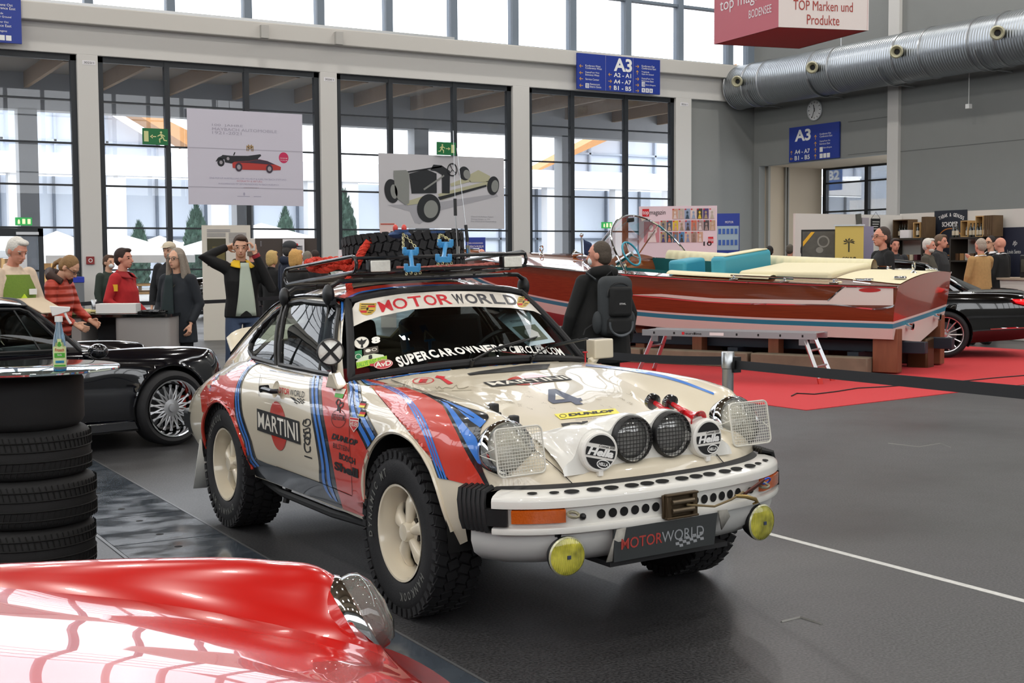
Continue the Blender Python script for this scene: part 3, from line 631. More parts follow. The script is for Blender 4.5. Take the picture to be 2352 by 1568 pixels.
lay('red_stripe', [(redA, [tuple(range(len(redA)))]), (redC, [tuple(range(len(redC)))]), (redE, [tuple(range(len(redE)))]), band(c2, [(315, 480), (325, 560), (352, 612)], [(340, 480), (362, 560), (386, 608)])], sred, .0042)
E2L = [(790, 515), (700, 580), (560, 660), (440, 730), (330, 850), (240, 960)]; E2R = [(800, 530), (710, 605), (570, 690), (450, 760), (345, 870), (262, 975)]
lay('blue_stripe', [band(rA, [(782, 512), (690, 575), (550, 650), (440, 715)], [(800, 530), (710, 605), (570, 690), (430, 760)]), band(rA, [(330, 745), (250, 860), (210, 1000)], [(380, 700), (290, 850), (240, 960)])], sblk, .0022)
lay('blue_stripe', [band(rA, [(782, 512), (690, 575), (550, 650), (440, 715)], [(800, 530), (710, 605), (570, 690), (430, 760)], .3, .7), band(rA, [(330, 745), (250, 860), (210, 1000)], [(380, 700), (290, 850), (240, 960)], .35, .7)], sblue, .003)
# cowl and roof front bands, far wing edge
cwT = [(600, 340), (660, 325), (820, 300), (1100, 248), (1400, 210), (1700, 182), (2350, 128), (2800, 95), (3000, 90)]; cwB = [(700, 372), (770, 350), (900, 330), (1200, 282), (1500, 246), (1800, 215), (2350, 172), (2800, 128), (3000, 118)]
lay('stripe_backing', [band(c5, cwT, cwB, 0, 1, 40)], sblk, .0013)
lay('blue_stripe', [band(c5, cwT, cwB, .05, .27, 40), band(c5, cwT, cwB, .72, .95, 40)], sblue, .0024)
lay('red_stripe', [band(c5, cwT, cwB, .33, .68, 40)], sred, .0026)
rfT = [(505, 745), (560, 700), (640, 655), (800, 622), (1000, 600), (1300, 583), (1600, 580), (1900, 597), (2060, 625)]; rfB = [(570, 790), (620, 735), (700, 690), (850, 655), (1050, 630), (1300, 612), (1600, 607), (1900, 622), (2120, 655)]
lay('red_stripe', [band(c3, rfT, rfB, .05, .78, 40)], sred, .0018); lay('blue_stripe', [band(c3, rfT, rfB, .8, 1.08, 40)], sblue, .0018)
lay('stripe_backing', [band(c3, rfT, rfB, -.25, .05, 40), band(c3, rfT, rfB, 1.08, 1.5, 40)], sblk, .0018)
lay('stripe_backing', [band(wA, [(2, 210), (6, 500), (30, 800), (60, 905)], [(48, 230), (46, 500), (78, 800), (112, 930)])], sblk, .002)
lay('blue_stripe', [band(wA, [(2, 210), (6, 500), (30, 800), (60, 905)], [(48, 230), (46, 500), (78, 800), (112, 930)], .35, .8)], sblue, .003)
lay('red_stripe', [pg(c3, [(-25, 815), (50, 790), (62, 800), (-10, 850)])], sred)
lay('blue_stripe', [band(idp, [(1345, 836), (1450, 847), (1560, 872), (1640, 902)], [(1345, 841), (1450, 853), (1560, 878), (1640, 907)])], sblue)
for o_ in [c for c in rally.children if c.name.startswith('arch_lip')]:
    v_ = o_.data.vertices[0].co
    if v_.y < 0 and v_.x < -1: o_.data.materials[0] = sred
# gaps between panels
gap = mat('panel_gap', '1a1815', .7)
lay('panel_gap', [band(c8, [(510, 530), (600, 605), (700, 690), (775, 762)], [(510, 536), (600, 611), (700, 696), (772, 768)]), band(idp, [(1640, 1040), (1656, 1060), (1662, 1066)], [(1642, 1039), (1659, 1060), (1665, 1066)]),
   band(idp, [(898, 873), (1000, 912), (1090, 960)], [(898, 874.6), (1000, 913.6), (1090, 961.6)]), band(dA, [(205, 5), (190, 120), (190, 260)], [(209, 5), (194, 120), (194, 260)]), band(dA, [(1240, 100), (1300, 150), (1285, 330), (1275, 520), (1275, 800), (1300, 1200), (1310, 1440)], [(1246, 100), (1306, 150), (1290, 330), (1279, 520), (1279, 800), (1304, 1200), (1314, 1440)]), band(dA, [(1310, 1450), (900, 1280), (400, 1095)], [(1310, 1458), (900, 1288), (400, 1103)])], gap, .0065, 12)
lay('cowl_vent', [pg(hA, [(-120, 250), (0, 235), (920, 165), (965, 95), (620, 112), (0, 195), (-160, 225)])], black, .003)
# lettering on the flank and bonnet
lay('sponsor_lettering', [pg(dA, [(163, 405), (670, 560), (685, 838), (168, 665)])], blackp, .0045, 14)
lay('sponsor_disc', [el(dA, 416, 615, 98, 296, -6, 36)], sred, .003, 14)
lay('sponsor_lettering', [tq('MARTINI', [(182, 632), (664, 805), (652, 578), (178, 440)], .012, 0, dA, .0, 1, .02, .98)], swht, .006, 14)
lay('sponsor_lettering', [tq('MOTOR', [(385, 212), (550, 245), (552, 175), (388, 145)], .01, 0, dA)], redp, .003, 14)
lay('sponsor_lettering', [tq('WORLD', [(555, 246), (725, 280), (735, 206), (557, 176)], .0, 0, dA)], blackp, .003, 14)
fl = []
for i in range(7):
    for j in range(4):
        if (i+j) % 2 == 0: x = 610+i*17; y = 278+j*16+4*abs(i-3); fl.append(pg(dA, [(x, y), (x+17, y+5), (x+17, y+20), (x, y+15)]))
fl.append(pg(dA, [(555, 265), (610, 280), (625, 325), (590, 300)]))
lay('sponsor_lettering', fl, blackp, .003, 14)
scr = []
def scribble(cr, pts, w):
    P = smooth2([cr(p) for p in pts], len(pts)*6); vs = []
    for i, p in enumerate(P):
        a = P[max(0, i-1)]; b = P[min(len(P)-1, i+1)]; d = hypot(b[0]-a[0], b[1]-a[1]) or 1; nx, ny = -(b[1]-a[1])/d*w, (b[0]-a[0])/d*w
        vs += [(p[0]+nx, p[1]+ny), (p[0]-nx, p[1]-ny)]
    return (vs, [(2*i, 2*i+1, 2*i+3, 2*i+2) for i in range(len(P)-1)])
lay('script_lettering', [scribble(dA, [(800, 860), (795, 920), (760, 930), (735, 890), (730, 820)], 1.3), scribble(dA, [(735, 800), (770, 840), (795, 800), (770, 750), (735, 770), (740, 820)], 1.3), scribble(dA, [(725, 720), (735, 760), (790, 770), (795, 700), (750, 690), (740, 740)], 1.3), scribble(dA, [(720, 650), (730, 700), (790, 690), (790, 640), (730, 660)], 1.2), scribble(dA, [(730, 540), (715, 600), (760, 620), (800, 590), (790, 540), (750, 540), (745, 590)], 1.3), pg(dA, [(732, 966), (822, 996), (822, 1012), (732, 982)])], blackp, .003, 14)
lay('sponsor_lettering', [tq('DUNLOP', [(1062, 770), (1372, 858), (1380, 785), (1075, 700)], .05, .15, dA), tq('BILSTEIN', [(1082, 875), (1272, 930), (1272, 868), (1085, 815)], 0, 0, dA), tq('BOSCH', [(1155, 1010), (1348, 1085), (1348, 1005), (1155, 930)], .03, 0, dA), tq('Shell', [(1100, 1135), (1385, 1245), (1382, 1130), (1097, 1035)], .05, 0, dA),
   el(dA, 1148, 530, 88, 108, 0, 30, .05), tq('KIEZ KUSTOMS', [(1072, 540), (1228, 560), (1225, 490), (1072, 470)], .01, 0, dA), scribble(dA, [(1135, 440), (1140, 380), (1120, 340), (1150, 300), (1170, 330), (1150, 380), (1170, 420)], 1.2), scribble(dA, [(1170, 350), (1200, 340), (1190, 390), (1160, 400), (1165, 460)], 1.2)], blackp, .0078, 14)
lay('badge_sticker', [pg(dA, [(1285, 508), (1398, 525), (1395, 560), (1392, 620), (1335, 690), (1285, 610)])], swht, .0095, 14)
lay('badge_sticker', [pg(dA, [(1290, 516), (1392, 532), (1391, 552), (1290, 538)]), pg(dA, [(1292, 552), (1388, 566), (1385, 616), (1335, 676), (1292, 604)])], redp, .0108, 14)
lay('badge_sticker', [tq('HEUER', [(1296, 615), (1384, 632), (1386, 580), (1296, 562)], .01, 0, dA)], swht, .012, 14)
lay('badge_sticker', [pg(dA, [(1118, 165), (1240, 180), (1215, 240), (1106, 225)])], swht, .008, 14); lay('badge_sticker', [pg(dA, [(1108, 228), (1214, 243), (1195, 292), (1100, 272)])], sgrn, .0085, 14)
for y0 in (325, 428):
    for k, mm_ in enumerate((blackp, redp, syel)):
        y = y0+k*24; lay('flag_sticker', [pg(dA, [(1420-k*10, y), (1488-k*10, y+8), (1478-k*10, y+32), (1410-k*10, y+24)])], mm_, .0095, 14)
navy = mat('number_navy', '343e58', .5, coat=.15)
lay('start_number', [pg(hA, [(935, 440), (1035, 435), (1330, 560), (1375, 555), (1400, 592), (1352, 600), (1410, 640), (1310, 648), (1245, 605), (1000, 632), (935, 590)])], navy, .003)
lay('start_number', [pg(hA, [(1035, 500), (1165, 572), (1032, 585)])], cream, .0042)
lay('sponsor_disc', [el(hA, 660, 310, 290, 68, -4, 30)], sred, .0025); lay('sponsor_lettering', [pg(hA, [(50, 345), (1130, 250), (1265, 308), (175, 405)])], blackp, .0035)
lay('sponsor_lettering', [tq('MARTINI', [(185, 390), (1215, 302), (1120, 262), (95, 350)], .012, 0, hA)], swht, .005)
lay('sponsor_lettering', [pg(hA, [(1015, 775), (1835, 698), (1905, 765), (1100, 845)])], syel, .003)
lay('sponsor_lettering', [tq('DUNLOP', [(1220, 808), (1835, 745), (1810, 715), (1205, 772)], .06, 0, hA), tq('DUNI', [(1140, 960), (1800, 870), (1795, 835), (1105, 905)], .08, 0, hA), el(hA, 1135, 800, 48, 24, 0, 20, .2)], blackp, .0045)
lay('sponsor_lettering', [tq('WWW.KIEZKUSTOMS.DE', [(1300, 862), (1820, 810), (1815, 795), (1295, 845)], 0, 0, hA)], greyp, .003)
lay('rescue_mark', [el(c5, 1280, 352, 118, 36, -3, 30, .1), tq('E', [(1225, 372), (1335, 372), (1335, 332), (1225, 332)], .04, .2, c5), pg(c5, [(1408, 318), (1425, 296), (1520, 308), (1500, 322), (1605, 380), (1550, 392), (1462, 328)])], redp, .003)
rng = random.Random(3); sg = []
for i in range(34):
    x = rng.choice([rng.uniform(150, 700), rng.uniform(600, 1500), rng.uniform(1300, 2000)]); y = 430+rng.random()*260
    if 900 < x < 1420 and 430 < y < 660: continue
    q = [(x+k*rng.uniform(8, 16), y+k*4+rng.uniform(-14, 14)) for k in range(rng.randint(4, 9))]; sg.append(scribble(hA, q, .2))
sg += [scribble(c5, [(1410, 420), (1430, 440), (1450, 415), (1480, 440), (1520, 425), (1600, 430), (1640, 400), (1650, 430), (1700, 435), (1770, 415)], .5), scribble(c5, [(1355, 465), (1500, 460)], .4), scribble(c5, [(1590, 460), (1800, 452)], .4)]
lay('signature', sg, mat('felt_pen_ink', '7d7560', .7), .003)
lay('web_address', [tq('www.castrolclassicoil.com', [(1000, 680), (1450, 760), (1450, 735), (1005, 655)], 0, 0, rA)], mat('pale_blue_lettering', '8aa0c4', .5), .003)
# windshield banner and stickers
wp = lambda P: pg(wA, P)
lay('sun_strip', [wp([(118, 300), (150, 240), (250, 200), (600, 148), (1000, 122), (1400, 125), (1650, 145), (1750, 170), (1850, 250), (1945, 350), (1870, 315), (1650, 285), (1300, 272), (1000, 276), (700, 300), (400, 362), (250, 410), (118, 470)])], mat('sun_strip_white', 'e9e3d8', .25, coat=1), .003, 9, WB)
def arc_text(s, pts_b, pts_t, m, bold, nm='banner_lettering', tree=WB, cr=wA, off=.005):
    n = len(s); b = smooth2([cr(p) for p in pts_b], n*4); t = smooth2([cr(p) for p in pts_t], n*4); sh = []
    for i, ch in enumerate(s):
        if ch == ' ': continue
        f = .12 if ch != 'I' else .35
        g = lambda P, u: P[min(len(P)-1, int(round((i+u)*4)))]
        def lp(P, u): k = (i+u)*4; a = int(k); a = min(a, len(P)-2); w = k-a; return (P[a][0]+(P[a+1][0]-P[a][0])*w, P[a][1]+(P[a+1][1]-P[a][1])*w)
        sh.append(tq(ch, [lp(b, .06), lp(b, .94-(.06 if f > .3 else 0)), lp(t, .94-(.06 if f > .3 else 0)), lp(t, .06)], bold))
    return lay(nm, sh, m, off, 9, tree)
arc_text('MOTOR', [(400, 330), (560, 300), (760, 270), (930, 258), (1100, 246)], [(355, 232), (520, 200), (720, 172), (880, 160), (1060, 152)], redp, .012)
arc_text('WORLD', [(1110, 246), (1260, 243), (1420, 243), (1580, 248), (1735, 262)], [(1065, 152), (1210, 150), (1370, 150), (1530, 155), (1680, 168)], mat('banner_dark_grey', '3a3a40', .4), .02)
def crest(cx, cy, w, h, sk, tree, cr):
    S = lambda P: pg(cr, [(cx+w*(x+sk*y), cy+h*y) for x, y in P])
    lay('crest_badge', [S([(-.5, -.5), (.5, -.5), (.5, .1), (.3, .4), (0, .5), (-.3, .4), (-.5, .1)])], sgold, .005, 9, tree)
    lay('crest_badge', [S([(.02, -.3), (.45, -.3), (.45, -.15), (.02, -.15)]), S([(-.45, .12), (-.02, .12), (-.02, .3), (-.35, .3)])], redp, .006, 9, tree)
    lay('crest_badge', [S([(-.4, -.42), (.4, -.42), (.4, -.36), (-.4, -.36)]), S([(-.4, -.2), (-.1, -.26), (-.1, -.21), (-.4, -.15)]), S([(-.4, -.06), (-.1, -.12), (-.1, -.07), (-.4, -.01)]), S([(.1, .1), (.4, .1), (.38, .16), (.1, .16)]), S([(.05, .26), (.3, .24), (.25, .3), (.05, .32)]), S([(-.07, -.12), (.08, -.12), (.05, .1), (-.05, .1)])], blackp, .006, 9, tree)
crest(268, 298, 160, 118, -.08, WB, wA); crest(1770, 230, 120, 105, -.25, WB, wA)
wm = mat('glass_lettering_white', 'f0efe8', .4)
arc_text('SUPERCAROWNERS', [(580, 860), (660, 835), (760, 805), (860, 780), (1000, 755), (1120, 740), (1270, 722), (1420, 712), (1540, 705), (1620, 700)], [(525, 765), (610, 742), (710, 718), (810, 700), (930, 684), (1060, 672), (1200, 660), (1360, 648), (1480, 640), (1580, 634)], wm, .04)
arc_text('CIRCLE.COM', [(1650, 722), (1760, 718), (1860, 722), (1960, 728), (2060, 735), (2180, 748)], [(1620, 655), (1720, 652), (1820, 652), (1920, 655), (2010, 660), (2120, 676)], wm, .02)
lay('round_sticker', [el(wA, 213, 620, 75, 60, -12)], swht, .003, 9, WB)
lay('round_sticker', [pg(wA, [(213, 578), (225, 600), (265, 585), (240, 630), (225, 640), (230, 668), (205, 668), (208, 640), (190, 632), (158, 590), (200, 602)]), el(wA, 213, 620, 75, 60, -12, 30, .05)], blackp, .004, 9, WB)
lay('glass_number', [tq('8', [(310, 632), (392, 620), (392, 558), (305, 565)], .06, 0, wA)], wm, .003, 9, WB)
lay('sticker', [wp([(232, 675), (370, 650), (375, 712), (235, 742)])], mat('sticker_brown', '4a443c', .5), .003, 9, WB); lay('sticker', [el(wA, 275, 697, 26, 16, -10), el(wA, 335, 686, 26, 14, -10, 20, .3)], swht, .004, 9, WB)
lay('sticker', [wp([(140, 705), (215, 688), (218, 760), (180, 785), (145, 775)])], mat('sticker_dark_green', '1e7d4d', .5), .003, 9, WB); lay('sticker', [el(wA, 182, 755, 32, 26, 0, 20, .2)], swht, .004, 9, WB)
lay('rally_plate', [wp([(160, 800), (230, 745), (330, 725), (420, 735), (455, 775), (455, 790), (170, 868)])], mat('rally_plate_pale', 'd7e0c6', .5), .003, 9, WB); lay('rally_plate', [wp([(160, 812), (455, 745), (458, 800), (168, 870)])], mat('rally_plate_lime', 'b5d63c', .5), .004, 9, WB)
lay('rally_plate', [tq('8', [(280, 782), (318, 775), (315, 735), (278, 742)], .06, 0, wA)], blackp, .005, 9, WB); lay('rally_plate', [tq('RALLYE WEIT PISTES', [(172, 860), (452, 792), (448, 752), (168, 818)], .01, 0, wA)], sgrn, .005, 9, WB)
lay('oval_sticker', [wp([(290, 825), (345, 820), (345, 850), (295, 845)]), el(wA, 422, 828, 94, 46, -8)], mat('sticker_pink_red', 'c03442', .5), .005, 9, WB); lay('oval_sticker', [el(wA, 422, 828, 90, 43, -8, 30, .06), tq('AvD', [(345, 862), (500, 838), (496, 790), (340, 812)], .03, 0, wA)], swht, .006, 9, WB)
# lighting units ------------------------------------------------------------
lens = mat('lamp_glass', 'e8e8e0', .08, coat=1, noise=.12, nscale=60, bump=.3)
hlens = glassmat('ribbed_lamp_glass', (.93, .95, .94), 1.6, rough=.08, body=.22, bcol=(.85, .87, .84))
def headlamp(y, par, frm, ringr=.118):
    m0 = lookm((.632, y, .797), (.955, .0, .30)); c = rb if frm else None
    a = MB().lathe([(ringr*.92, -.10), (ringr, -.05), (ringr*1.015, -.012), (ringr*.985, .012), (ringr*.90, .022), (ringr*.84, .014)], 40, m0)
    r1 = frm(a, 'headlamp_ring', chrome, par)
    frm(MB().lathe([(ringr*.85, .012), (ringr*.78, .03), (ringr*.55, .046), (ringr*.28, .054), (.0004, .057)], 36, m0), 'headlamp_lens', hlens, r1)
    frm(MB().lathe([(ringr*.86, .004), (ringr*.6, -.035), (ringr*.3, -.06), (.0004, -.066)], 32, m0), 'headlamp_reflector', mat('reflector_silver', 'dfe2e2', .18, 1), r1); frm(MB().ell(m0 @ V((0, 0, -.03)), .022, 10), 'headlamp_bulb', mat('bulb_glass', 'd8d2c4', .2), r1)
    return r1
for y in (-.591, .591):
    headlamp(y, rally, rb)
    g = MB(); m0 = lookm((.72, y, .80), (.98, 0, .16))      # wire stone guard; local x is up, y is sideways
    P = [(.095, .10), (.095, -.10), (-.095, -.10), (-.095, .10)]
    def rr(w, h, r, n=5): return [m0 @ V((sx*(h-r)+r*cos(a), sy*(w-r)+r*sin(a), 0)) for sx, sy, a0 in ((1, 1, 0), (-1, 1, pi/2), (-1, -1, pi), (1, -1, 1.5*pi)) for a in [a0+pi/2*k/n for k in range(n+1)]]
    g.tube(rr(.108, .093, .022), .0042, 6, closed=True)
    for k in range(-8, 9): g.tube([m0 @ V((-.092, k*.0122, 0)), m0 @ V((.092, k*.0122, 0))], .0014, 4)
    for k in range(-7, 8): g.tube([m0 @ V((k*.0122, -.106, .001)), m0 @ V((k*.0122, .106, .001))], .0014, 4)
    for s in (-1, 1): g.tube([m0 @ V((.02, s*.108, 0)), m0 @ V((.0, s*.138, -.075)), m0 @ V((-.03, s*.108, 0))], .003, 5)
    rb(g, 'stone_guard', mat('wire_white', 'd8d6cc', .4), sharp=0)
# auxiliary lamp pod: a moulded shell with four round lamps
LP = [(-.272, .775, .083), (-.10, .807, .095), (.10, .807, .095), (.272, .775, .083)]
def podtop(y):
    z = .715
    for yc, zc, r in LP:
        d = abs(y-yc)
        if d < r+.012: z = max(z, zc+sqrt(max(0, (r+.012)**2-d*d)))
    return z
pody = [-.43+.86*k/86 for k in range(87)]; zt = [max(podtop(y), .757) for y in pody]
for _ in range(3): zt = [zt[0]]+[(zt[i-1]+2*zt[i]+zt[i+1])/4 for i in range(1, 86)]+[zt[-1]]
def hoodz(x): return float(np.interp(x, [.45, .61, .73, .815, .842], [.838, .795, .745, .695, .653]))
def podp(u, v):
    k = u*86; i = min(85, int(k)); z1 = zt[i]+(zt[i+1]-zt[i])*(k-i); y = -.43+.86*u; e = 1-abs(2*u-1)**18
    xb = .50-.02*e; x = .775+(xb-.775)*v; zb = hoodz(x)-.004; s = (1-v)
    return V((x, y*(1-.06*v), zb+(z1-hoodz(.775))*e*(s**.9 if s > 0 else 0)*1.0+(.0 if v else 0)))
rb(MB().grid(podp, 86, 14).add([podp(i/86, 0) for i in range(87)]+[V((.785, -.43+.86*i/86, .69)) for i in range(87)], [(i, i+1, 88+i, 87+i) for i in range(86)]), 'lamp_pod', cwhite)
LPX = .775
for i, (y, z, r) in enumerate(LP):
    out_ = i in (0, 3); m0 = lookm((LPX, y, z), (1, (-.10 if y < 0 else .06) if out_ else 0, .02))
    h = rb(MB().lathe([(r*.8, -.10), (r*.99, -.04), (r*1.02, .0), (r*1.0, .028), (r*.94, .034)], 36, m0), 'auxiliary_lamp', cwhite if out_ else black)
    if out_:
        rb(MB().lathe([(r*.97, .02), (r*.98, .036), (r*.9, .042), (.0005, .044)], 36, m0).box(m0 @ V((-r*1.03, 0, .03)), (.02, .022, .022)), 'lamp_cover', mat('cover_white', 'eceae4', .4), h)
        m1 = lookm(m0 @ V((0, 0, .0446)), m0.to_3x3() @ V((0, 0, 1)), (0, 1, 0))
        if i == 0: m1 = m1 @ M.Rotation(R(-14), 4, 'Z')
        def seg(z0, z1, n=14):
            a0, a1 = math.asin(max(-1, min(1, z0))), math.asin(max(-1, min(1, z1)))
            L = [(-cos(a0+(a1-a0)*k/n)*r*.82, sin(a0+(a1-a0)*k/n)*r*.82) for k in range(n+1)]; return L+[(-p[0], p[1]) for p in L[::-1]]
        mk = MB(); q = m1
        poly(mk, seg(.44, 1), q); poly(mk, seg(-.28, .20), q); poly(mk, seg(-1, -.42), q)
        rb(mk, 'cover_lettering', blackp, h, sharp=0)
        q = m1 @ M.Translation((0, 0, .0012))
        mk = MB(); txt(mk, 'Hella', q, -r*.72, -r*.21, r*.38, r*1.44, .05, .25); ring(mk, r*.25, -r*.56, r*.37, r*.22, .004, q, 28); rb(mk, 'cover_lettering', whp, h, sharp=0)
        mk = MB(); txt(mk, 'Comet 500', q, r*.74, r*.225, r*.125, r*.9, .02, .2, 'r'); disc(mk, r*.25, -r*.56, r*.31, r*.165, q); rb(mk, 'cover_lettering', blackp, h, sharp=0)
        mk = MB(); txt(mk, 'HELLA', q @ M.Translation((0, 0, .001)), r*.25, -r*.64, r*.16, r*.52, .03, 0, 'c'); rb(mk, 'cover_lettering', whp, h, sharp=0)
    else:
        rb(MB().lathe([(r*.93, .0), (r*.8, .012), (r*.5, .022), (.0005, .027)], 32, m0), 'lamp_lens', mat('dim_lamp_glass', '8f8f8c', .08, coat=1, metal=.3, noise=.3, nscale=80), h)
        g = MB()
        for k in range(-5, 6):
            c = k*.0158; l = sqrt(max(0, (r*.95)**2-c*c))
            if l > .01:
                f = lambda a, b: m0 @ V((a, b, .034+.012*(1-(a*a+b*b)/r**2)))
                g.tube([f(c, -l+2*l*t/8) for t in range(9)], .0015, 4); g.tube([f(-l+2*l*t/8, c) for t in range(9)], .0015, 4)
        rb(g, 'lamp_mesh', black, h, sharp=0)
rb(MB().bx(.782, .80, -.22, .17, .668, .678).cyl((.80, -.02, .70), (.812, -.02, .655), .006, 8), 'lamp_bracket', black, sharp=0)
# twin red horns
for y0, x0 in ((.235, .49), (.265, .575)):
    m0 = lookm((x0+.04, y0-.02, .905), (1, .05, -.32))
    h = rb(MB().lathe([(.010, 0), (.012, .05), (.016, .11), (.026, .15), (.042, .175), (.040, .178), (.015, .16), (.0005, .13)], 24, m0), 'air_horn', mat('horn_red', 'c81420', .25, coat=1))
    rb(MB().lathe([(.0005, -.03), (.034, -.028), (.036, -.018), (.036, -.004), (.02, .002), (.0005, .002)], 24, m0), 'horn_driver', chrome if False else mat('horn_black', '151516', .2, coat=1), h)
# bonnet catches near the near wing
for x, y, z in ((.285, -.455, .905), (.46, -.462, .872)):
    b = rb(MB().box((x, y, z-.012), (.07, .045, .016)).box((x+.005, y, z+.012), (.04, .034, .04)), 'bonnet_catch', black, bevel=.006)
    rb(MB().box((x-.012, y-.004, z+.006), (.022, .040, .036)), 'catch_cap', chrome, b, bevel=.006)
# bumper -------------------------------------------------------------------
PLN = [(.955, 0), (.95, .2), (.93, .35), (.895, .5), (.83, .63), (.745, .725), (.62, .785)]
pf = spline([(x, -y, 0) for x, y in PLN[::-1]]+[(x, y, 0) for x, y in PLN[1:]], 96)
pn = []
for i in range(97):
    t = pf[min(96, i+1)]-pf[max(0, i-1)]; pn.append(V((t.y, -t.x, 0)).normalized())
def atY(y):
    i = min(range(97), key=lambda k: abs(pf[k].y-y)); return i
def sweep(prof, i0=0, i1=96, cap=True, taper=None):
    m = MB(); k = len(prof); vs = []
    for i in range(i0, i1+1):
        for o_, z in prof: vs.append(pf[i]+pn[i]*o_+V((0, 0, z)))
    fs = [(a*k+j, (a+1)*k+j, (a+1)*k+j+1, a*k+j+1) for a in range(i1-i0) for j in range(k-1)]
    if cap: fs += [tuple(range(k)), tuple((i1-i0)*k+j for j in range(k))[::-1]]
    return m.add(vs, fs)
iA = atY(-.735); iB = 96-iA
rb(sweep([(-.10, .49), (-.10, .652), (-.055, .650), (-.015, .638), (-.003, .628), (0, .618), (0, .592), (-.016, .588), (-.018, .52), (0, .514), (.003, .503), (0, .491), (-.03, .486), (-.10, .49)], iA, iB), 'front_bumper', cwhite, sharp=35)
rb(sweep([(-.085, .648), (-.10, .660), (-.15, .664), (-.19, .655)], iA-4, iB+4, False), 'bumper_seal', mat('seal_dark_grey', '29292a', .7))
def hole(p, n, rx, rz, par, nm='bumper_hole', up=None):
    m0 = lookm(p, n, up or (0, 0, 1)); a = MB(); disc(a, 0, 0, rz, rx, m0, 20); return a
hl = MB(); 
for k in range(16):
    y = -.62+k*1.24/15; i = atY(y); p = pf[i]+pn[i]*(-.036)+V((0, 0, .6455)); m0 = lookm(p, pn[i]*.18+V((0, 0, 1)), V((-pn[i].y, pn[i].x, 0)))
    a = MB(); disc(a, 0, 0, .031 if .5 > abs(y) else .02, .021 if abs(y) < .5 else .013, m0 @ M.Translation((0, 0, .003)), 20); rb(a, 'bumper_hole', mat('hole_black', '060606', .9), sharp=0)
for k in range(6):
    for s in (-1, 1):
        y = s*(.10+.05*k); i = atY(y); j = i+1 if pf[i].y < y else i-1; t = (y-pf[i].y)/(pf[j].y-pf[i].y); p = pf[i].lerp(pf[j], t)+pn[i].lerp(pn[j], t)*-.0145+V((0, 0, .5525)); a = MB(); disc(a, 0, 0, .0185, .0185, lookm(p, pn[i].lerp(pn[j], t)), 20); rb(a, 'bumper_hole', mat('hole_black'), sharp=0)
amber = mat('amber_lens', 'c85a10', .15, coat=1, bump=.25, nscale=120)
for s in (-1, 1):
    a, b = sorted((atY(s*.505), atY(s*.675))); rb(sweep([(-.02, .533), (.004, .536), (.006, .585), (-.02, .589)], a, b), 'turn_signal', amber)
    a, b = sorted((atY(s*.69), iA-2 if s < 0 else iB+2)); rb(sweep([(-.02, .52), (.006, .525), (.006, .588), (-.02, .59)], a, b), 'bumper_corner_pad', black)
    bl = MB()
    for k in range(6):
        t = k/5; x = .69-.15*t; i = atY(s*(.738+.04*t)); bx = pf[i]-pn[i]*.012 if k < 3 else V((.745-.20*t, s*(.735+.045*t), 0)); bx = V((.69-.12*t, s*(.742+.035*t), 0))
        nn = V((.35, s*.94, 0)).normalized(); bl.tube([bx-nn*.05+V((0, 0, .662)), bx+V((0, 0, .652)), bx+nn*.008+V((0, 0, .61)), bx+nn*.008+V((.012, 0, .54)), bx+V((.018, 0, .505)), bx-nn*.05+V((.018, 0, .498))], .0125, 7)
    rb(bl, 'bumper_bellows', black)
    i = atY(s*.43); rb(MB().ell(pf[i]+V((-.012, 0, .55)), .014, 10), 'bumper_knob', black)
    i = atY(s*.475); c = pf[i]+pn[i]*.004+V((0, 0, .568)); rb(MB().tube([c+V((.018+.018*cos(2*pi*k/14), .0, 0))*1+pn[i]*0+V((0, .022*sin(2*pi*k/14), -.008*cos(2*pi*k/14))) for k in range(14)], .006, 6, closed=True), 'tow_eye', mat('tow_eye_zinc', '8d8873', .45, .6))
# winch fairlead with rollers, hook and strap
bronze = mat('fairlead_bronze', '4d3f2c', .5, .5); wf = MB()
for y in (-.065, .065): wf.bx(.965, .985, y-.012, y+.012, .505, .60)
wf.bx(.955, .968, -.085, .085, .505, .60); wf.bx(.962, .99, -.08, .08, .594, .604); wf.bx(.962, .99, -.08, .08, .502, .512)
w = rb(wf, 'winch_fairlead', bronze, bevel=.004)
for z in (.535, .57): rb(MB().cyl((.985, -.055, z), (.985, .055, z), .011, 12), 'fairlead_roller', mat('roller_steel', '6d6150', .35, .7), w)
rope = MB().tube([V((.985, .02, .553)), V((1.0, .15, .532)), V((.985, .25, .545)), V((.97, .33, .565))], .005, 6); rb(rope, 'winch_rope', mat('rope_tan', '7a6a4c', .9), w)
hk = MB().tube([V((.975, .28, .555)), V((.985, .33, .548)), V((.985, .38, .53)), V((.975, .40, .515)), V((.97, .38, .508))], [.007, .009, .009, .007, .004], 8); rb(hk, 'winch_hook', mat('hook_brass', 'a8905a', .35, .8), w)
st = MB().tube([V((.972, .33, .555)), V((.955, .40, .572)), V((.93, .47, .587))], [.014, .022, .018], 8, sq=.35); rb(st, 'winch_strap', mat('strap_brown', '5b2f27', .8), w)
rb(MB().tube([V((.925, .475, .585))+V((.0+.012*cos(2*pi*k/12), .02*sin(2*pi*k/12)+.02, .014*cos(2*pi*k/12))) for k in range(12)], .004, 6, closed=True), 'carabiner', mat('carabiner_blue', '2c55c8', .3, .5), w)
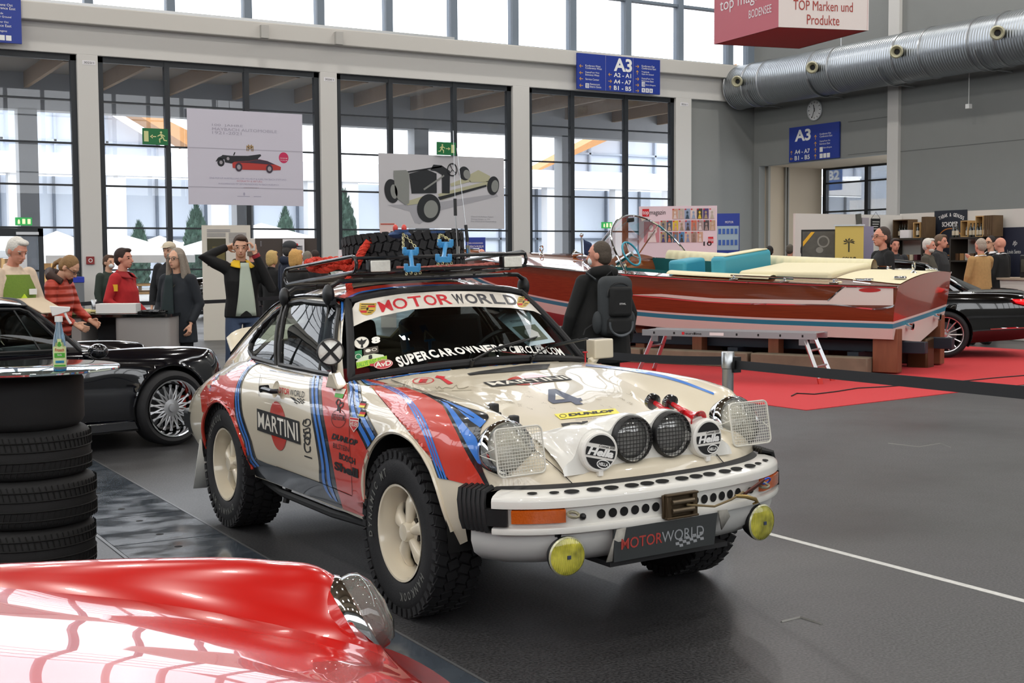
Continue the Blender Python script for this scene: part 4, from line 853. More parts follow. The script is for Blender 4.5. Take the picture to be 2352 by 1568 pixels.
# front valance, plate, fog lamps, sump guard
val = mat('valance_light_grey', 'c9c9c6', .5)
rb(sweep([(-.03, .492), (-.028, .45), (-.045, .40), (-.10, .362), (-.20, .345)], 0, 96, False), 'front_valance', val)
m0 = lookm((.966, -.06, .432), (1, 0, .18), (0, 1, 0))
pl_ = rb(MB().prism([(-.275, -.062), (.225, -.062), (.262, .062), (-.255, .062)], -.012, 0, m0), 'number_plate', mat('plate_black', '12181a', .35, coat=.6), sharp=0)
q = m0 @ M.Translation((0, 0, .0015)); a = MB(); txt(a, 'MOTOR', q, -.235, -.02, .042, .20, .01, .18); rb(a, 'plate_lettering', mat('plate_red', '9a2a20', .5), pl_, sharp=0)
a = MB(); txt(a, 'WORLD', q, -.03, -.02, .042, .21, .0, .18); 
for i in range(8):
    for j in range(3):
        if (i+j) % 2: rect(a, .03+i*.018, -.05+j*.011+.002*i, .048+i*.018, -.039+j*.011+.002*i, q)
rb(a, 'plate_lettering', mat('plate_silver', '8b8e92', .4), pl_, sharp=0)
rb(MB().add([(.955, -.305, .492), (.955, -.262, .494), (.962, -.30, .372), (.958, -.36, .372)], [(0, 1, 2, 3)]), 'plate_holder', mat('scuffed_paint', '98968f', .7, noise=.5, nscale=30), solid=.006)
rb(MB().add([(.955, .205, .5), (.955, .25, .5), (.955, .265, .47), (.955, .22, .42)], [(0, 1, 2, 3)]), 'plate_holder', mat('scuffed_paint', '98968f', .7, noise=.5, nscale=30), solid=.006)
fogy = mat('fog_yellow_lens', 'd2cb34', .12, coat=1); nt = fogy.node_tree; tcq = nt.nodes.new('ShaderNodeTexCoord'); wv = nt.nodes.new('ShaderNodeTexWave'); wv.bands_direction = 'Y'; wv.inputs['Scale'].default_value = 38; wv.inputs['Distortion'].default_value = 1.2; bpq = nt.nodes.new('ShaderNodeBump'); bpq.inputs['Distance'].default_value = .006; bpq.inputs['Strength'].default_value = .7; nq = nt.nodes.new('ShaderNodeTexNoise'); nq.inputs['Scale'].default_value = 14; rq = nt.nodes.new('ShaderNodeValToRGB'); rq.color_ramp.elements[0].position = .35; rq.color_ramp.elements[0].color = (.30, .29, .02, 1); rq.color_ramp.elements[1].position = .6; rq.color_ramp.elements[1].color = (.78, .72, .08, 1)
nt.links.new(tcq.outputs['Object'], wv.inputs['Vector']); nt.links.new(wv.outputs[0], bpq.inputs['Height']); nt.links.new(bpq.outputs[0], nt.nodes['Principled BSDF'].inputs['Normal']); nt.links.new(tcq.outputs['Object'], nq.inputs['Vector']); nt.links.new(nq.outputs[0], rq.inputs[0]); nt.links.new(rq.outputs[0], nt.nodes['Principled BSDF'].inputs['Base Color'])
for s in (-1, 1):
    y = s*.495; m0 = lookm((.885, y, .402), (1, s*.12-.02, -.02)); r = .078
    f = rb(MB().lathe([(.03, -.07), (.06, -.05), (r*.97, -.012), (r, .0), (r*.95, .006)], 32, m0), 'fog_lamp', black)
    rb(MB().lathe([(r*.96, .004), (r*1.0, .008), (r*.93, .014)], 32, m0), 'fog_lamp_rim', mat('rim_pale', 'c8c8a8', .3, .4), f)
    rb(MB().lathe([(r*.93, .012), (r*.7, .02), (r*.4, .024), (.0005, .026)], 32, m0), 'fog_lamp_lens', fogy, f)
    rb(MB().box(m0 @ V((0, 0, .027)), (.006, .014, .014)), 'fog_lamp_badge', navy, f, sharp=0); rb(MB().bx(.83, .86, y-.03, y+.02, .475, .50).cyl((.85, y-.012, .47), (.86, y-.012, .50), .012, 8), 'fog_lamp_bracket', black, f)
rb(MB().bx(.25, .90, -.30, .30, .33, .35), 'sump_guard', mat('dark_skid_plate', '202022', .5), sharp=0)
# flank hardware
hd = rb(MB().tube([V((-1.475, -.812, .885)), V((-1.46, -.835, .885)), V((-1.32, -.84, .885)), V((-1.30, -.812, .885))], [.014, .015, .013, .012], 8).cyl((-1.475, -.80, .885), (-1.475, -.845, .885), .019, 12), 'door_handle', mat('handle_dark', '26262a', .2, .5))
rb(MB().lathe([(.0005, -.004), (.03, -.002), (.042, .003), (.045, .006)], 20, lookm((-1.385, -.788, .885), (0, -1, .25))), 'handle_recess', cream)
rb(MB().tube([V((-1.85, -.70, .33)), V((-1.6, -.70, .30)), V((-.9, -.70, .30)), V((-.3, -.70, .33))], .022, 8).tube([V((-1.55, -.66, .40)), V((-1.55, -.70, .25))], .018, 8), 'sill_bar', mat('underside_black', '19191a', .6))
# spot lamp on the near wing mirror foot, far mirror
rb(MB().add([(-.80, -.70, .955), (-.66, -.70, .955), (-.64, -.765, .94), (-.80, -.765, .94), (-.745, -.72, 1.03), (-.70, -.72, 1.03), (-.695, -.765, 1.02), (-.745, -.765, 1.02)], [(0, 1, 2, 3)[::-1], (4, 5, 6, 7), (0, 1, 5, 4), (1, 2, 6, 5), (2, 3, 7, 6), (3, 0, 4, 7)]), 'mirror_foot', cream, bevel=.01)
m0 = lookm((-.655, -.79, 1.124), (.9, -.28, .05)); r = .063
sl = rb(MB().lathe([(.0005, -.075), (.035, -.07), (.055, -.045), (r, -.012), (r*1.03, .008), (r*.95, .016), (r*.92, .008)], 32, m0).cyl((-.71, -.75, 1.02), (-.675, -.775, 1.07), .013, 8), 'spot_lamp', mat('lamp_rubber_black', '1b1b1d', .5))
rb(MB().lathe([(r*.93, .006), (r*.6, .012), (.0005, .015)], 32, m0), 'spot_lamp_lens', lens, sl)
tp = MB(); 
for a in (R(40), R(-48)): tp.box(m0 @ V((0, 0, .0155)), (r*1.9, .016, .003), m=m0.to_3x3() @ M.Rotation(a, 3, 'Z'))
rb(tp, 'tape_cross', blackp, sl, sharp=0)
fm_ = rb(MB().box((-.735, .815, 1.035), (.085, .125, .105)).tube([V((-.72, .735, .965)), V((-.725, .765, .975)), V((-.73, .79, 1.0))], .024, 8), 'wing_mirror', cream, bevel=.034, seg=5); rb(MB().box((-.785, .815, 1.035), (.02, .125, .105)), 'mirror_glass', black, fm_, bevel=.006)
# wipers, aerials
for a, b, c in (((1079, 833), (1130, 806), (1199, 785)), ((1216, 824), (1255, 800), (1320, 785))):
    P = []
    for q in (a, b, c):
        d = ray(*q).normalized(); loc, no, _, _ = WB.ray_cast(CAM, d)
        if loc is None: loc, no, _, _ = RB.ray_cast(CAM, d)
        if loc is None: loc = dp(*q, 6.3)
        P.append((CI @ loc)+V((.03, 0, .015)))
    w = MB().tube([P[0]-V((.02, 0, .03)), P[0]], .012, 8).tube([P[0], P[1], P[2]], [.007, .006, .004], 6).obj('wiper_arm', black, rally)
    d = (P[2]-P[1]).normalized(); MB().tube([P[1]+d*.02-V((.012, 0, .008)), P[2]+d*.16-V((.02, 0, .012))], .006, 6).obj('wiper_blade', black, w)
an = MB().cyl((-.70, -.52, .972), (-.70, -.52, .99), .02, 12, .012).cyl((-.70, -.52, .99), (-.71, -.52, 1.06), .004, 8); rb(an, 'cowl_aerial', chrome)
an = MB().cyl((-.62, .64, .975), (-.62, .64, 1.03), .004, 6).cyl((-.62, .64, 1.03), (-.62, .64, 1.035), .014, 10); rb(an, 'cut_off_pull', redp)
# ducktail, tail lamp bar, rear bumper, mud flap, licence lights
rb(MB().grid(lambda u, v: V((-2.62-.36*v-.05*v*(1-abs(2*u-1)**3), (2*u-1)*(.54-.03*v), .955-.07*v+.24*v**2.2*(1-.25*abs(2*u-1)**8))), 28, 12), 'ducktail_spoiler', cream, solid=.03)
rb(MB().grid(lambda u, v: V((-2.88-.10*sin(pi/2*u), -.70+.0*v-.06*cos(pi/2*u)+.5*max(0, u-.5), .49+.13*v)), 14, 1).add([V((-2.78, -.79, .49)), V((-2.78, -.79, .62)), V((-2.95, -.79, .62)), V((-2.95, -.79, .49))], [(0, 1, 2, 3)]), 'rear_bumper_trim', black)
rbm = rb(MB().box((-3.18, 0, .56), (.22, 1.36, .13)).box((-2.98, -.70, .56), (.30, .14, .13)).box((-2.98, .70, .56), (.30, .14, .13)), 'rear_bumper', black, bevel=.03, seg=3)
lay('blue_stripe', [pg(rA, [(150, 1270), (178, 1250), (130, 1400), (108, 1420)]), pg(rA, [(170, 1340), (182, 1330), (175, 1450), (150, 1475)])], sblue, .003, 9, bvh([(([tuple(v.co) for v in rbm.data.vertices]), [tuple(p.vertices) for p in rbm.data.polygons])], CM))
rb(MB().add([(-2.68, -.80, .50), (-2.68, -.62, .50), (-2.74, -.62, .16), (-2.74, -.84, .17)], [(0, 1, 2, 3)]), 'mud_flap', mat('flap_pale', 'd2d2cc', .6), solid=.008)
# wheels
wl = mat('tyre_lettering_grey', '6f706c', .6)
for x, w in ((0.03, .215), (-2.235, .235)):
    for s in (-1, 1):
        t, mm = petal_wheel(rally, x, s*.70, .362, s, .362, w, .205, w*.42, cream, rubber)
        if s < 0:
            a = MB()
            for word, a0, flip in (('HANKOOK', (-62 if x > -1 else 118), 1), ('DYNAMIC MT', (148 if x > -1 else -98), 1)):
                n = len(word)
                for i, ch in enumerate(word):
                    if ch == ' ': continue
                    th = R(a0+(n/2-i)*8.4); rad = .272; c = V((rad*cos(th), -w/2*1.035, rad*sin(th)))
                    txt(a, ch, mm @ lookm(c, (0, -1, 0), (sin(th), 0, -cos(th))), -.006 if ch == 'I' else -.014, -.018, .036, .008 if ch == 'I' else .026, .02)
            a.obj('tyre_lettering', wl, t, sharp=0)
# roof rack ------------------------------------------------------------------
rkm = mat('rack_black_tube', '16171a', .3, coat=.3); slope = lambda x: 1.488+(.07*(x+.97)/.97)
rk = MB(); xf, xr, yw = -.965, -1.94, .50
def loop(z): 
    P = [(xr, -yw), (xf-.03, -yw), (xf-.005, -yw+.03), (xf, -yw+.07), (xf, yw-.07), (xf-.005, yw-.03), (xf-.03, yw), (xr, yw)]
    return [V((x, y, slope(x)+z)) for x, y in P]
def hoop(s):      # side rail: two bars joined by rounded ends
    P = [V((xr+.03, s*yw, slope(xr))), V((xf-.04, s*yw, slope(xf)))]+[V((xf-.04+.042*sin(a), s*yw, slope(xf)+.04-.04*cos(a))) for a in [pi*k/6 for k in range(1, 6)]]+[V((xf-.04, s*yw, slope(xf)+.08)), V((xr+.03, s*yw, slope(xr)+.085))]+[V((xr+.03-.042*sin(a), s*yw, slope(xr)+.042+.042*cos(a))) for a in [pi*k/6 for k in range(1, 6)]]
    return P
for s in (-1, 1): rk.tube(hoop(s), .0095, 8, closed=True)
rk.tube([V((xf, -yw, slope(xf)+.07)), V((xf, yw, slope(xf)+.07))], .009, 8); rk.tube([V((xf, -yw, slope(xf)+.005)), V((xf, yw, slope(xf)+.005))], .008, 8)
rk.tube([V((xr+.03, -yw, slope(xr)+.07)), V((xr+.03, yw, slope(xr)+.07))], .008, 8); rk.tube([V((xr+.03, -yw, slope(xr))), V((xr+.03, yw, slope(xr)))], .008, 8)
for k in range(1, 6): x = xf+(xr-xf)*k/6; rk.tube([V((x, -yw, slope(x)-.004)), V((x, yw, slope(x)-.004))], .006, 6)
for y in (-.25, 0, .25): rk.tube([V((xf, y, slope(xf))), V((xr+.03, y, slope(xr)))], .007, 6)
rack = rb(rk, 'roof_rack', rkm)
for x, zz in ((-1.13, 1.36), (-1.74, 1.335)):
    for s in (-1, 1):
        f = rb(MB().tube([V((x+.06, s*.42, slope(x)-.03)), V((x+.02, s*.53, slope(x)-.035)), V((x+.005, s*.575, slope(x)-.06)), V((x, s*.585, zz+.05)), V((x, s*.585, zz+.02))], .0125, 8), 'rack_leg', rkm, rack)
        rb(MB().ell((x-.005, s*.585, zz+.015), (.05, .028, .055), 12).box((x, s*.575, zz-.02), (.07, .03, .03)), 'rack_clamp', black, rack)
    rb(MB().tube([V((x+.06, -.43, slope(x)-.032)), V((x+.06, .43, slope(x)-.032))], .012, 8), 'rack_crossbar', rkm, rack)
for y in (-.39, .39):
    l = rb(MB().box((xf+.02, y, slope(xf)+.028), (.05, .118, .066)), 'rack_lamp', black, rack, bevel=.008); rb(MB().box((xf+.048, y, slope(xf)+.028), (.012, .108, .056)), 'rack_lamp_lens', lens, l, bevel=.004)
# information sheet leaning inside the windshield
m0 = lookm((-.93, .34, 1.13), (.75, -.28, .62), (.25, .97, 0))
# ---------------------------------------------------------------- other vehicles
def mesh_wheel(parent, cx, cy, cz, side, r, w, rr, dep, nsp=15, lipm=None, spm=None, tread='slick', ten=False):
    ty, tb = tyre_mesh(r, w, rr, 48, tread); rt = M.Rotation(pi/2, 4, 'X')
    mm = M.Translation((cx, cy, cz)) @ (M.Identity(4) if side < 0 else M.Rotation(pi, 4, 'Z'))
    t = ty.xf(mm).obj('tyre', rubber, parent, sharp=50)
    lip = MB().lathe([(rr*1.0, dep), (rr*1.03, dep+.010), (rr*.985, dep+.008), (rr*.95, dep-.008), (rr*.90, dep-.04), (rr*.84, dep-.075), (rr*.82, dep-.12)] if not ten else [(rr*1.0, dep), (rr*1.03, dep+.010), (rr*.985, dep+.008), (rr*.96, dep-.006), (rr*.94, dep-.10)], 48, rt)
    rim = lip.xf(mm).obj('rim', lipm or chrome, parent, sharp=50); sp = MB()
    for k in range(nsp):
        a = 2*pi*k/nsp
        P = lambda q, rad, z: rt @ V((rad*cos(q), rad*sin(q), z))
        if ten: sp.tube([P(a, rr*.16, dep-.03), P(a, rr*.55, dep-.012), P(a, rr*.95, dep-.012)], [rr*.05, rr*.042, rr*.05], 6)
        else:
            for s in (-1, 1): sp.tube([P(a, rr*.26, dep-.055), P(a+s*.06, rr*.45, dep-.05), P(a+s*.21, rr*.84, dep-.06)], [rr*.045, rr*.036, rr*.04], 6)
    s_ = sp.xf(mm).obj('spokes', spm or mat('spoke_grey', 'b9babd', .3, .75), rim)
    MB().lathe([(rr*.33, dep-.08), (rr*.31, dep-.045), (rr*.16, dep-.04), (rr*.14, dep-.02), (.0005, dep-.018)], 24, rt).xf(mm).obj('hub_cap', spm or mat('spoke_grey'), rim)
    MB().lathe([(rr*.72, dep-.13), (rr*.72, dep-.12), (.0005, dep-.12)], 32, rt).xf(mm).obj('brake_disc', mat('disc_steel', '58585a', .4, .7), rim)
    return rim, mm, rt
# dark blue coupe at left
navyp = mat('midnight_blue_paint', '04060f', .1, coat=1, coatr=.01)
def lowmod(p, s, c):
    if s <= 3: return p+V((0, 0, -.05*(3-s)/3))
    return p
def flare(p, s, c):
    p = p.copy()
    k = math.exp(-((p.x-.05)/.42)**2)*.05+math.exp(-((p.x+2.24)/.5)**2)*.09
    if c in (1, 2, 3): p.y += k*(1 if c < 3 else .6)
    if c == 0: p.y += k*.7; p.z -= .06
    return lowmod(p, s, c)
nav, nout, _, _, _ = sports_coupe('sports_coupe', 'dark blue sports coupe with polished mesh wheels behind the tyre stack', V((2.745, 11.559, 0)), .257, navyp, dict(dz=.15, mod=flare, su=7, gutter=navyp, wells=[(.05, .335, .345, 0), (-2.24, .33, .345, 1)]))
for x, w in ((.04, .235), (-2.24, .285)):
    for s in (-1, 1):
        rim, mm, rt = mesh_wheel(nav, x, s*(.775 if x > -1 else .80), .318, s, .318, w, .232, w*.46, 18)
        cal = MB().box(rt @ V((.13, .03, w*.46-.10)), (.07, .03, .12)); cal.xf(mm).obj('brake_caliper', mat('caliper_red', 'b02418', .4), rim, bevel=.008)
nout(MB().ell((-.62, -.86, .83), (.075, .10, .062), 16).tube([V((-.66, -.70, .80)), V((-.64, -.80, .81))], .025, 8), 'wing_mirror', navyp)
nout(MB().bx(-2.0, .2, -.81, -.79, .16, .24), 'sill_skirt', navyp, False, True, bevel=.01)
nout(MB().grid(lambda u, v: V((.50+.30*sqrt(max(0, 1-(2*u-1)**2*.8))-.02*v, (2*u-1)*.80, .14+.40*v)), 24, 4), 'front_bumper', navyp)
for s in (-1, 1): nout(MB().lathe([(.112, -.03), (.112, .004), (.10, .016), (.06, .03), (.0005, .036)], 28, lookm((.60, s*.585, .575), (.8, 0, .6))), 'headlamp', mat('headlamp_glass'))
# red coupe in the foreground
redc = mat('guards_red_paint', 'c3140f', .22, coat=1, coatr=.01)
rdc, rdout, _, _, _ = sports_coupe('sports_coupe', 'glossy red sports coupe nose in the near left foreground', V((.504, 2.622, 0)), -.291, redc, dict(dz=.17, su=10, wells=[(.06, .31, .335, 0), (-2.24, .32, .335, 1)]))
for x, w in ((.04, .205), (-2.24, .225)):
    for s in (-1, 1): petal_wheel(rdc, x, s*.68, .305, s, .305, w, .205, w*.42, alu, rubber, 'slick')
for s in (-1, 1):
    m0 = lookm((.648, s*.591, .627), (.87, .0, .48)); rr_ = .118
    rg_ = rdout(MB().lathe([(rr_*1.0, -.035), (rr_*1.035, -.012), (rr_*1.02, .008), (rr_*.95, .018), (rr_*.87, .010)], 48, m0), 'headlamp_ring', chrome)
    rdout(MB().lathe([(rr_*.9, -.16), (rr_*1.03, -.10), (rr_*1.045, -.02), (rr_*1.0, -.018)], 48, m0), 'headlamp_bucket', redc, parent=rg_)
    rdout(MB().lathe([(rr_*.88, -.03), (rr_*.5, -.075), (.0005, -.09)], 32, m0), 'headlamp_reflector', chrome, parent=rg_)
    rdout(MB().lathe([(rr_*.90, .012), (rr_*.88, .040), (rr_*.80, .060), (rr_*.5, .078), (.0005, .085)], 48, m0), 'headlamp_lens', glassmat('clear_lamp_glass', (.86, .88, .84), 1.8, body=.16, bcol=(.8, .82, .76)), parent=rg_)
rdout(MB().grid(lambda u, v: V((.60+.30*sqrt(max(0, 1-(2*u-1)**2*.85))+.02*v*(1-v), (2*u-1)*.80, .16+.33*v)), 24, 6), 'front_bumper', redc)
# saloon cars by sections -----------------------------------------------------
def saloon(name, label, loc, rz, paint, P, glass=None, group=None):
    # P: stations of the lower body (x, half width, sill z, shoulder z, deck z) ; roof list (x, half width, z) with glass between
    root = thing(name, label, 'car', loc, rz, group)
    st = P['st']; fx = [pchip([s[0] for s in st[::-1]], [s[k] for s in st[::-1]]) for k in range(1, 5)]; x0, x1 = st[0][0], st[-1][0]; wr = P['wells']
    n = 90; sec = []
    for i in range(n+1):
        x = x0+(x1-x0)*i/n; w, zs, zh, zd = [f(x) for f in fx]
        prof = [(w*.93, zs), (w*.99, zs+.08), (w, zs+(zh-zs)*.45), (w*.985, zs+(zh-zs)*.8), (w*.93, zh), (w*.80, zh+(zd-zh)*.6), (w*.45, zd-.01), (0, zd)]
        row = [catmull([V((x, a, b)) for a, b in prof], 7*j/28) for j in range(29)]; row[-1].y = 0; sec.append(row)
    vs = [p for r_ in sec for p in r_]; fs = []
    ins = lambda p: any((p.x-a)**2+(p.z-b)**2 < r*r for a, b, r in wr) and p.y > .4
    cab = P['cab']
    for i in range(n):
        for j in range(28):
            q = (i*29+j, (i+1)*29+j, (i+1)*29+j+1, i*29+j+1); c = (vs[q[0]]+vs[q[2]])/2
            if j < 15 and all(ins(vs[k]) for k in q): continue
            fs.append(q)
    for p in vs:
        if ins(p):
            a, b, r = min(wr, key=lambda w_: abs(hypot(p.x-w_[0], p.z-w_[1])-w_[2])); d = hypot(p.x-a, p.z-b) or 1
            p.x = a+(p.x-a)/d*r; p.z = b+(p.z-b)/d*r
    m = MB().add(vs, fs); k = len(m.v); m.add([(x, -y, z) for x, y, z in m.v], [f[::-1] for f in fs])
    for e in (0, n): 
        row = [sec[e][j] for j in range(29)]; m.add(row+[V((p.x, -p.y, p.z)) for p in row[::-1]], [tuple(range(58))])
    m.obj('body_shell', paint, root, sharp=50)
    for a, b, r in wr:
        for s in (-1, 1): MB().grid(lambda u, v: V((a+r*cos(R(-30+240*u)), s*(P['w']-.03-v*.35), b+r*sin(R(-30+240*u)))), 24, 2).add([V((a+r*cos(2*pi*q/24), s*(P['w']-.36), b+r*sin(2*pi*q/24))) for q in range(24)], [tuple(range(24))]).obj('wheel_arch_liner', mat('arch_liner_black', '0d0d0e', .8), root)
    # greenhouse: base polygon on the shoulder, roof polygon above
    bs, rf = cab['base'], cab['roof']; gm = MB(); nb = len(bs)
    ring_b = [V(p) for p in bs]+[V((p[0], -p[1], p[2])) for p in bs[::-1]]; ring_r = [V(p) for p in rf]+[V((p[0], -p[1], p[2])) for p in rf[::-1]]; L = len(ring_b)
    gm.add(ring_b+[ring_b[i].lerp(ring_r[i], .5)+V((0, (.02 if ring_b[i].y > 0 else -.02), .0)) for i in range(L)]+ring_r, [(i, (i+1) % L, L+(i+1) % L, L+i) for i in range(L)]+[(L+i, L+(i+1) % L, 2*L+(i+1) % L, 2*L+i) for i in range(L)])
    gm.obj('side_window', glass or mat('privacy_glass', '08090b', .04, coat=1), root, sharp=60)
    nr = len(rf); rm_ = MB().grid(lambda u, v: (lambda p: V((p.x, p.y*(1-2*v), p.z+.06*(1-(2*v-1)**2))))(catmull([V(q) for q in rf], u*(nr-1))), 24, 12); rm_.obj('roof', paint, root, sharp=60)
    tr = MB().tube([p+V((0, .006 if p.y > 0 else -.006, .005)) for p in ring_r], .016, 6, closed=True)
    for i in cab.get('pillars', []):
        for s in (0, 1): q = i if not s else L-1-i; tr.tube([ring_b[q], ring_b[q].lerp(ring_r[q], .5)+V((0, .02 if ring_b[q].y > 0 else -.02, 0)), ring_r[q]], .03, 6)
    tr.obj('window_pillar', paint, root)
    return root
blkp = mat('black_car_paint', '060607', .08, coat=1, coatr=.01)
bm_ = saloon('saloon_car', 'black luxury saloon with bright multi-spoke wheels behind the boat', V((13.908, 16.367, 0)), R(140.79), blkp, dict(w=.94,
  st=[(.92, .70, .28, .60, .64), (.80, .82, .22, .68, .74), (.45, .92, .20, .80, .90), (-.3, .945, .20, .90, .99), (-1.2, .95, .20, .95, 1.0), (-2.6, .95, .20, .97, 1.02), (-3.3, .945, .22, .98, 1.05), (-3.85, .93, .26, .97, 1.06), (-4.3, .87, .30, .95, 1.04), (-4.46, .78, .36, .86, .93)],
  wells=[(0, .37, .40), (-3.1, .37, .40)], cab=dict(base=[(-.55, .62, .99), (-.75, .80, .97), (-1.3, .84, .97), (-2.3, .85, .98), (-3.0, .83, .99), (-3.45, .72, 1.02), (-3.7, .52, 1.05)], roof=[(-1.25, .50, 1.40), (-1.32, .58, 1.42), (-1.6, .60, 1.45), (-2.2, .60, 1.46), (-2.65, .58, 1.44), (-2.85, .54, 1.41), (-2.95, .46, 1.39)], pillars=[1, 3, 5])))
spk = mat('bright_spoke', 'cfc9c8', .22, .9)
for x in (0, -3.1):
    for s in (-1, 1): mesh_wheel(bm_, x, s*.83, .362, s, .362, .25, .262, .11, 14, spk, spk, 'slick', True)
for s in (-1, 1):
    m = MB().add([(-4.06, s*.93, .90), (-4.3, s*.885, .895), (-4.45, s*.76, .87), (-4.48, s*.50, .86), (-4.48, s*.50, .82), (-4.46, s*.76, .80), (-4.33, s*.90, .79), (-4.12, s*.935, .84)], [tuple(range(8))])
    m.obj('tail_lamp', mat('tail_lamp_red', 'd01018', .15, coat=1, emit=1.2), bm_, solid=.02)
    MB().tube([V((-3.75, s*.96, .45)), V((-4.3, s*.90, .47)), V((-4.47, s*.62, .46))], .012, 6).obj('bumper_trim', chrome, bm_)
    MB().tube([V((-.6, s*.80, .985)), V((-2.3, s*.868, .99)), V((-3.35, s*.79, 1.02))], .010, 6).obj('window_trim', chrome, bm_)
    MB().box((-4.44, s*.55, .36), (.06, .28, .09)).obj('exhaust_trim', chrome, bm_, bevel=.02)
# vintage cars at the far left display
for lb, loc, rz, pm, gl in (('black vintage saloon parked at the windows behind the visitors', V(dp(500, 700, 37)), R(163), blkp, mat('vintage_glass', 'a9b8b0', .08, coat=1)),):
    loc.z = 0
    v_ = saloon('vintage_car', lb, loc, rz, pm, dict(w=.72, st=[(.75, .42, .45, .85, 1.0), (.6, .50, .45, .95, 1.1), (-.2, .55, .45, 1.0, 1.15), (-1.0, .68, .42, 1.05, 1.15), (-2.4, .74, .42, 1.08, 1.16), (-3.2, .72, .45, 1.05, 1.14), (-3.8, .55, .5, .9, .95)],
      wells=[(0, .38, .05), (-3.0, .38, .43)], cab=dict(base=[(-1.0, .5, 1.13), (-1.05, .64, 1.1), (-1.8, .70, 1.1), (-2.6, .70, 1.1), (-3.2, .6, 1.1), (-3.4, .4, 1.12)], roof=[(-1.25, .5, 1.58), (-1.3, .58, 1.6), (-1.8, .60, 1.64), (-2.6, .6, 1.64), (-2.95, .5, 1.58), (-3.05, .4, 1.55)], pillars=[1, 2, 3, 4])), gl)
    for x in (.1, -3.0):
        for s in (-1, 1):
            mesh_wheel(v_, x, s*.72, .38, s, .38, .16, .24, .06, 12, chrome, alu, 'slick', True)
            if x > -1: MB().grid(lambda u, v: V((x+.47*cos(R(200-190*u)), s*(.60+.22*v), .38+.50*sin(R(200-190*u))*(1-.04*(2*v-1)**2))), 20, 5).obj('front_wing', pm, v_, solid=.02)
    for s in (-1, 1): MB().lathe([(.02, -.16), (.09, -.08), (.11, 0), (.1, .02), (.0005, .03)], 20, lookm((.72, s*.42, .92), (1, 0, 0))).obj('headlamp', chrome, v_); MB().bx(-2.6, -.4, s*.72-.06, s*.72+.06, .34, .38).obj('running_board', black, v_)
    MB().tube([V((.92, -.7, .5)), V((.98, 0, .5)), V((.92, .7, .5))], .035, 8).obj('bumper', chrome, v_); MB().bx(.74, .80, -.32, .32, .5, 1.05).obj('radiator_grille', chrome, v_, bevel=.03)
# ---------------------------------------------------------------- varnished motor boat on its cradle
def wood(name, a, b, rough, scale, coat=1, dist=3):
    m = mat(name, a, rough, coat=coat); nt = m.node_tree; bs = nt.nodes['Principled BSDF']; tc = nt.nodes.new('ShaderNodeTexCoord'); mp = nt.nodes.new('ShaderNodeMapping'); mp.inputs['Scale'].default_value = scale
    n = nt.nodes.new('ShaderNodeTexNoise'); n.inputs['Scale'].default_value = dist; n.inputs['Detail'].default_value = 6; mx = nt.nodes.new('ShaderNodeMix'); mx.data_type = 'RGBA'; mx.inputs[6].default_value = (*lin(a), 1); mx.inputs[7].default_value = (*lin(b), 1)
    nt.links.new(tc.outputs['Object'], mp.inputs[0]); nt.links.new(mp.outputs[0], n.inputs['Vector']); nt.links.new(n.outputs[0], mx.inputs[0]); nt.links.new(mx.outputs[2], bs.inputs['Base Color']); return m
mahog = wood('varnished_mahogany', '5c2a12', '804020', .2, (.6, 8, 14), 1, 4)
BH = R(113); BO = D_ = dp(2050, 766, 17.0); bl_ = V((-sin(BH), cos(BH), 0)); BC = BO-bl_*1.0
boat = thing('motor_boat', 'varnished mahogany motor boat with teal and cream cockpit on its cradle', 'boat', BC, 0); boat.rotation_euler = (R(-4.5), R(-.6), BH)
BM = M.Translation(BC) @ boat.rotation_euler.to_matrix().to_4x4(); BI = BM.inverted()
SX = [0, 1.5, 3, 4.6, 5.9, 7.0, 7.75, 8.1]
q_ = lambda ys: pchip(SX, ys)
hb, hz = q_([1.06, 1.13, 1.18, 1.14, .98, .68, .33, .02]), q_([.70, .73, .78, .86, .93, .99, 1.03, 1.05])
cb, cz = q_([1.0, 1.03, 1.0, .88, .68, .40, .16, .01]), q_([0, 0, .02, .08, .19, .36, .56, .74]); kz = q_([-.16, -.18, -.2, -.2, -.16, -.02, .28, .66])
def hullp(x, v):     # v 0 sheer .. 1 chine
    y = hb(x)+(cb(x)-hb(x))*v+.05*sin(pi*v)*(1-x/9); z = hz(x)+(cz(x)-hz(x))*v; return V((x+(-.10*(1-v) if x < .01 else 0), y, z))
NX = 60
def strip(v0, v1, nv, s):
    return MB().grid(lambda u, v: (lambda p: V((p.x, s*p.y, p.z)))(hullp(8.1*u, v0(8.1*u)+(v1(8.1*u)-v0(8.1*u))*v)), NX, nv)
vt = lambda h: (lambda x: 1-h/(hz(x)-cz(x)))
teal = mat('teal_stripe_paint', '158aa6', .45, coat=.2); bwhite = mat('boat_white_paint', 'dcd8d0', .35, coat=.35)
hsets = []
for s in (-1, 1):
    for nm, v0, v1, nv, m_ in (('hull_planking', lambda x: 0, vt(.245), 10, mahog), ('boot_stripe', vt(.245), vt(.215), 1, bwhite), ('boot_stripe', vt(.215), vt(.15), 2, teal), ('boot_stripe', vt(.15), lambda x: 1, 3, bwhite)):
        a = strip(v0, v1, nv, s); hsets.append((a.v, a.f)); a.obj(nm, m_, boat)
MB().grid(lambda u, v: V((8.1*u, cb(8.1*u)*(1-2*v), cz(8.1*u)+(kz(8.1*u)-cz(8.1*u))*(1-abs(2*v-1)))), NX, 8).obj('hull_bottom', mat('antifouling_dark_red', '4a1512', .4, coat=.4), boat)
tv = [0, 1-.245/.7, 1-.215/.7, 1-.15/.7, 1]
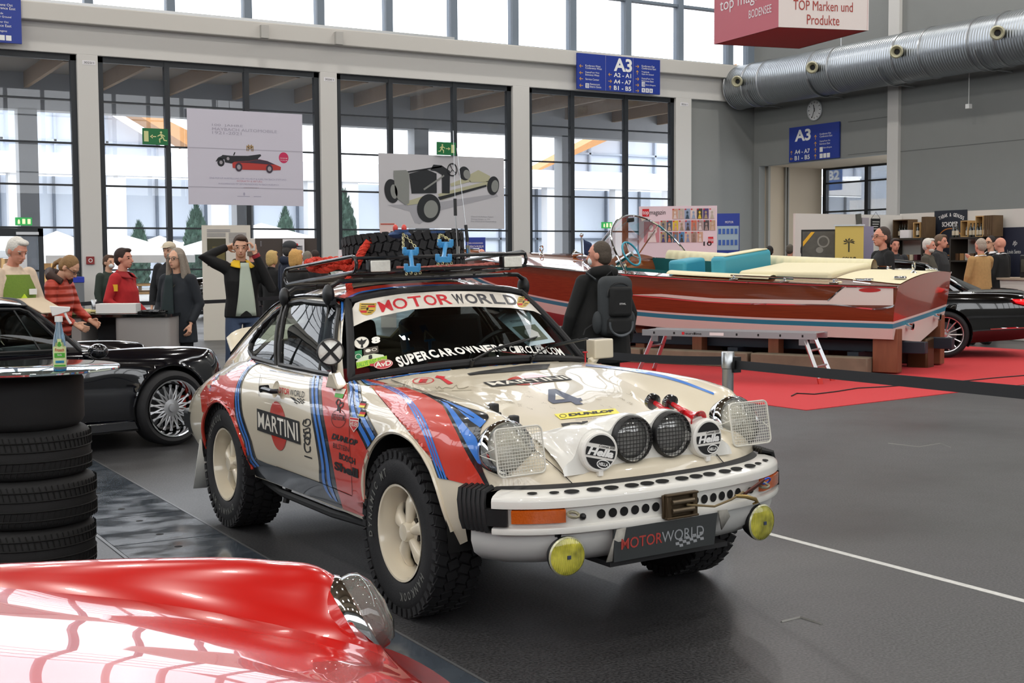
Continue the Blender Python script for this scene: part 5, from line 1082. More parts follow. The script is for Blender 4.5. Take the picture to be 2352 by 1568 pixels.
for i, m_ in enumerate((wood('transom_mahogany', '8a2a14', 'a03a1e', .12, (8, .6, 14)), bwhite, teal, bwhite)):
    a, b = tv[i], tv[i+1]; MB().grid(lambda u, v: (lambda p: V((p.x-.02*(1-(2*u-1)**2), p.y*(2*u-1), p.z+(0 if a+(b-a)*v < .99 else kz(0)*(1-abs(2*u-1)))+.085*(1-(2*u-1)**2)*max(0, 1-(a+(b-a)*v)*3))))(V((-.10*(1-(a+(b-a)*v)), hullp(.02, a+(b-a)*v).y, hullp(.02, a+(b-a)*v).z))), 16, 3).obj('transom', m_, boat)
for s in (-1, 1): MB().lathe([(.045, 0), (.05, .10), (.04, .10), (.036, .02), (.0005, .02)], 16, lookm((-.02, s*.55, .13), (-1, 0, -.1))).obj('exhaust_pipe', chrome, boat)
def dz_(x, y): return hz(x)+.07*(1-(y/max(.05, hb(x)))**2)*min(1, hb(x)/.8)
def deckp(x, y): return V((x, y, dz_(x, y)+.004))
pl_m = mahog
def deck(x0, x1, y0f, y1f, nx, ny, m_, nm='deck', dzz=0): return MB().grid(lambda u, v: (lambda x: deckp(x, y0f(x)+(y1f(x)-y0f(x))*v)+V((0, 0, dzz)))(x0+(x1-x0)*u), nx, ny).obj(nm, m_, boat)
deck(4.62, 8.1, lambda x: -hb(x), hb, 30, 16, wood('deck_mahogany', '8a4620', 'a85c2e', .1, (.6, 16, 4)))
for s in (-1, 1): deck(.95, 4.63, lambda x: s*hb(x), lambda x: s*(hb(x)-.24), 24, 4, mahog)
deck(-.1, .95, lambda x: -hb(max(0, x)), lambda x: hb(max(0, x)), 10, 12, mahog)
ivory = mat('ivory_vinyl', 'e6dcb8', .55); tealv = mat('teal_vinyl', '3d9db4', .5); dteal = mat('dark_teal_carpet', '0e5f60', .8)
quilt = mat('ivory_vinyl_quilted', 'e2dab6', .55); nt = quilt.node_tree; tcq = nt.nodes.new('ShaderNodeTexCoord'); wv = nt.nodes.new('ShaderNodeTexWave'); wv.inputs['Scale'].default_value = 2.6; bpq = nt.nodes.new('ShaderNodeBump'); bpq.inputs['Distance'].default_value = .02; bpq.inputs['Strength'].default_value = .5
nt.links.new(tcq.outputs['Object'], wv.inputs['Vector']); nt.links.new(wv.outputs[0], bpq.inputs['Height']); nt.links.new(bpq.outputs[0], nt.nodes['Principled BSDF'].inputs['Normal'])
MB().grid(lambda u, v: deckp(-.08+.98*u, (2*v-1)*(.92-.25*u))+V((0, 0, .008)), 8, 10).obj('stern_deck_panel', ivory, boat)
for s in (-1, 1):      # padded coamings
    hh = .1
    xa, xb, hh = (1.75, 3.35, .045) if s > 0 else (.95, 4.4, .15)
    MB().grid(lambda u, v: (lambda x, a: V((x, s*(hb(x)-.26+.13*cos(a)), dz_(x, hb(x)-.25)+.01+hh*sin(a))))(xa+(xb-xa)*u, pi*v), 30, 8).obj('coaming_pad', quilt if s < 0 else ivory, boat)
    MB().grid(lambda u, v: (lambda x: V((x, s*(hb(x)-.39), dz_(x, .8)+.02-.5*v)))(.95+3.68*u), 20, 2).obj('cockpit_side', dteal, boat)
MB().grid(lambda u, v: V((.95+3.68*u, (2*v-1)*.76, .30)), 4, 4).obj('cockpit_floor', dteal, boat)
MB().bx(.95, 2.35, -.74, .74, .55, .86).obj('sun_pad', ivory, boat, bevel=.05, seg=3)
MB().bx(2.55, 2.78, -.80, .78, .45, 1.06).obj('seat_back', tealv, boat, bevel=.06, seg=3); MB().bx(2.57, 2.76, -.70, .70, 1.055, 1.075).obj('seat_top', ivory, boat, bevel=.008)
MB().bx(2.75, 3.3, -.74, .74, .40, .60).obj('bench_seat', tealv, boat, bevel=.05, seg=3)
MB().bx(3.2, 3.5, .10, .74, .55, 1.0).obj('seat_back', tealv, boat, bevel=.05, seg=3)
MB().grid(lambda u, v: V((4.66-.08*sin(pi*v), (2*u-1)*.80, .45+(.48+.10*(1-(2*u-1)**2))*v)), 16, 6).obj('dashboard', wood('dash_mahogany', '7a3c1a', '985024', .12, (14, .6, 10)), boat)
for y in (.25, .42, .6): MB().lathe([(.06, -.01), (.06, .012), (.05, .014), (.0005, .012)], 20, lookm((4.56, y, .86), (-1, 0, .1))).obj('gauge', chrome, boat)
swc = V((4.28, .48, 1.08)); mw = lookm(swc, (-1, 0, .55)); a = MB().tube([mw @ V((.2*cos(2*pi*k/28), .2*sin(2*pi*k/28), 0)) for k in range(28)], .016, 8, closed=True); sw_ = a.obj('steering_wheel', tealv, boat)
a = MB(); 
for k in range(3): a.tube([mw @ V((0, 0, -.03)), mw @ V((.19*cos(2*pi*k/3), .19*sin(2*pi*k/3), 0))], .012, 6)
a.cyl(mw @ V((0, 0, -.3)), mw @ V((0, 0, .02)), .035, 12); a.obj('wheel_spoke', chrome, sw_)
def wsb(t, h):      # raked wrap-round screen; t -1..1
    a = t*R(90); c = max(0., cos(a)); x = 4.12+1.15*c**.8-h*.62*c-.05*h; y = 1.0*sin(a)*(1-.12*h*c); return V((x, y, dz_(min(5.3, x), y)+.01+h*.70*c**.6))
MB().grid(lambda u, v: wsb(2*u-1, v), 30, 6).obj('windscreen', glassmat('boat_screen', (.93, .97, .97), .6), boat)
MB().tube([wsb(-1+2*k/40, 1) for k in range(41)], .016, 8).tube([wsb(-1+2*k/40, 0) for k in range(41)], .014, 6).tube([wsb(.55, 0), wsb(.55, 1)], .012, 6).tube([wsb(-.55, 0), wsb(-.55, 1)], .012, 6).obj('windscreen_frame', chrome, boat)
MB().lathe([(.02, -.12), (.07, -.08), (.085, 0), (.08, .015), (.0005, .02)], 20, lookm(wsb(.72, .62)+V((-.05, .1, 0)), (-.7, .7, .1))).obj('spotlight', chrome, boat)
MB().box(wsb(0, .9)+V((-.1, 0, .0)), (.03, .2, .07)).obj('mirror', black, boat, bevel=.02)
# fittings
def tubeb(pts, r, nm, m_=chrome): return MB().tube(pts, r, 6).obj(nm, m_, boat)
for s in (-1, 1):
    tubeb([(lambda p: V((p.x, s*(p.y+.012), p.z)))(hullp(8.08*k/50, 0)) for k in range(51)], .016, 'rub_rail')
    tubeb([deckp(.75+1.55*k/10, s*(hb(.75+1.55*k/10)-.10))+V((0, 0, .055)) for k in range(11)], .012, 'deck_rail')
    for x in (.8, 1.5, 2.25): MB().cyl(deckp(x, s*(hb(x)-.10)), deckp(x, s*(hb(x)-.10))+V((0, 0, .055)), .02, 8).box(deckp(x, s*(hb(x)-.1))+V((0, 0, .008)), (.12, .06, .016)).obj('rail_foot', chrome, boat, bevel=.004)
    MB().prism([(0, -.05), (.28, 0), (0, .05)], 0, .035, M.Translation(deckp(.35, s*.78)+V((0, 0, .0)))).obj('vent_scoop', chrome, boat, bevel=.01)
    MB().ell(deckp(.75, s*.93), (.04, .04, .018), 12).obj('deck_cap', ivory, boat)
    MB().box(deckp(.03, s*.62)+V((0, 0, .03)), (.16, .07, .04)).obj('cleat', chrome, boat, bevel=.015)
MB().lathe([(.05, 0), (.02, .03), (.015, .05)], 12, M.Translation(deckp(.1, -.1))).tube([deckp(.1, -.1)+V((0, .05*cos(2*pi*k/14), .10+.05*sin(2*pi*k/14))) for k in range(14)], .012, 6, closed=True).obj('lifting_ring', chrome, boat)
MB().lathe([(.05, 0), (.02, .03), (.015, .05)], 12, M.Translation(deckp(6.3, 0))).tube([deckp(6.3, 0)+V((0, .045*cos(2*pi*k/14), .10+.045*sin(2*pi*k/14))) for k in range(14)], .012, 6, closed=True).obj('lifting_ring', chrome, boat)
hn = MB().cyl(deckp(5.5, 0), deckp(5.5, 0)+V((0, 0, .34)), .014, 8).ell(deckp(5.5, 0)+V((0, 0, .36)), .035, 10).lathe([(.01, 0), (.03, .1), (.07, .16), (.0005, .10)], 16, lookm(deckp(5.5, .05)+V((-.05, 0, .06)), (1, .0, 0))).obj('deck_horn', chrome, boat)
MB().grid(lambda u, v: deckp(5.48, 0)+V((-.02-.15*u, .02*sin(6*u), .30-.24*v-.08*u)), 8, 5).obj('pennant', mat('pennant_navy', '1c2f55', .7), boat, solid=.004)
MB().tube([V((8.13, 0, 1.07)), V((8.03, .10, 1.08)), V((7.8, .24, 1.075))], .035, 8).tube([V((8.13, 0, 1.07)), V((8.03, -.10, 1.08)), V((7.8, -.24, 1.075))], .035, 8).obj('bow_fitting', chrome, boat)
# flank panel, oval badge, spear (laid along the hull planks)
HB = bvh(hsets, BM); cB = crop(1640, 560, 3.303)
lay('flank_panel', [pg(cB, [(862, 428), (1035, 294), (1426, 306), (1402, 455), (1370, 466), (900, 462), (0, 442), (-400, 400), (-640, 384), (-400, 378), (0, 412)])], bwhite, .005, 12, HB, boat, BI)
lay('oval_badge', [el(cB, 1183, 350, 84, 17, 0)], mat('badge_red', 'b5221f', .25, coat=1), .008, 12, HB, boat, BI)
lay('chrome_spear', [band(cB, [(-640, 382), (0, 438), (900, 458), (1370, 462), (1400, 450)], [(-640, 388), (0, 446), (900, 466), (1380, 470), (1410, 455)]), band(cB, [(860, 428), (1035, 290), (1430, 300)], [(866, 434), (1037, 297), (1430, 306)])], chrome, .010, 12, HB, boat, BI)
MB().bx(-.05, .25, -.5, -.2, -.75, -.15).obj('rudder', mat('rudder_bronze', '54402a', .4, .6), boat, bevel=.03)
# cradle of beams and posts
cr_ = thing('boat_cradle', 'timber and steel cradle carrying the mahogany boat above the red carpet', 'cradle', (BC.x, BC.y, 0), BH)
postm = wood('cradle_timber', '6a3c28', '8a5538', .7, (6, 6, .8), 0, 3); sand = mat('weathered_beam', '7d7260', .85, noise=.35, nscale=5); steelb = mat('cradle_steel', '1d2733', .5)
for i, (x, y, z1, sx) in enumerate([(.12, .86, .62, .34), (1.75, .80, .56, .16), (3.0, .72, .55, .16), (4.1, .5, .56, .16), (.12, -.86, .74, .34), (1.75, -.8, .70, .16), (3.0, -.72, .70, .16)]): MB().bx(x-sx/2, x+sx/2, y-.09, y+.09, .02, z1-.02).obj('post', postm, cr_, bevel=.01)
for y in (.55, -.55): MB().bx(-.3, 6.3, y-.06, y+.06, .26, .42).obj('steel_beam', steelb, cr_, bevel=.01)
for x in (.6, 2.4, 4.6): MB().bx(x-.08, x+.08, -.85, .85, .18, .27).obj('cross_beam', steelb, cr_)
for i in range(3): MB().bx(.3+i*1.75, 2.0+i*1.75, .88, 1.1, 0, .22).obj('base_beam', sand, cr_, bevel=.02)
for i in range(3): MB().bx(.3+i*1.75, 2.0+i*1.75, -1.1, -.88, 0, .22).obj('base_beam', sand, cr_, bevel=.02)
a = MB(); txt(a, 'SAMT', lookm((4.9, 1.102, .06), (0, 1, 0), (-1, 0, 0)), 0, 0, .11, .6, .0); a.obj('stencil_lettering', mat('stencil_pale', '9a927f', .8), cr_, sharp=0)
# aluminium work platform
A_, B_ = V(gp(1500, 862)), V(gp(1878, 878)); ax = (B_-A_); ax.z = 0; Ln = ax.length; az = atan2(ax.y, ax.x)
wp_ = thing('work_platform', 'aluminium folding work platform with red feet beside the boat', 'work platform', ((A_+B_)/2), az)
hl_ = Ln/2; zt_ = .62
dk = MB().bx(-hl_-.02, hl_+.02, -.22, .22, zt_-.01, zt_).bx(-hl_-.05, hl_+.05, -.24, -.205, zt_-.075, zt_+.004).bx(-hl_-.05, hl_+.05, .205, .24, zt_-.075, zt_+.004)
for k in range(10): dk.bx(-hl_+.02, hl_-.02, -.19+k*.042, -.175+k*.042, zt_, zt_+.006)
dko = dk.obj('platform_deck', alu, wp_, sharp=0)
for k in range(8): MB().box((-hl_+.12+k*(2*hl_-.24)/7, -.2415, zt_-.035), (.022, .006, .03)).obj('rung_plug', black, dko, sharp=0)
sm = lookm((0, -.2455, zt_-.05), (0, -1, 0), (1, 0, 0)); a = MB(); txt(a, 'euroline', sm, -.55, 0, .03, .22, .01); a.obj('platform_lettering', blackp, dko, sharp=0)
a = MB(); rect(a, -.60, -.002, -.565, .033, sm); a.obj('platform_lettering', redp, dko, sharp=0); a = MB(); rect(a, -.22, -.004, -.03, .034, sm); a.obj('platform_label', white, dko, sharp=0)
for s in (-1, 1):
    for y in (-.2, .2):
        lg = MB().tube([V((s*(hl_-.12), y, zt_-.03)), V((s*(hl_+.10), y*1.25, .06))], .032, 4, sq=.6).obj('leg', alu, wp_, sharp=30); MB().tube([V((s*(hl_+.095), y*1.24, .075)), V((s*(hl_+.115), y*1.27, .0))], .038, 4, sq=.65).obj('foot_cap', mat('foot_red', 'c22a20', .6), lg, sharp=30)
        MB().box((s*(hl_-.12), y*1.1, zt_-.09), (.10, .02, .12)).obj('hinge_plate', steel, lg)
    for t in (.35, .72): MB().tube([V((s*(hl_-.12+.22*t), -.2*(1+.25*t), zt_-.03-(zt_-.09)*t)), V((s*(hl_-.12+.22*t), .2*(1+.25*t), zt_-.03-(zt_-.09)*t))], .014, 8).obj('rung', alu, wp_)
# ---------------------------------------------------------------- people
skinm = {'fair': mat('skin_fair', 'd9a68a', .55), 'pink': mat('skin_pink', 'd2917a', .55), 'tan': mat('skin_tan', 'c08e6e', .55)}
def remesh(o, vox, it=2):
    d = o.modifiers.new('r', 'REMESH'); d.mode = 'VOXEL'; d.voxel_size = vox; d.use_smooth_shade = True
    if it: s = o.modifiers.new('s', 'SMOOTH'); s.factor = .5; s.iterations = it
    return o
def loft(mb, rings, n=16):      # rings: (centre, half depth x, half width y) ; closed at both ends
    vs = []; k = len(rings)
    for c, rx, ry in rings:
        for j in range(n): a = 2*pi*j/n; vs.append(V(c)+V((rx*cos(a), ry*sin(a), 0)))
    fs = [(i*n+j, i*n+(j+1) % n, (i+1)*n+(j+1) % n, (i+1)*n+j) for i in range(k-1) for j in range(n)]+[tuple(range(n))[::-1], tuple((k-1)*n+j for j in range(n))]
    return mb.add(vs, fs)
def hand(mb, w, d, side, curl=.35, s=1.0, pn=None):
    # w wrist, d pointing direction, pn palm normal
    d = V(d).normalized(); pn = V(pn) if pn else V((0, -side, 0)); pn = (pn-d*pn.dot(d)); pn = pn.normalized() if pn.length > 1e-3 else d.orthogonal().normalized(); ac = d.cross(pn)*side
    mb.tube([w-d*.03, w+d*.02, w+d*.06, w+d*.095], [.026*s, .030*s, .036*s, .034*s], 10, sq=.55)
    for i, (off, ln, rr) in enumerate(((-.030, .070, .0085), (-.010, .082, .0092), (.011, .077, .0090), (.031, .060, .0080))):
        b = w+d*.085+ac*off*s; a1 = curl*.7; a2 = curl*1.7
        m1 = b+(d*cos(a1)+pn*sin(a1)+ac*off*2)*ln*.5*s; m2 = m1+(d*cos(a2)+pn*sin(a2)+ac*off*1)*ln*.5*s; mb.tube([b-d*.02, b, m1, m2], [rr*s, rr*1.05*s, rr*s, rr*.8*s], 7)
    tb = w+d*.03-ac*.03*s; mb.tube([w+d*.015-ac*.012, tb, tb+(d*.7-ac*.55+pn*.35)*.036*s, tb+(d*1.0-ac*.45+pn*.6)*.062*s], [.013*s, .0125*s, .011*s, .0085*s], 7)
def person(label, px, py, dep, face, hair=('short', '4a3626'), top='202024', legs='20222a', skin='fair', arms=None, lean=0, hyaw=0, hpit=0, hem=.80, fat=1.0, shoe='1c1a19', detail=1, collar=None, hood=False, glasses=None, loc=None, H=None, sleeves=True, stance=.10, mask=False, cap=None, shirt=None, hs=1.0, topm=None, group=None, beard=None):
    p = dp(px, py, dep); H = H or p.z; k = H/1.75; lc = V((p.x, p.y, 0)) if loc is None else V(loc)
    az = atan2(-p.y, -p.x)+R(face)        # face 0 = towards the viewer, + turns to the viewer's right
    sk = skinm[skin]
    root = MB(); Lm = M.Rotation(R(lean), 4, 'Y'); piv = V((0, 0, .95*k))
    def up(q): return piv+Lm.to_3x3() @ (V(q)*k-piv)
    hc0 = V((.015, 0, 1.635)); hm = Lm.to_3x3() @ M.Rotation(R(hyaw), 3, 'Z') @ M.Rotation(R(hpit), 3, 'Y'); nb = up((-.01, 0, 1.50))
    def hd(q): return nb+hm @ ((V(q)-V((-.01, 0, 1.50)))*k*hs)
    E3 = lambda mb, c, r, n=14: mb.ell(hd(c), [v*k*hs for v in r], n, hm)
    # body: skull, jaw, nose, ears, neck, torso core, arms with hands, legs -> one skin
    E3(root, (.0, 0, 1.655), (.098, .076, .100), 18); E3(root, (.030, 0, 1.600), (.066, .058, .078), 16); E3(root, (.066, 0, 1.552), (.026, .030, .022))
    root.tube([hd((.092, 0, 1.655)), hd((.108, 0, 1.625)), hd((.118, 0, 1.606)), hd((.098, 0, 1.598))], [.008*k, .011*k, .0145*k, .011*k], 8)
    E3(root, (.082, 0, 1.672), (.018, .05, .011)); E3(root, (.094, 0, 1.572), (.012, .024, .009))
    for s in (-1, 1): E3(root, (-.008, s*.078, 1.628), (.022, .010, .033))
    root.tube([up((-.035, 0, 1.40)), up((-.02, 0, 1.48)), hd((-.008, 0, 1.57))], [.062*k, .054*k, .055*k], 14)
    loft(root, [(up((0, 0, .88)), .10*k*fat, .15*k*fat), (up((0, 0, 1.05)), .09*k*fat, .13*k*fat), (up((0, 0, 1.28)), .10*k, .155*k), (up((-.01, 0, 1.41)), .075*k, .15*k), (up((-.02, 0, 1.45)), .05*k, .07*k)])
    A = {}
    for s, nm in ((1, 'l'), (-1, 'r')):
        a = (arms or {}).get(nm) or ((.0, .25, 1.13), (.06, .25, .89), (.12, .0, -1))
        e, w, d = a[:3]; sh = up((-.015, s*.175, 1.405)); e = up((e[0], s*e[1], e[2])); w = up((w[0], s*w[1], w[2])); d = Lm.to_3x3() @ V((d[0], s*d[1], d[2])); A[nm] = (sh, e, w, d)
        root.tube([sh, e, w], [.046*k, .038*k, .026*k], 10)
        if detail: hand(root, w+d.normalized()*.01, d, s, a[3] if len(a) > 3 else .5, k*1.02, a[4] if len(a) > 4 else None)
        else: root.tube([w, w+d.normalized()*.09*k, w+d.normalized()*.16*k], [.028*k, .036*k, .018*k], 8, sq=.6)
    F = {}
    for s in (1, -1):
        st = stance*s; hip = V((0, s*.09*k, .90*k)); kn = V((.015+.0, s*.10*k+st*.3*k, .49*k)); an = V((-.02+.04*s*stance*5, (s*.095+st*.5)*k, .09*k)); F[s] = (hip, kn, an)
        root.tube([hip, kn, an, an+V((0, 0, -.06*k))], [.075*k, .052*k, .038*k, .036*k], 10); root.ell(an+V((.06*k, 0, -.055*k)), (.11*k, .038*k, .03*k), 10)
    body = remesh(root.obj('person', sk), .0075 if detail else .012, 1); body.location = lc; body.rotation_euler = (0, 0, az); tag(body, label, 'person', group)
    # head details
    for s in (-1, 1): E3(MB(), (.083, s*.031, 1.642), (.011, .013, .0075), 8).obj('eye', mat('eye_dark', '2b221e', .2), body); 
    eb = MB(); [eb.tube([hd((.088, s*.014, 1.664)), hd((.089, s*.034, 1.667)), hd((.074, s*.052, 1.660))], .005*k, 5) for s in (-1, 1)]; eb.obj('eyebrows', mat('brow_'+hair[1], hair[1], .8), body)
    E3(MB(), (.098, 0, 1.5745), (.010, .023, .0055), 8).obj('mouth', mat('lips', 'a05a50', .5), body)
    hmt = mat('hair_'+hair[1], hair[1], .75, noise=.3, nscale=60, bump=.5); st = hair[0]; hb_ = MB()
    if st != 'none':
        if st == 'fringe': hb_.grid(lambda u, v: hd((lambda a, z: (-.0+.101*cos(a), .081*sin(a), z))(R(80+200*u), 1.60+.075*v)), 18, 5)
        else:
            E3(hb_, (-.018, 0, 1.672), (.098, .086, .100) if st not in ('crop',) else (.091, .081, .097), 18); E3(hb_, (-.045, 0, 1.63), (.068, .082, .085), 14)
            if st in ('short', 'wavy'): E3(hb_, (.04, .01, 1.735), (.055, .06, .03))
            if st == 'bob': [E3(hb_, (-.01, s*.07, 1.62), (.055, .028, .085)) for s in (-1, 1)]; E3(hb_, (-.06, 0, 1.59), (.05, .07, .08)); E3(hb_, (.05, 0, 1.73), (.045, .065, .03))
            if st == 'long':
                for s in (-1, 1): hb_.tube([hd((.03, s*.072, 1.70)), hd((.02, s*.092, 1.60)), up((.01, s*.105, 1.46)), up((.03, s*.11, 1.34))], [.03*k, .032*k, .035*k, .015*k], 8)
                hb_.tube([hd((-.07, 0, 1.68)), hd((-.085, 0, 1.58)), up((-.12, 0, 1.44)), up((-.12, 0, 1.28))], [.06*k, .08*k, .09*k, .04*k], 12)
            if st == 'tail': E3(hb_, (-.115, 0, 1.63), (.035, .03, .04)); hb_.tube([hd((-.12, 0, 1.63)), hd((-.15, .0, 1.57)), hd((-.14, 0, 1.50))], [.03*k, .025*k, .01*k], 8)
        o = hb_.obj('hair', hmt, body)
        if st != 'fringe': remesh(o, .009, 1)
    if cap:
        c = MB(); E3(c, (-.005, 0, 1.70), (.108, .092, .075), 16); c.grid(lambda u, v: hd((.06+.10*v, (2*u-1)*.075*(1-.35*v*v), 1.705-.02*v)), 10, 4); c.obj('cap', mat('cap_'+cap, cap, .8), body)
    if beard: b = MB(); E3(b, (.038, 0, 1.560), (.058, .060, .048), 14); b.obj('beard', mat('hair_'+beard, beard, .8), body)
    if glasses:
        g = MB()
        for s in (-1, 1): g.tube([hd((.105, s*(.033+.024*cos(2*pi*q/14)), 1.643+.018*sin(2*pi*q/14))) for q in range(14)], .003*k, 5, closed=True); g.tube([hd((.103, s*.057, 1.648)), hd((.0, s*.085, 1.645))], .003*k, 5)
        g.tube([hd((.108, -.01, 1.648)), hd((.108, .01, 1.648))], .003*k, 5); g.obj('glasses', mat('spectacle_'+glasses, glasses, .3), body)
    if mask: m_ = MB(); E3(m_, (.056, 0, 1.588), (.054, .054, .045), 14); m_.obj('face_mask', mat('mask_white', 'e6e9ea', .8), body)
    # clothing
    tm = topm or mat('cloth_'+top, top, .85, noise=.18, nscale=25); t = MB(); f = fat; hz_ = hem
    loft(t, [((up((0, 0, hz_))+V((0, 0, 0))), .145*k*f, .20*k*f), (up((0, 0, hz_+.08)), .145*k*f, .195*k*f), (up((0, 0, 1.08)), .13*k*f, .175*k*f), (up((.005, 0, 1.26)), .135*k*(.6+.4*f), .195*k), (up((-.012, 0, 1.38)), .105*k, .195*k), (up((-.022, 0, 1.435)), .078*k, .15*k), (up((-.025, 0, 1.475)), .062*k, .075*k)], 20)
    for nm in 'lr':
        sh, e, w, d = A[nm]; el_ = e+(w-e)*(.5 if not sleeves else 0)
        if sleeves: t.tube([sh+V((0, 0, .005)), sh.lerp(e, .5), e, e.lerp(w, .5), w-(w-e).normalized()*.005], [.072*k, .064*k, .057*k, .05*k, .042*k], 12)
        else: t.tube([sh, sh.lerp(e, .5), sh.lerp(e, .85)], [.07*k, .062*k, .058*k], 12)
        t.ell(sh, .072*k, 12)
    if hood: t.tube([up((.05, .09, 1.47)), up((-.06, .10, 1.49)), up((-.12, .0, 1.50)), up((-.06, -.10, 1.49)), up((.05, -.09, 1.47))], [.035*k, .05*k, .06*k, .05*k, .035*k], 10)
    else: t.tube([up((.045, .055, 1.455)), up((-.05, .068, 1.485)), up((-.085, 0, 1.495)), up((-.05, -.068, 1.485)), up((.045, -.055, 1.455))], [.016*k, .02*k, .02*k, .02*k, .016*k], 8)
    remesh(t.obj('top', tm, body), .012, 3)
    if shirt:
        m_ = MB().grid(lambda u, v: up((.153*f*(.86+.14*sin(pi*min(1, v*1.3)))-.035*max(0, v-.75)*4*.4+.004, (2*u-1)*(.115-.07*v), hem+.02+(1.44-hem)*v)), 6, 12); m_.obj('shirt_front', mat('cloth_'+shirt, shirt, .85), body, solid=.012)
    if collar:
        def cp(u, v):
            a = R(25+310*u); fr = (1+cos(a))/2; cz = 1 if detail else .5; rx, ry = .062+.055*v*cz, .070+.062*v*cz; return up((-.012+rx*cos(a)+.05*fr*v*cz, ry*sin(a), 1.492-.012*fr-.035*v*cz-.05*fr*v*cz))
        MB().grid(cp, 24, 4).obj('collar', mat('cloth_'+collar, collar, .8), body, solid=.008)
    lg = MB(); loft(lg, [(V((0, 0, .80*k)), .115*k*f, .165*k*f), (V((0, 0, .92*k)), .12*k*f, .175*k*f), (V((0, 0, 1.04*k)), .115*k*f, .16*k*f)], 18)
    for s in (1, -1): hip, kn, an = F[s]; lg.tube([hip, hip.lerp(kn, .4), kn, an+V((0, 0, .0))], [.098*k, .09*k, .07*k, .058*k], 12)
    remesh(lg.obj('trousers', mat('cloth_'+legs, legs, .85, noise=.15, nscale=25), body), .013, 3)
    for s in (1, -1): an = F[s][2]; MB().ell(an+V((.055*k, 0, -.04*k)), (.14*k, .052*k, .05*k), 12).ell(an+V((-.02*k, 0, -.03*k)), (.06*k, .05*k, .06*k), 10).obj('shoe', mat('shoe_'+shoe, shoe, .5), body)
    Wm = M.Translation(lc) @ M.Rotation(az, 4, 'Z'); body['_m'] = 0; del body['_m']
    return body, Wm, up, hd, A, k
hang = lambda out=.25, fwd=.03: ((fwd-.02, out, 1.13), (fwd+.05, out+.02, .89), (.15, 0, -1))
# near group at left
b, W1, up1, hd1, A1, k1 = person('elderly white-haired person in green argyle vest holding papers behind dark blue car', 30, 545, 12.4, 38, ('short', 'd8d4cc'), 'd9c4ae', 'a39a86', 'pink', {'l': ((.05, .24, 1.14), (.26, .10, 1.06), (1, -.2, -.1), .6), 'r': ((.05, .24, 1.14), (.26, .12, 1.06), (1, -.2, -.1), .6)}, hpit=22, fat=1.12, glasses=None, beard=None)
vest = mat('vest_green_knit', '6f8a34', .9, noise=.15, nscale=60, bump=.3); v_ = MB(); 
loft(v_, [(up1((0, 0, .86)), .166*k1, .222*k1), (up1((0, 0, 1.08)), .155*k1, .20*k1), (up1((.005, 0, 1.26)), .150*k1, .207*k1), (up1((-.01, 0, 1.40)), .108*k1, .165*k1)], 24); v_.obj('vest', vest, b)
v_ = MB()
for cy in (-.02,): v_.add([up1((.168, cy+y, z)) for y, z in ((0, .96), (.11, 1.08), (0, 1.22), (-.11, 1.08))], [(0, 1, 2, 3)])
v_.obj('argyle_pattern', mat('vest_lime', 'b4cc2c', .9), b, solid=.02); MB().box(up1((.172, .07, 1.24)), (.006, .085, .055)).obj('name_badge', white, b)
q = W1 @ (A1['l'][2]+V((.10, -.08, .055))); o = MB().box(q, (.30, .38, .008), rz=.5, m=M.Rotation(.35, 3, 'X')).obj('brochure', mat('paper_beige', 'cbb9a0', .8)); tag(o, 'open beige brochure held by the white-haired person in green vest', 'brochure')
puff = mat('puffer_coral', 'b8402e', .55); nt = puff.node_tree; tcq = nt.nodes.new('ShaderNodeTexCoord'); wv = nt.nodes.new('ShaderNodeTexWave'); wv.bands_direction = 'Z'; wv.inputs['Scale'].default_value = 4.2; wv.inputs['Distortion'].default_value = .6; bpq = nt.nodes.new('ShaderNodeBump'); bpq.inputs['Distance'].default_value = .03; bpq.inputs['Strength'].default_value = .8
nt.links.new(tcq.outputs['Object'], wv.inputs['Vector']); nt.links.new(wv.outputs[0], bpq.inputs['Height']); nt.links.new(bpq.outputs[0], nt.nodes['Principled BSDF'].inputs['Normal'])
b, W2, up2, hd2, A2, k2 = person('person in coral puffer jacket with glasses looking down beside the counter', 122, 612, 12.9, 62, ('tail', '8a6a44'), 'b8402e', '4a4440', 'fair', {'l': ((.10, .24, 1.16), (.30, .16, 1.08), (1, -.1, -.3), .6), 'r': ((.06, .24, 1.14), (.28, .14, 1.05), (1, -.1, -.3), .6)}, lean=10, hpit=30, glasses='1a1412', topm=puff, hem=.86, fat=1.12, H=1.64)
MB().tube([up2((.06, .10, 1.46)), up2((-.07, .12, 1.50)), up2((-.14, 0, 1.52)), up2((-.07, -.12, 1.50)), up2((.06, -.10, 1.46))], [.03, .05, .06, .05, .03], 10).obj('hood', mat('hood_brown', '3f2e28', .8), b)
b, W3, up3, hd3, A3, k3 = person('person in red long-sleeved polo shirt standing behind the counter', 283, 572, 14.7, 62, ('short', '2c1a14'), 'b01f24', '14151a', 'pink', {'r': ((-.06, .29, 1.15), (.17, .24, .99), (1, .1, -.6), .4), 'l': ((-.04, .27, 1.13), (.16, .22, .98), (1, .1, -.6), .4)}, hem=.90, fat=1.25, collar='8f161c')
MB().box(up3((.02, -.262, 1.30)), (.07, .012, .075)).obj('sleeve_patch', mat('patch_yellow', 'e5b428', .6), b)
b, W4, up4, hd4, A4, k4 = person('grey long-haired person in black coat with shoulder bag beside the counter', 405, 572, 14.0, -38, ('long', '8b8074'), '1b2027', '0d0d0f', 'fair', {'r': ((-.04, .27, 1.13), (.14, .22, .93), (.6, -.2, -1), .7), 'l': ((-.05, .27, 1.13), (.08, .24, .92), (.3, 0, -1), .7)}, hem=.70, fat=1.2, shirt='1c2a2c', glasses='6b655c')
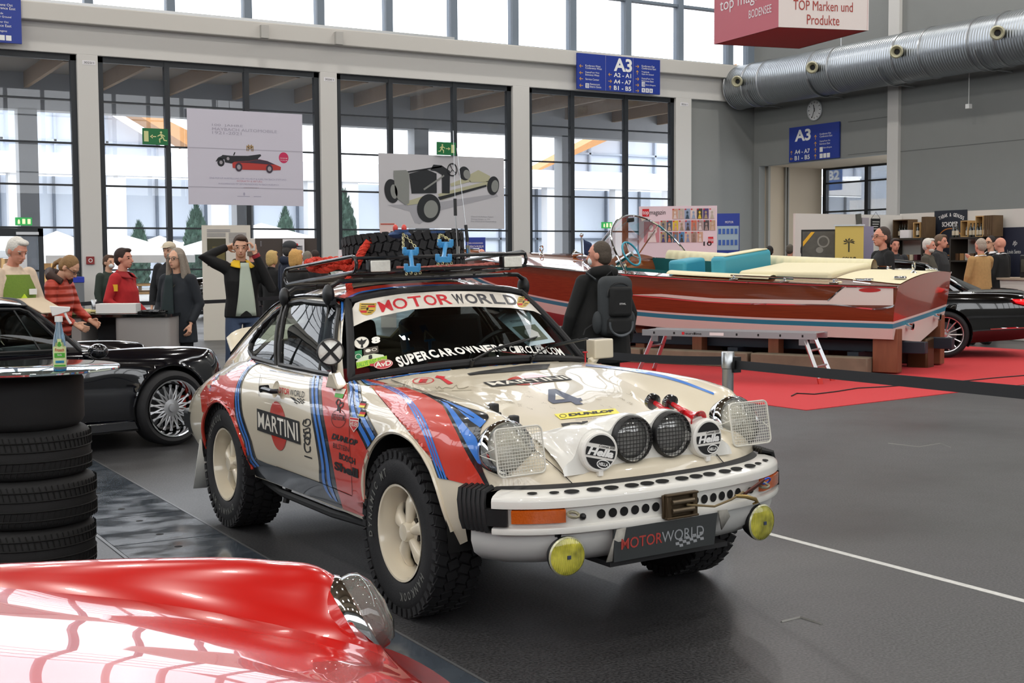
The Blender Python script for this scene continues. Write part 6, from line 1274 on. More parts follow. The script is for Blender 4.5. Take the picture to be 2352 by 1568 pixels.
MB().tube([up4((-.05, .12, 1.47)), up4((.14, .02, 1.30)), up4((.15, -.14, 1.02)), up4((.06, -.24, .90))], .018, 6, sq=.4).obj('bag_strap', mat('strap_olive', '3d3a2e', .8), b)
o = MB().box(W4 @ up4((.05, -.30, .80)), (.14, .34, .26), rz=.3).obj('shoulder_bag', mat('bag_olive', '2e2c24', .8), bevel=.04); tag(o, 'dark olive shoulder bag hanging beside the long-haired person', 'bag')
b, W5, up5, hd5, A5, k5 = person('person in black jacket with yellow collar talking on phone in blue jeans', 553, 542, 14.8, 18, ('wavy', '3d2a1e'), '0b0b0d', '44536e', 'fair', {'l': ((.13, .30, 1.16), (.135, .11, 1.56), (-.1, -.15, 1), .9, (-.6, -.8, 0)), 'r': ((-.02, .42, 1.52), (-.10, .13, 1.63), (-.5, -.9, .1), .5)}, hpit=10, hyaw=-18, hem=.86, shirt='b9c4b4', collar='e0b41e')
MB().tube([A5['l'][2]-(A5['l'][2]-A5['l'][1]).normalized()*.05, A5['l'][2]-(A5['l'][2]-A5['l'][1]).normalized()*.01], .047, 10).obj('cuff', mat('cuff_red', '9a2430', .8), b)
q = W5 @ (A5['l'][2]+V((-.005, -.025, .10))); o = MB().box(q, (.012, .07, .14), rz=.6).obj('phone', mat('phone_white', 'd9d6d0', .3), bevel=.004); tag(o, 'pale mobile phone held to the ear by the person in blue jeans', 'phone')
# people further back at left
person('person in black t-shirt and dark jeans standing behind the phone caller', 512, 575, 27.5, 170, ('short', '3a2c22'), '0d0d0e', '1c2230', 'tan', None, detail=0, sleeves=False, shoe='7a3a2c')
person('masked person in dark green coat behind the red polo shirt', 250, 587, 20, 40, ('wavy', '4b3324'), '29342c', '1a1a1c', 'fair', None, detail=0, mask=True, hem=.7)
person('person in beige flat cap behind the long-haired visitor', 388, 558, 18.5, -30, ('crop', '9a948c'), '17181c', '1a1a1c', 'fair', None, detail=0, cap='cbbfa8')
person('bald person half hidden behind the yellow jacket collar', 580, 566, 21, 150, ('fringe', '6a5a4c'), '3c3a3c', '24242a', 'pink', None, detail=0)
person('blond person in long black coat near the tilted windscreen', 625, 577, 20, 140, ('bob', 'c2a468'), '0e0e10', '141418', 'fair', None, detail=0, hem=.55)
person('tall person in navy hooded jacket and dark cap by the info panels', 666, 556, 19, 120, ('crop', '3a3634'), '1b2336', '39465e', 'fair', None, detail=0, hood=True, cap='34363a')
person('short-haired blond person in black jacket behind the roof rack', 680, 575, 17, 130, ('bob', 'c89a58'), '0c0c0e', '46546e', 'pink', None, detail=0, hem=.72)
person('grey-haired person behind the rope coil near the window column', 707, 578, 23, 150, ('crop', '7a7468'), '202226', '26262c', 'pink', None, detail=0)
person('dark-haired person furthest right in the group by the column', 724, 576, 25.5, 160, ('short', '2e221c'), '2a2424', '26262c', 'tan', None, detail=0)
person('reddish balding person in navy jacket behind the spare tyre', 1106, 572, 25, 175, ('fringe', 'a06a48'), '25324a', '3a4458', 'pink', None, detail=0)
# the visitor with a backpack by the boat
b, W6, up6, hd6, A6, k6 = person('person in black hooded jacket with backpack seen from behind at the boat', 1378, 557, 10.9, -150, ('crop', '4c4238'), '0a0b0b', '0c0c0e', 'pink', {'l': ((-.02, .31, 1.10), (.07, .33, .85), (.1, .05, -1), .6), 'r': ((-.02, .31, 1.12), (.08, .33, .86), (.15, 0, -1), .6)}, hyaw=38, hem=.70, fat=1.5, hood=True, mask=True)
bp_ = thing('backpack', 'black and grey backpack worn by the person at the boat', 'backpack', W6.to_translation(), W6.to_euler().z)
pkm = mat('pack_black', '131415', .8); pkg = mat('pack_grey', '33373a', .8)
def pk(c, r, m_, nm): o = MB().ell(up6(c), [v*k6 for v in r], 16).obj(nm, m_, bp_); return o
def pkb(c, d, m_, nm, bv): o = MB().box((0, 0, 0), [v*k6 for v in d]).obj(nm, m_, bp_, bevel=bv, seg=4); o.location = up6(c); return o
pkb((-.255, 0, 1.20), (.17, .31, .52), pkg, 'main_compartment', .07); pkb((-.345, 0, 1.24), (.07, .22, .26), pkm, 'front_pocket', .03); pkb((-.335, 0, 1.03), (.07, .24, .15), pkm, 'lower_pocket', .03); MB().tube([up6((-.34, .12*sin(a), 1.30+.10*cos(a))) for a in [R(-100+200*q/14) for q in range(15)]], .008, 5).obj('zip', black, bp_)
MB().tube([up6((-.17, -.03, 1.46)), up6((-.20, 0, 1.50)), up6((-.17, .03, 1.46))], .009, 6).obj('grab_handle', pkm, bp_)
MB().tube([up6((-.36, .11*sin(a), 1.05-.10*cos(a))) for a in [R(-100+200*q/14) for q in range(15)]], .018*k6, 6, sq=.6).obj('reflective_trim', mat('pack_trim', '50555a', .6), bp_)
for s in (-1, 1): MB().tube([up6((-.15, s*.12, 1.42)), up6((-.03, s*.135, 1.475)), up6((.10, s*.14, 1.40)), up6((.13, s*.15, 1.2)), up6((-.05, s*.22, 1.0))], .024*k6, 6, sq=.4).obj('shoulder_strap', pkg, bp_); pk((-.24, s*.165, 1.06), (.06, .04, .10), pkg, 'side_pocket'); MB().tube([up6((-.2, s*.18, 1.05)), up6((-.16, s*.24, 1.0)), up6((-.18, s*.27, .95))], .008, 6, sq=.5).obj('loose_strap', pkm, bp_)
a = MB(); txt(a, 'STIHL', lookm(up6((-.385, .03, 1.215)), (-1, 0, 0), (0, -1, 0)), 0, 0, .014, .06, .02); a.obj('pack_lettering', white, bp_, sharp=0)
o = MB().ell(W6 @ (A6['l'][2]+V((.04, .0, -.14))), (.09, .06, .10), 12).obj('hat', mat('hat_black', '0e0e10', .8)); remesh(o, .02, 2); tag(o, 'black cloth hat held in the left hand of the backpack wearer', 'hat')
# visitors beyond the boat at right
for a_ in [('back of dark-haired head beyond the sun pad, person in black', 1850, 562, 24, 165, ('wavy', '1c1614'), '131316', 'tan', 0),
 ('person with short brown hair seen from behind before the yellow roll-up', 1911, 541, 23.2, 172, ('crop', '4a3c30'), '2a2420', 'pink', 0),
 ('blond person half hidden beside the man-height yellow roll-up', 1993, 552, 26, 130, ('bob', 'b89868'), '3a3634', 'fair', 0),
 ('dark-haired person looking left before the wine boxes', 2056, 549, 26, 20, ('short', '2c201a'), '24262a', 'pink', 0),
 ('white-haired bearded person in profile before the dark poster', 2134, 549, 24, 75, ('short', 'd0ccc4'), '4a463c', 'pink', 0),
 ('brown-haired person in dark jacket right beside the white-bearded visitor', 2161, 540, 24.5, 70, ('wavy', '6a5644'), '2e2e30', 'pink', 0),
 ('grey-cropped person in tan sweater drinking near the shelves', 2252, 549, 22.7, -140, ('crop', 'a89a8c'), 'b08a58', 'pink', 0),
 ('dark-haired person in glasses facing the tan sweater', 2275, 543, 25.6, -40, ('tail', '221a18'), '1e1c20', 'fair', 0),
 ('bald person in black sweater with white collar at far right', 2298, 546, 24.3, -120, ('none', '6a5a50'), '0d0d0f', 'pink', 0),
 ('dark-capped head low beyond the boat coaming', 1768, 566, 30, 170, ('short', '201a18'), '202024', 'tan', 0),
 ('grey-haired head low between the boat and the bike poster', 1815, 562, 30, 160, ('crop', '5c564c'), '25252a', 'pink', 0)]:
    g = {'drink': {'r': ((.12, .28, 1.22), (.24, .05, 1.40), (.3, -.6, .6), .8)}} if 'drinking' in a_[0] else {'drink': None}
    person(a_[0], a_[1], a_[2], a_[3], a_[4], a_[5], a_[6], '20222a', a_[7], g['drink'], detail=0, glasses='1a1614' if 'glasses' in a_[0] else None, fat=1.15, shirt=None, collar='e8e8ea' if 'white collar' in a_[0] or 'tan sweater' in a_[0] else None, beard='d0ccc4' if 'white-haired bearded' in a_[0] else None)
person('grinning person with glasses and stubble in black jacket beyond the boat stern', 2026, 528, 19.6, -62, ('crop', '3a2e28'), '101012', '1c1c20', 'pink', None, glasses='7a5a48', fat=1.2, hs=1.12, hem=.7)
# ---------------------------------------------------------------- signs, banners, stands, floor things
ORD = ['first','second','third','fourth','fifth','sixth','seventh','eighth','ninth','tenth']
FY = lambda x, z, y=37.86: lookm((x, y, z), (0, -1, 0), (1, 0, 0))       # boards on the window wall
FX = lambda y, z, x=32.985: lookm((x, y, z), (-1, 0, 0), (0, -1, 0))      # boards on the right wall
def board(name, label, cat, m, w, h, mt, th=.03, group=None):             # front face lies at local z = 0, origin lower left
    o = MB().prism([(0, 0), (w, 0), (w, h), (0, h)], -th, 0, m).obj(name, mt, sharp=0); return tag(o, label, cat, group)
up_ = lambda m, z=.006: m @ M.Translation((0, 0, z))
def put(fn, name, mt, par): a = MB(); fn(a); return a.obj(name, mt, par, sharp=0)
def arrow(a, m, x, y, s, rot):
    q = m @ M.Translation((x, y, 0)) @ M.Rotation(R(rot), 4, 'Z'); rect(a, -s, -s*.12, s*.8, s*.12, q); poly(a, [(s, 0), (s*.25, s*.72), (s*.0, s*.72), (s*.66, 0)], q); poly(a, [(s, 0), (s*.66, 0), (0, -s*.72), (s*.25, -s*.72)], q)
def lines(a, m, rows, h, bold=0): [txt(a, t, m, x, y, h, None, bold) for t, x, y in rows]
# three-panel hanging direction sign
m = FY(24.70, 7.42, 37.55); W3_ = 1.175; o = board('direction_sign', 'blue three-panel A3 direction sign on the beam over the right window', 'sign', m, 3.53, 1.22, blues, .08); q = up_(m)
L_ = [('Konferenz West', .33, .78), ('Conference West', .33, .70), ('Eingang/Foyer West', .33, .55), ('Entrance West', .33, .47), ('Service Center', .33, .32), ('Restaurant', .52, .16), ('Bistro Säntis', .52, .07)]
R_ = [('Konferenz Ost', 2.72, .93), ('Conference East', 2.72, .85), ('Freigelände', 2.72, .72), ('Open Air Ground', 2.72, .64), ('Eingang/Foyer Ost', 2.72, .49), ('Entrance East', 2.72, .41), ('Bistro Bregenz', 2.90, .27)]
put(lambda a: (lines(a, q, L_+R_, .066), txt(a, 'A3', q, 1.52, .70, .46, .78, .03), txt(a, 'A2 - A1', q, 1.52, .50, .15, .74, .02), txt(a, 'A4 - A7', q, 1.52, .27, .15, .74, .02), txt(a, 'B1 - B5', q, 1.52, .05, .15, .74, .02), rect(a, .33, .05, .48, .21, q), rect(a, 2.72, .24, 2.86, .40, q), [rect(a, 2.72+i*.17, .04, 2.86+i*.17, .19, q) for i in range(3)], rect(a, 1.174, 0, 1.178, 1.22, q), rect(a, 2.35, 0, 2.354, 1.22, q)), 'sign_lettering', whp, o)
put(lambda a: ([arrow(a, q, .15, y, .075, 180) for y in (.78, .55, .35, .12)], arrow(a, q, 1.36, .57, .075, 180), arrow(a, q, 1.36, .34, .075, 0), arrow(a, q, 1.36, .12, .075, 90), [arrow(a, q, 2.53, y, .075, r) for y, r in ((.93, 0), (.72, 90), (.49, 0), (.28, 0), (.08, 0))]), 'sign_arrows', yelp, o)
q2 = up_(m, .012); put(lambda a: ([rect(a, .37+i*.05, .07, .39+i*.05, .19, q2) for i in range(2)], [rect(a, 2.76+i*.05, .26, 2.78+i*.05, .38, q2) for i in range(2)], [rect(a, 2.77+i*.17, .07, 2.80+i*.17, .16, q2) for i in range(3)]), 'sign_pictogram', blues, o)
m = FY(3.1, 7.52, 37.55); o = board('direction_sign', 'blue direction sign cut by the top left corner of the view', 'sign', m, 3.49, 1.25, blues, .08); q = up_(m)
put(lambda a: (lines(a, q, [('Konferenz Ost', 2.68, .98), ('Conference East', 2.68, .89), ('Freigelände', 2.68, .74), ('Open Air Ground', 2.68, .65), ('Eingang/Foyer Ost', 2.60, .51), ('Entrance East', 2.68, .42), ('Bistro Bregenz', 2.66, .27)], .07), [rect(a, 2.74+i*.17, .06, 2.88+i*.17, .2, q) for i in range(3)], txt(a, 'A3', q, 1.5, .7, .46, .78, .03)), 'sign_lettering', whp, o)
m = FX(35.95, 5.06, 32.9); o = board('direction_sign', 'blue A3 sign over the passage below the clock', 'sign', m, 2.52, 1.25, blues, .06); q = up_(m)
put(lambda a: (txt(a, 'A3', q, .30, .72, .42, .82, .03), txt(a, 'A4 - A7', q, .30, .27, .16, .78, .02), txt(a, 'B1 - B5', q, .30, .05, .16, .78, .02), lines(a, q, [('Konferenz Ost', 1.58, .86), ('Conference East', 1.58, .77), ('Eingang/Foyer Ost', 1.58, .60), ('Entrance East', 1.58, .51), ('Bistro Bregenz', 1.76, .36)], .065), rect(a, 1.58, .26, 1.73, .43, q), [rect(a, 1.58+i*.18, .04, 1.73+i*.18, .2, q) for i in range(3)]), 'sign_lettering', whp, o)
put(lambda a: (arrow(a, q, .13, .34, .075, 90), arrow(a, q, .13, .12, .075, 180), [arrow(a, q, 1.36, y, .085, 90) for y in (.80, .56, .34, .12)]), 'sign_arrows', yelp, o)
ck = thing('wall_clock', 'round white station clock on the grey wall above the passage', 'clock', (32.93, 34.69, 6.83)); cm_ = lookm((0, 0, 0), (-1, 0, 0), (0, -1, 0))
MB().lathe([(.0005, -.05), (.36, -.05), (.37, .01), (.34, .02), (.335, .0)], 32, cm_).obj('case', mat('clock_case', 'c9ccce', .4), ck); put(lambda a: disc(a, 0, 0, .338, .338, cm_, 32), 'dial', white, ck)
put(lambda a: [rect(a, -.012, .25, .012, .31, cm_ @ M.Translation((0, 0, .004)) @ M.Rotation(R(30*k), 4, 'Z')) for k in range(12)], 'hour_marks', blackp, ck)
put(lambda a: rect(a, -.018, -.05, .018, .20, cm_ @ M.Translation((0, 0, .008)) @ M.Rotation(R(12), 4, 'Z')), 'hour_hand', blackp, ck); put(lambda a: rect(a, -.013, -.06, .013, .29, cm_ @ M.Translation((0, 0, .012)) @ M.Rotation(R(157), 4, 'Z')), 'minute_hand', blackp, ck)
# escape signs
def escape(label, m, w, h, flip):
    o = board('exit_sign', label, 'sign', m, w, h, greens, .03); q = up_(m); s = -1 if flip else 1; c = w/2
    Q = q @ M.Translation((c, h/2, 0)) @ M.Scale(h, 4) @ M.Scale(s, 4, (1, 0, 0))
    put(lambda a: (rect(a, .42, -.32, .70, .32, Q), rect(a, -.05, -.03, .22, .03, Q), poly(a, [(.34, 0), (.16, .13), (.16, -.13)], Q), disc(a, -.36, .27, .07, .07, Q, 14), poly(a, [(-.42, .18), (-.30, .18), (-.36, -.08), (-.48, -.04)], Q), poly(a, [(-.30, .16), (-.12, .05), (-.14, .0), (-.33, .09)], Q), poly(a, [(-.42, .17), (-.60, .06), (-.57, .01), (-.42, .09)], Q), poly(a, [(-.40, -.04), (-.22, -.12), (-.24, -.36), (-.30, -.36), (-.30, -.16), (-.44, -.1)], Q), poly(a, [(-.44, -.04), (-.52, -.24), (-.72, -.26), (-.72, -.20), (-.56, -.17), (-.50, .0)], Q)), 'pictogram', creams, o)
escape('green escape sign with left arrow and running figure on the second window', FY(9.88, 4.96), .74, .47, True)
escape('green escape sign with right arrow on top of the chassis banner', FY(19.42, 5.0), .70, .42, False)
lit = mat('exit_green_lit', '2fa050', .5, emit=.8)
for lb, x, z, y in (('small lit green exit box over the glass door at left', 6.35, 2.60, 37.96), ('small lit green exit box seen through the right window beside the boat pennant', 26.0, 2.66, 37.97)):
    m = FY(x, z, y); o = board('exit_light', lb, 'sign', m, .44, .22, lit, .05); q = up_(m); put(lambda a: (rect(a, .18, .04, .26, .18, q), disc(a, .09, .14, .025, .025, q, 10), rect(a, .06, .04, .12, .12, q), rect(a, .32, .04, .40, .18, q)), 'pictogram', mat('exit_cream_lit', 'eef0c0', .5, emit=.8), o)
# column number plates
for x, z, t, lb in ((8.25, 7.13, '3023/1', 'small number plate on the column left of the poster of two cars'), (15.52, 7.13, '3024/1', 'small number plate on the column left of the chassis banner'), (29.4, 7.13, '3026/1', 'small number plate on the last white column by the grey wall')):
    m = FY(x, z, 37.875); o = board('number_plate', lb, 'sign', m, .36, .12, wpaper, .008); put(lambda a: txt(a, t, up_(m, .003), .04, .03, .06, .28), 'plate_lettering', blackp, o)
# grey boxes along the ledge, fire call point
for x, lb in ((13.5, 'left small grey box on the beam ledge'), (15.9, 'right small grey box on the beam ledge')): tag(MB().box((x, 37.55, 8.42), (.24, .16, .38)).obj('junction_box', mat('box_grey', 'b9b7b2', .6), sharp=0), lb, 'box')
o = tag(MB().box((8.32, 37.86, 1.62), (.22, .05, .22)).obj('fire_call_point', mat('call_point_red', '8e2a2a', .5), sharp=0), 'square red fire call point on the white column', 'fire alarm'); put(lambda a: ring(a, 0, 0, .06, .06, .02, lookm((8.32, 37.833, 1.62), (0, -1, 0), (1, 0, 0)), 16), 'alarm_ring', white, o)
# banner: vintage and concept car
cloth = mat('banner_cloth', 'd2cedb', .8); fold = mat('banner_fold', 'b9b4c2', .8); m = FY(11.22, 3.26, 37.965); o = board('banner', 'pale lilac banner with a black vintage car and a red concept car', 'banner', m, 3.6, 2.82, cloth, .012); q = up_(m, .004); gx = lambda p: (p[0]/1015*3.62-.12, 2.86-(p[1]-25)/845*2.86)
gp_ = lambda a, pts, qq: poly(a, [gx(p) for p in pts], qq)
put(lambda a: (txt(a, '100  JAHRE', q, gx((245, 0))[0], gx((0, 185))[1], .085, .95), txt(a, 'MAYBACH AUTOMOBILE', q, gx((245, 0))[0], gx((0, 218))[1], .085, 2.02), txt(a, '1921-2021', q, gx((245, 0))[0], gx((0, 250))[1], .085, .90)), 'banner_lettering', mat('pale_print', 'a8a4b4', .7), o)
put(lambda a: [gp_(a, P, q) for P in ([(538, 388), (538, 340), (546, 340), (568, 362), (592, 340), (600, 340), (600, 388), (592, 388), (592, 352), (568, 375), (546, 352), (546, 388)], [(552, 388), (552, 330), (560, 330), (569, 345), (579, 330), (587, 330), (587, 388), (580, 388), (580, 345), (569, 360), (559, 345), (559, 388)])], 'emblem', mat('emblem_gold', 'a8895a', .5), o)
put(lambda a: (gp_(a, [(268, 490), (290, 455), (320, 440), (330, 430), (405, 435), (550, 430), (660, 412), (668, 425), (640, 450), (640, 500), (400, 503), (350, 495), (345, 470), (300, 468), (278, 490)], q), disc(a, *gx((314, 497)), .11, .12, q), gp_(a, [(420, 430), (432, 402), (442, 404), (430, 432)], q)), 'vintage_car_print', mat('print_near_black', '23262c', .6), o)
q2 = up_(m, .008); put(lambda a: gp_(a, [(412, 500), (430, 488), (560, 475), (650, 458), (720, 470), (780, 495), (842, 520), (838, 548), (770, 552), (500, 555), (415, 540)], q2), 'concept_car_print', mat('print_red', 'b83a34', .6), o)
q3 = up_(m, .012); put(lambda a: (gp_(a, [(425, 493), (560, 477), (650, 459), (720, 471), (790, 500), (720, 500), (560, 492)], q3), disc(a, *gx((468, 533)), .11, .13, q3), disc(a, *gx((738, 540)), .11, .13, q3)), 'concept_car_print', mat('print_dark_plum', '3c3040', .6), o)
q4 = up_(m, .015); put(lambda a: (disc(a, *gx((314, 497)), .05, .055, q4, 14), disc(a, *gx((468, 533)), .06, .075, q4, 14), disc(a, *gx((738, 540)), .06, .075, q4, 14), disc(a, *gx((375, 462)), .045, .05, q4, 14)), 'wheel_print', mat('print_grey', 'a09aa0', .6), o)
put(lambda a: disc(a, *gx((868, 436)), .155, .165, q), 'sticker_print', mat('print_pink', 'cc2a5c', .6), o); put(lambda a: [txt(a, t, q2, *gx((835, y)), .03, .24) for t, y in (('ONLINE', 445), ('TOUR', 465))], 'sticker_lettering', wpaper, o)
put(lambda a: (txt(a, 'EINE POP-UP AUSSTELLUNG DER WILHELM & KARL MAYBACH STIFTUNG', q, *gx((215, 642)), .05, 2.4), txt(a, 'IN KOOPERATION MIT DEM FREUNDESKREIS MAYBACH MUSEUM E.V.', q, *gx((290, 690)), .05, 1.9), rect(a, *gx((450, 793)), *gx((560, 788)), q), rect(a, *gx((595, 793)), *gx((660, 788)), q), disc(a, *gx((511, 770)), .03, .05, q, 8)), 'banner_lettering', mat('pale_print2', 'a9a5bb', .7), o)
put(lambda a: (txt(a, 'INTERAKTIV & VIRTUELL', q, *gx((450, 664)), .05, .8), txt(a, 'GEÖFFNET', q, *gx((505, 718)), .03, .5)), 'banner_lettering', mat('print_rose', 'c88a98', .7), o)
put(lambda a: [rect(a, 0, gx((0, y))[1]-.012, 3.6, gx((0, y))[1]+.012, q) for y in (375, 715)], 'banner_fold', fold, o)
# banner: chassis
m = FY(17.38, 2.61, 37.965); o = board('banner', 'grey banner showing a bare vintage car chassis with four wheels', 'banner', m, 4.62, 2.38, mat('banner_grey', 'c9c7cb', .8), .012); q = up_(m, .004); q2 = up_(m, .009); q3 = up_(m, .014); q4 = up_(m, .019)
hx = lambda p: ((p[0]-48)/1212*4.62, 2.38-(p[1]-45)/745*2.38)
hp = lambda a, pts, qq: poly(a, [hx(p) for p in pts], qq)
dk_ = mat('print_charcoal', '1f2226', .6); olv = mat('print_olive_cream', 'b5b294', .6); gr_ = mat('print_mid_grey', '8a8c88', .6); gs_ = mat('print_soft_shadow', 'a9a8ae', .8)
put(lambda a: (hp(a, [(120, 560), (500, 540), (1180, 420), (1200, 450), (640, 600), (430, 745), (380, 740), (330, 620)], q)), 'ground_print', gs_, o)
put(lambda a: (hp(a, [(600, 440), (720, 400), (1100, 290), (1120, 330), (720, 470), (640, 500)], q2), hp(a, [(880, 250), (1000, 180), (1120, 240), (1100, 300), (920, 310)], q2), hp(a, [(300, 520), (470, 460), (480, 530), (310, 560)], q2), hp(a, [(720, 330), (860, 270), (930, 300), (730, 360)], q2)), 'chassis_print', olv, o)
def ewheel(a, c, rx, ry, rot, qq): P = el(hx, c[0], c[1], rx, ry, rot, 30); a.add([qq @ V((p[0], p[1], 0)) for p in P[0]], P[1])
[put(lambda a: ewheel(a, *w_, q3), 'wheel_print', dk_, o) for w_ in (((512, 585), 112, 145, 8), ((165, 420), 68, 120, -6), ((1148, 338), 60, 98, 6), ((862, 220), 54, 72, -10))]
put(lambda a: (hp(a, [(330, 240), (490, 190), (590, 230), (590, 430), (350, 440)], q3), hp(a, [(530, 200), (560, 140), (640, 145), (720, 200), (715, 430), (640, 430), (640, 240), (580, 205)], q3), hp(a, [(310, 218), (640, 150), (640, 165), (315, 232)], q3), hp(a, [(600, 470), (1080, 330), (1080, 350), (620, 500)], q3)), 'chassis_print', dk_, o)
[put(lambda a: ewheel(a, *w_, q4), 'hub_print', gr_, o) for w_ in (((532, 595), 68, 92, 8), ((1165, 343), 36, 64, 6), ((185, 425), 32, 72, -6), ((885, 230), 34, 48, -10))]
put(lambda a: (hp(a, [(182, 215), (300, 205), (330, 240), (325, 540), (290, 555), (220, 500), (195, 440)], q4), hp(a, [(460, 390), (660, 240), (665, 255), (470, 405)], q4)), 'chassis_print', gr_, o)
put(lambda a: ([a.tube([q4 @ V((*hx((742+46*cos(2*pi*k/24), 185+62*sin(2*pi*k/24))), 0)) for k in range(24)], .018, 5, closed=True)], [a.tube([q4 @ V((*hx((742, 185)), 0)), q4 @ V((*hx((742+44*cos(t), 185+60*sin(t))), 0))], .012, 5) for t in (.6, 2.3, 4.2)]), 'steering_wheel_print', dk_, o)
put(lambda a: [txt(a, t, q2, *hx((925, y)), .055, w) for t, y, w in (('Chassis & 145 PS Motor, Maybach', 675, .85), ('Schwingachswagen, ca. 1936', 700, .72), ('Foto: Wilhelm & Karl Maybach Stiftung', 724, .96))], 'banner_lettering', mat('print_grey_small', '9a9aa2', .7), o)
# magazine board, blue brochure rack
def atd(px, py, d): return V(dp(px, py, d))
def facing(px, pytop, d, w, label, name, cat, mt, z0=0, th=.03, rot=0, group=None):      # upright board turned to the viewer, top edge at the photo height
    p = atd(px, pytop, d); a = atan2(-p.y, -p.x)+R(rot); n = V((cos(a), sin(a), 0)); x = V((-sin(a), cos(a), 0)); m = lookm((p.x, p.y, z0), n, x); h = p.z-z0
    m = m @ M.Translation((-w/2, 0, 0)); o = board(name, label, cat, m, w, h, mt, th, group); return o, m, h
pkw = mat('board_pinkish_white', 'e2d6de', .7); o, m, h = facing(1557, 473, 27, 1.62, 'white magazine board with rows of covers behind the boat windscreen', 'magazine_board', 'board', pkw); q = up_(m, .006); q2 = up_(m, .012); bx_ = lambda p: ((p[0]-48)/915*1.62, h-(p[1]-30)/915*1.62)
put(lambda a: rect(a, *bx_((88, 150)), *bx_((168, 60)), q), 'logo_square', redp, o); put(lambda a: rect(a, *bx_((860, 468)), *bx_((920, 395)), q), 'logo_square', redp, o)
put(lambda a: txt(a, 'top', q2, *bx_((92, 140)), .10, .125, .01), 'logo_lettering', wpaper, o); put(lambda a: txt(a, 'top', q2, *bx_((864, 458)), .08, .095, .01), 'logo_lettering', wpaper, o)
put(lambda a: (txt(a, 'magazin', q, *bx_((174, 145)), .12, .33), txt(a, '10', q, *bx_((805, 500)), .09, .17, .02)), 'logo_lettering', blackp, o)
rng = random.Random(5); cols = ['c9a58c', 'b9b7a6', '8fa9c4', 'd8cfc8', '3d3c38', '4a3f78', 'd9d2d2', '9a9078', '4c5a6c', 'd8c23a', 'cdb9b4', '8390b0', 'c8765a', 'a0908c', '4c4648', 'c0a888', 'a89a78', '2e4a5c', '8a7264', '4f86b4', 'cab6a4', '9c8478']
ci = 0
for r_, (y0, y1, xs_) in enumerate(((62, 184, range(440, 940, 72)), (200, 320, range(302, 940, 72)), (335, 458, range(302, 740, 72)))):
    for x in xs_:
        mt = mat('cover_'+cols[ci % 22], cols[ci % 22], .5); mt2 = mat('cover_fig_'+cols[(ci*7+3) % 22], cols[(ci*7+3) % 22], .6); ci += 1
        put(lambda a: rect(a, *bx_((x, y1)), *bx_((x+64, y0)), q), 'cover_print', mt, o); put(lambda a: (disc(a, *bx_((x+32, y0+45)), .022, .03, q2, 12), poly(a, [bx_((x+12, y1-4)), bx_((x+54, y1-4)), bx_((x+42, y0+68)), bx_((x+24, y0+68))], q2)), 'cover_figure', mt2, o)
        put(lambda a: rect(a, *bx_((x+1, y0+14)), *bx_((x+20, y0+1)), q2), 'cover_tab', redp, o)
put(lambda a: rect(a, *bx_((108, 455)), *bx_((288, 210)), q), 'cover_print', mat('cover_rose', 'cc8a92', .5), o); put(lambda a: (disc(a, *bx_((192, 285)), .045, .06, q2, 14), poly(a, [bx_((140, 455)), bx_((255, 455)), bx_((235, 330)), bx_((160, 330))], q2), poly(a, [bx_((150, 360)), bx_((235, 330)), bx_((250, 255)), bx_((262, 330)), bx_((200, 400))], q2)), 'cover_figure', mat('cover_white_dress', 'e6dad8', .6), o)
o, m, h = facing(1672, 490, 29, .52, 'blue brochure rack beside the magazine board', 'brochure_rack', 'rack', blues); q = up_(m, .006)
put(lambda a: rect(a, .02, h-.82, .50, h-.28, q), 'rack_print', mat('rack_pale', '9fb6c4', .6), o); q2 = up_(m, .012); put(lambda a: [rect(a, .05+.09*i, h-.46-.25*j, .11+.09*i, h-.34-.25*j, q2) for i in range(5) for j in range(2)], 'leaflet_print', mat('leaflet_blue', '3a62b0', .6), o); put(lambda a: txt(a, 'MOTOR', q2, .2, h-.22, .05, .18), 'rack_lettering', wpaper, o)
# info panels at the window
cr_b = mat('panel_cream', 'd9d4c8', .8)
o, m, h = facing(519, 517, 25.5, .94, 'cream information panel with a dark picture behind the phone caller', 'info_board', 'board', cr_b); q = up_(m)
put(lambda a: rect(a, .10, h-.80, .46, h-.26, q), 'panel_picture', mat('picture_olive_dark', '3e3b26', .6), o); put(lambda a: rect(a, .20, h-.72, .44, h-.42, up_(m, .012)), 'panel_picture', mat('picture_olive', '6a6030', .6), o); put(lambda a: ([rect(a, .10, h-.10-.03*i, .55, h-.085-.03*i, q) for i in range(2)], [rect(a, .10, h-.16-.022*i, .46, h-.15-.022*i, q) for i in range(4)], [rect(a, .52, h-.16-.022*i, .86, h-.15-.022*i, q) for i in range(9)]), 'panel_text', greyp, o)
for px, lb in ((618, 'left white panel with red dot on the dark fence by the window'), (674, 'right white panel with picture on the dark fence by the window')):
    o, m, h = facing(px, 549, 27.95, .46, lb, 'info_board', 'board', wpaper, z0=1.2); q = up_(m); put(lambda a: disc(a, .30, h-.12, .03, .03, q, 12), 'panel_dot', redp, o); put(lambda a: (rect(a, .30, h-.24, .42, h-.14, q), [rect(a, .04, h-.06-.03*i, .24, h-.045-.03*i, q) for i in range(4)]), 'panel_picture', greyp, o)
o, m, h = facing(655, 547, 28, 1.35, 'dark brown partition carrying two white panels near the window', 'partition', 'partition', mat('partition_brown', '4a423e', .8), th=.06)
o, m, h = facing(1092, 545, 26, .40, 'blue roll-up banner standing behind the roof rack', 'roll_up_banner', 'banner', blues); put(lambda a: (txt(a, 'FREUNDESKREIS', up_(m), .05, h-.13, .028, .30), txt(a, 'MAYBACH MUSEUM', up_(m), .04, h-.21, .05, .32, .0)), 'banner_lettering', wpaper, o); put(lambda a: rect(a, 0, 0, .4, h-.42, up_(m, .005)), 'banner_panel', mat('banner_pale', 'cfd2d6', .7), o)
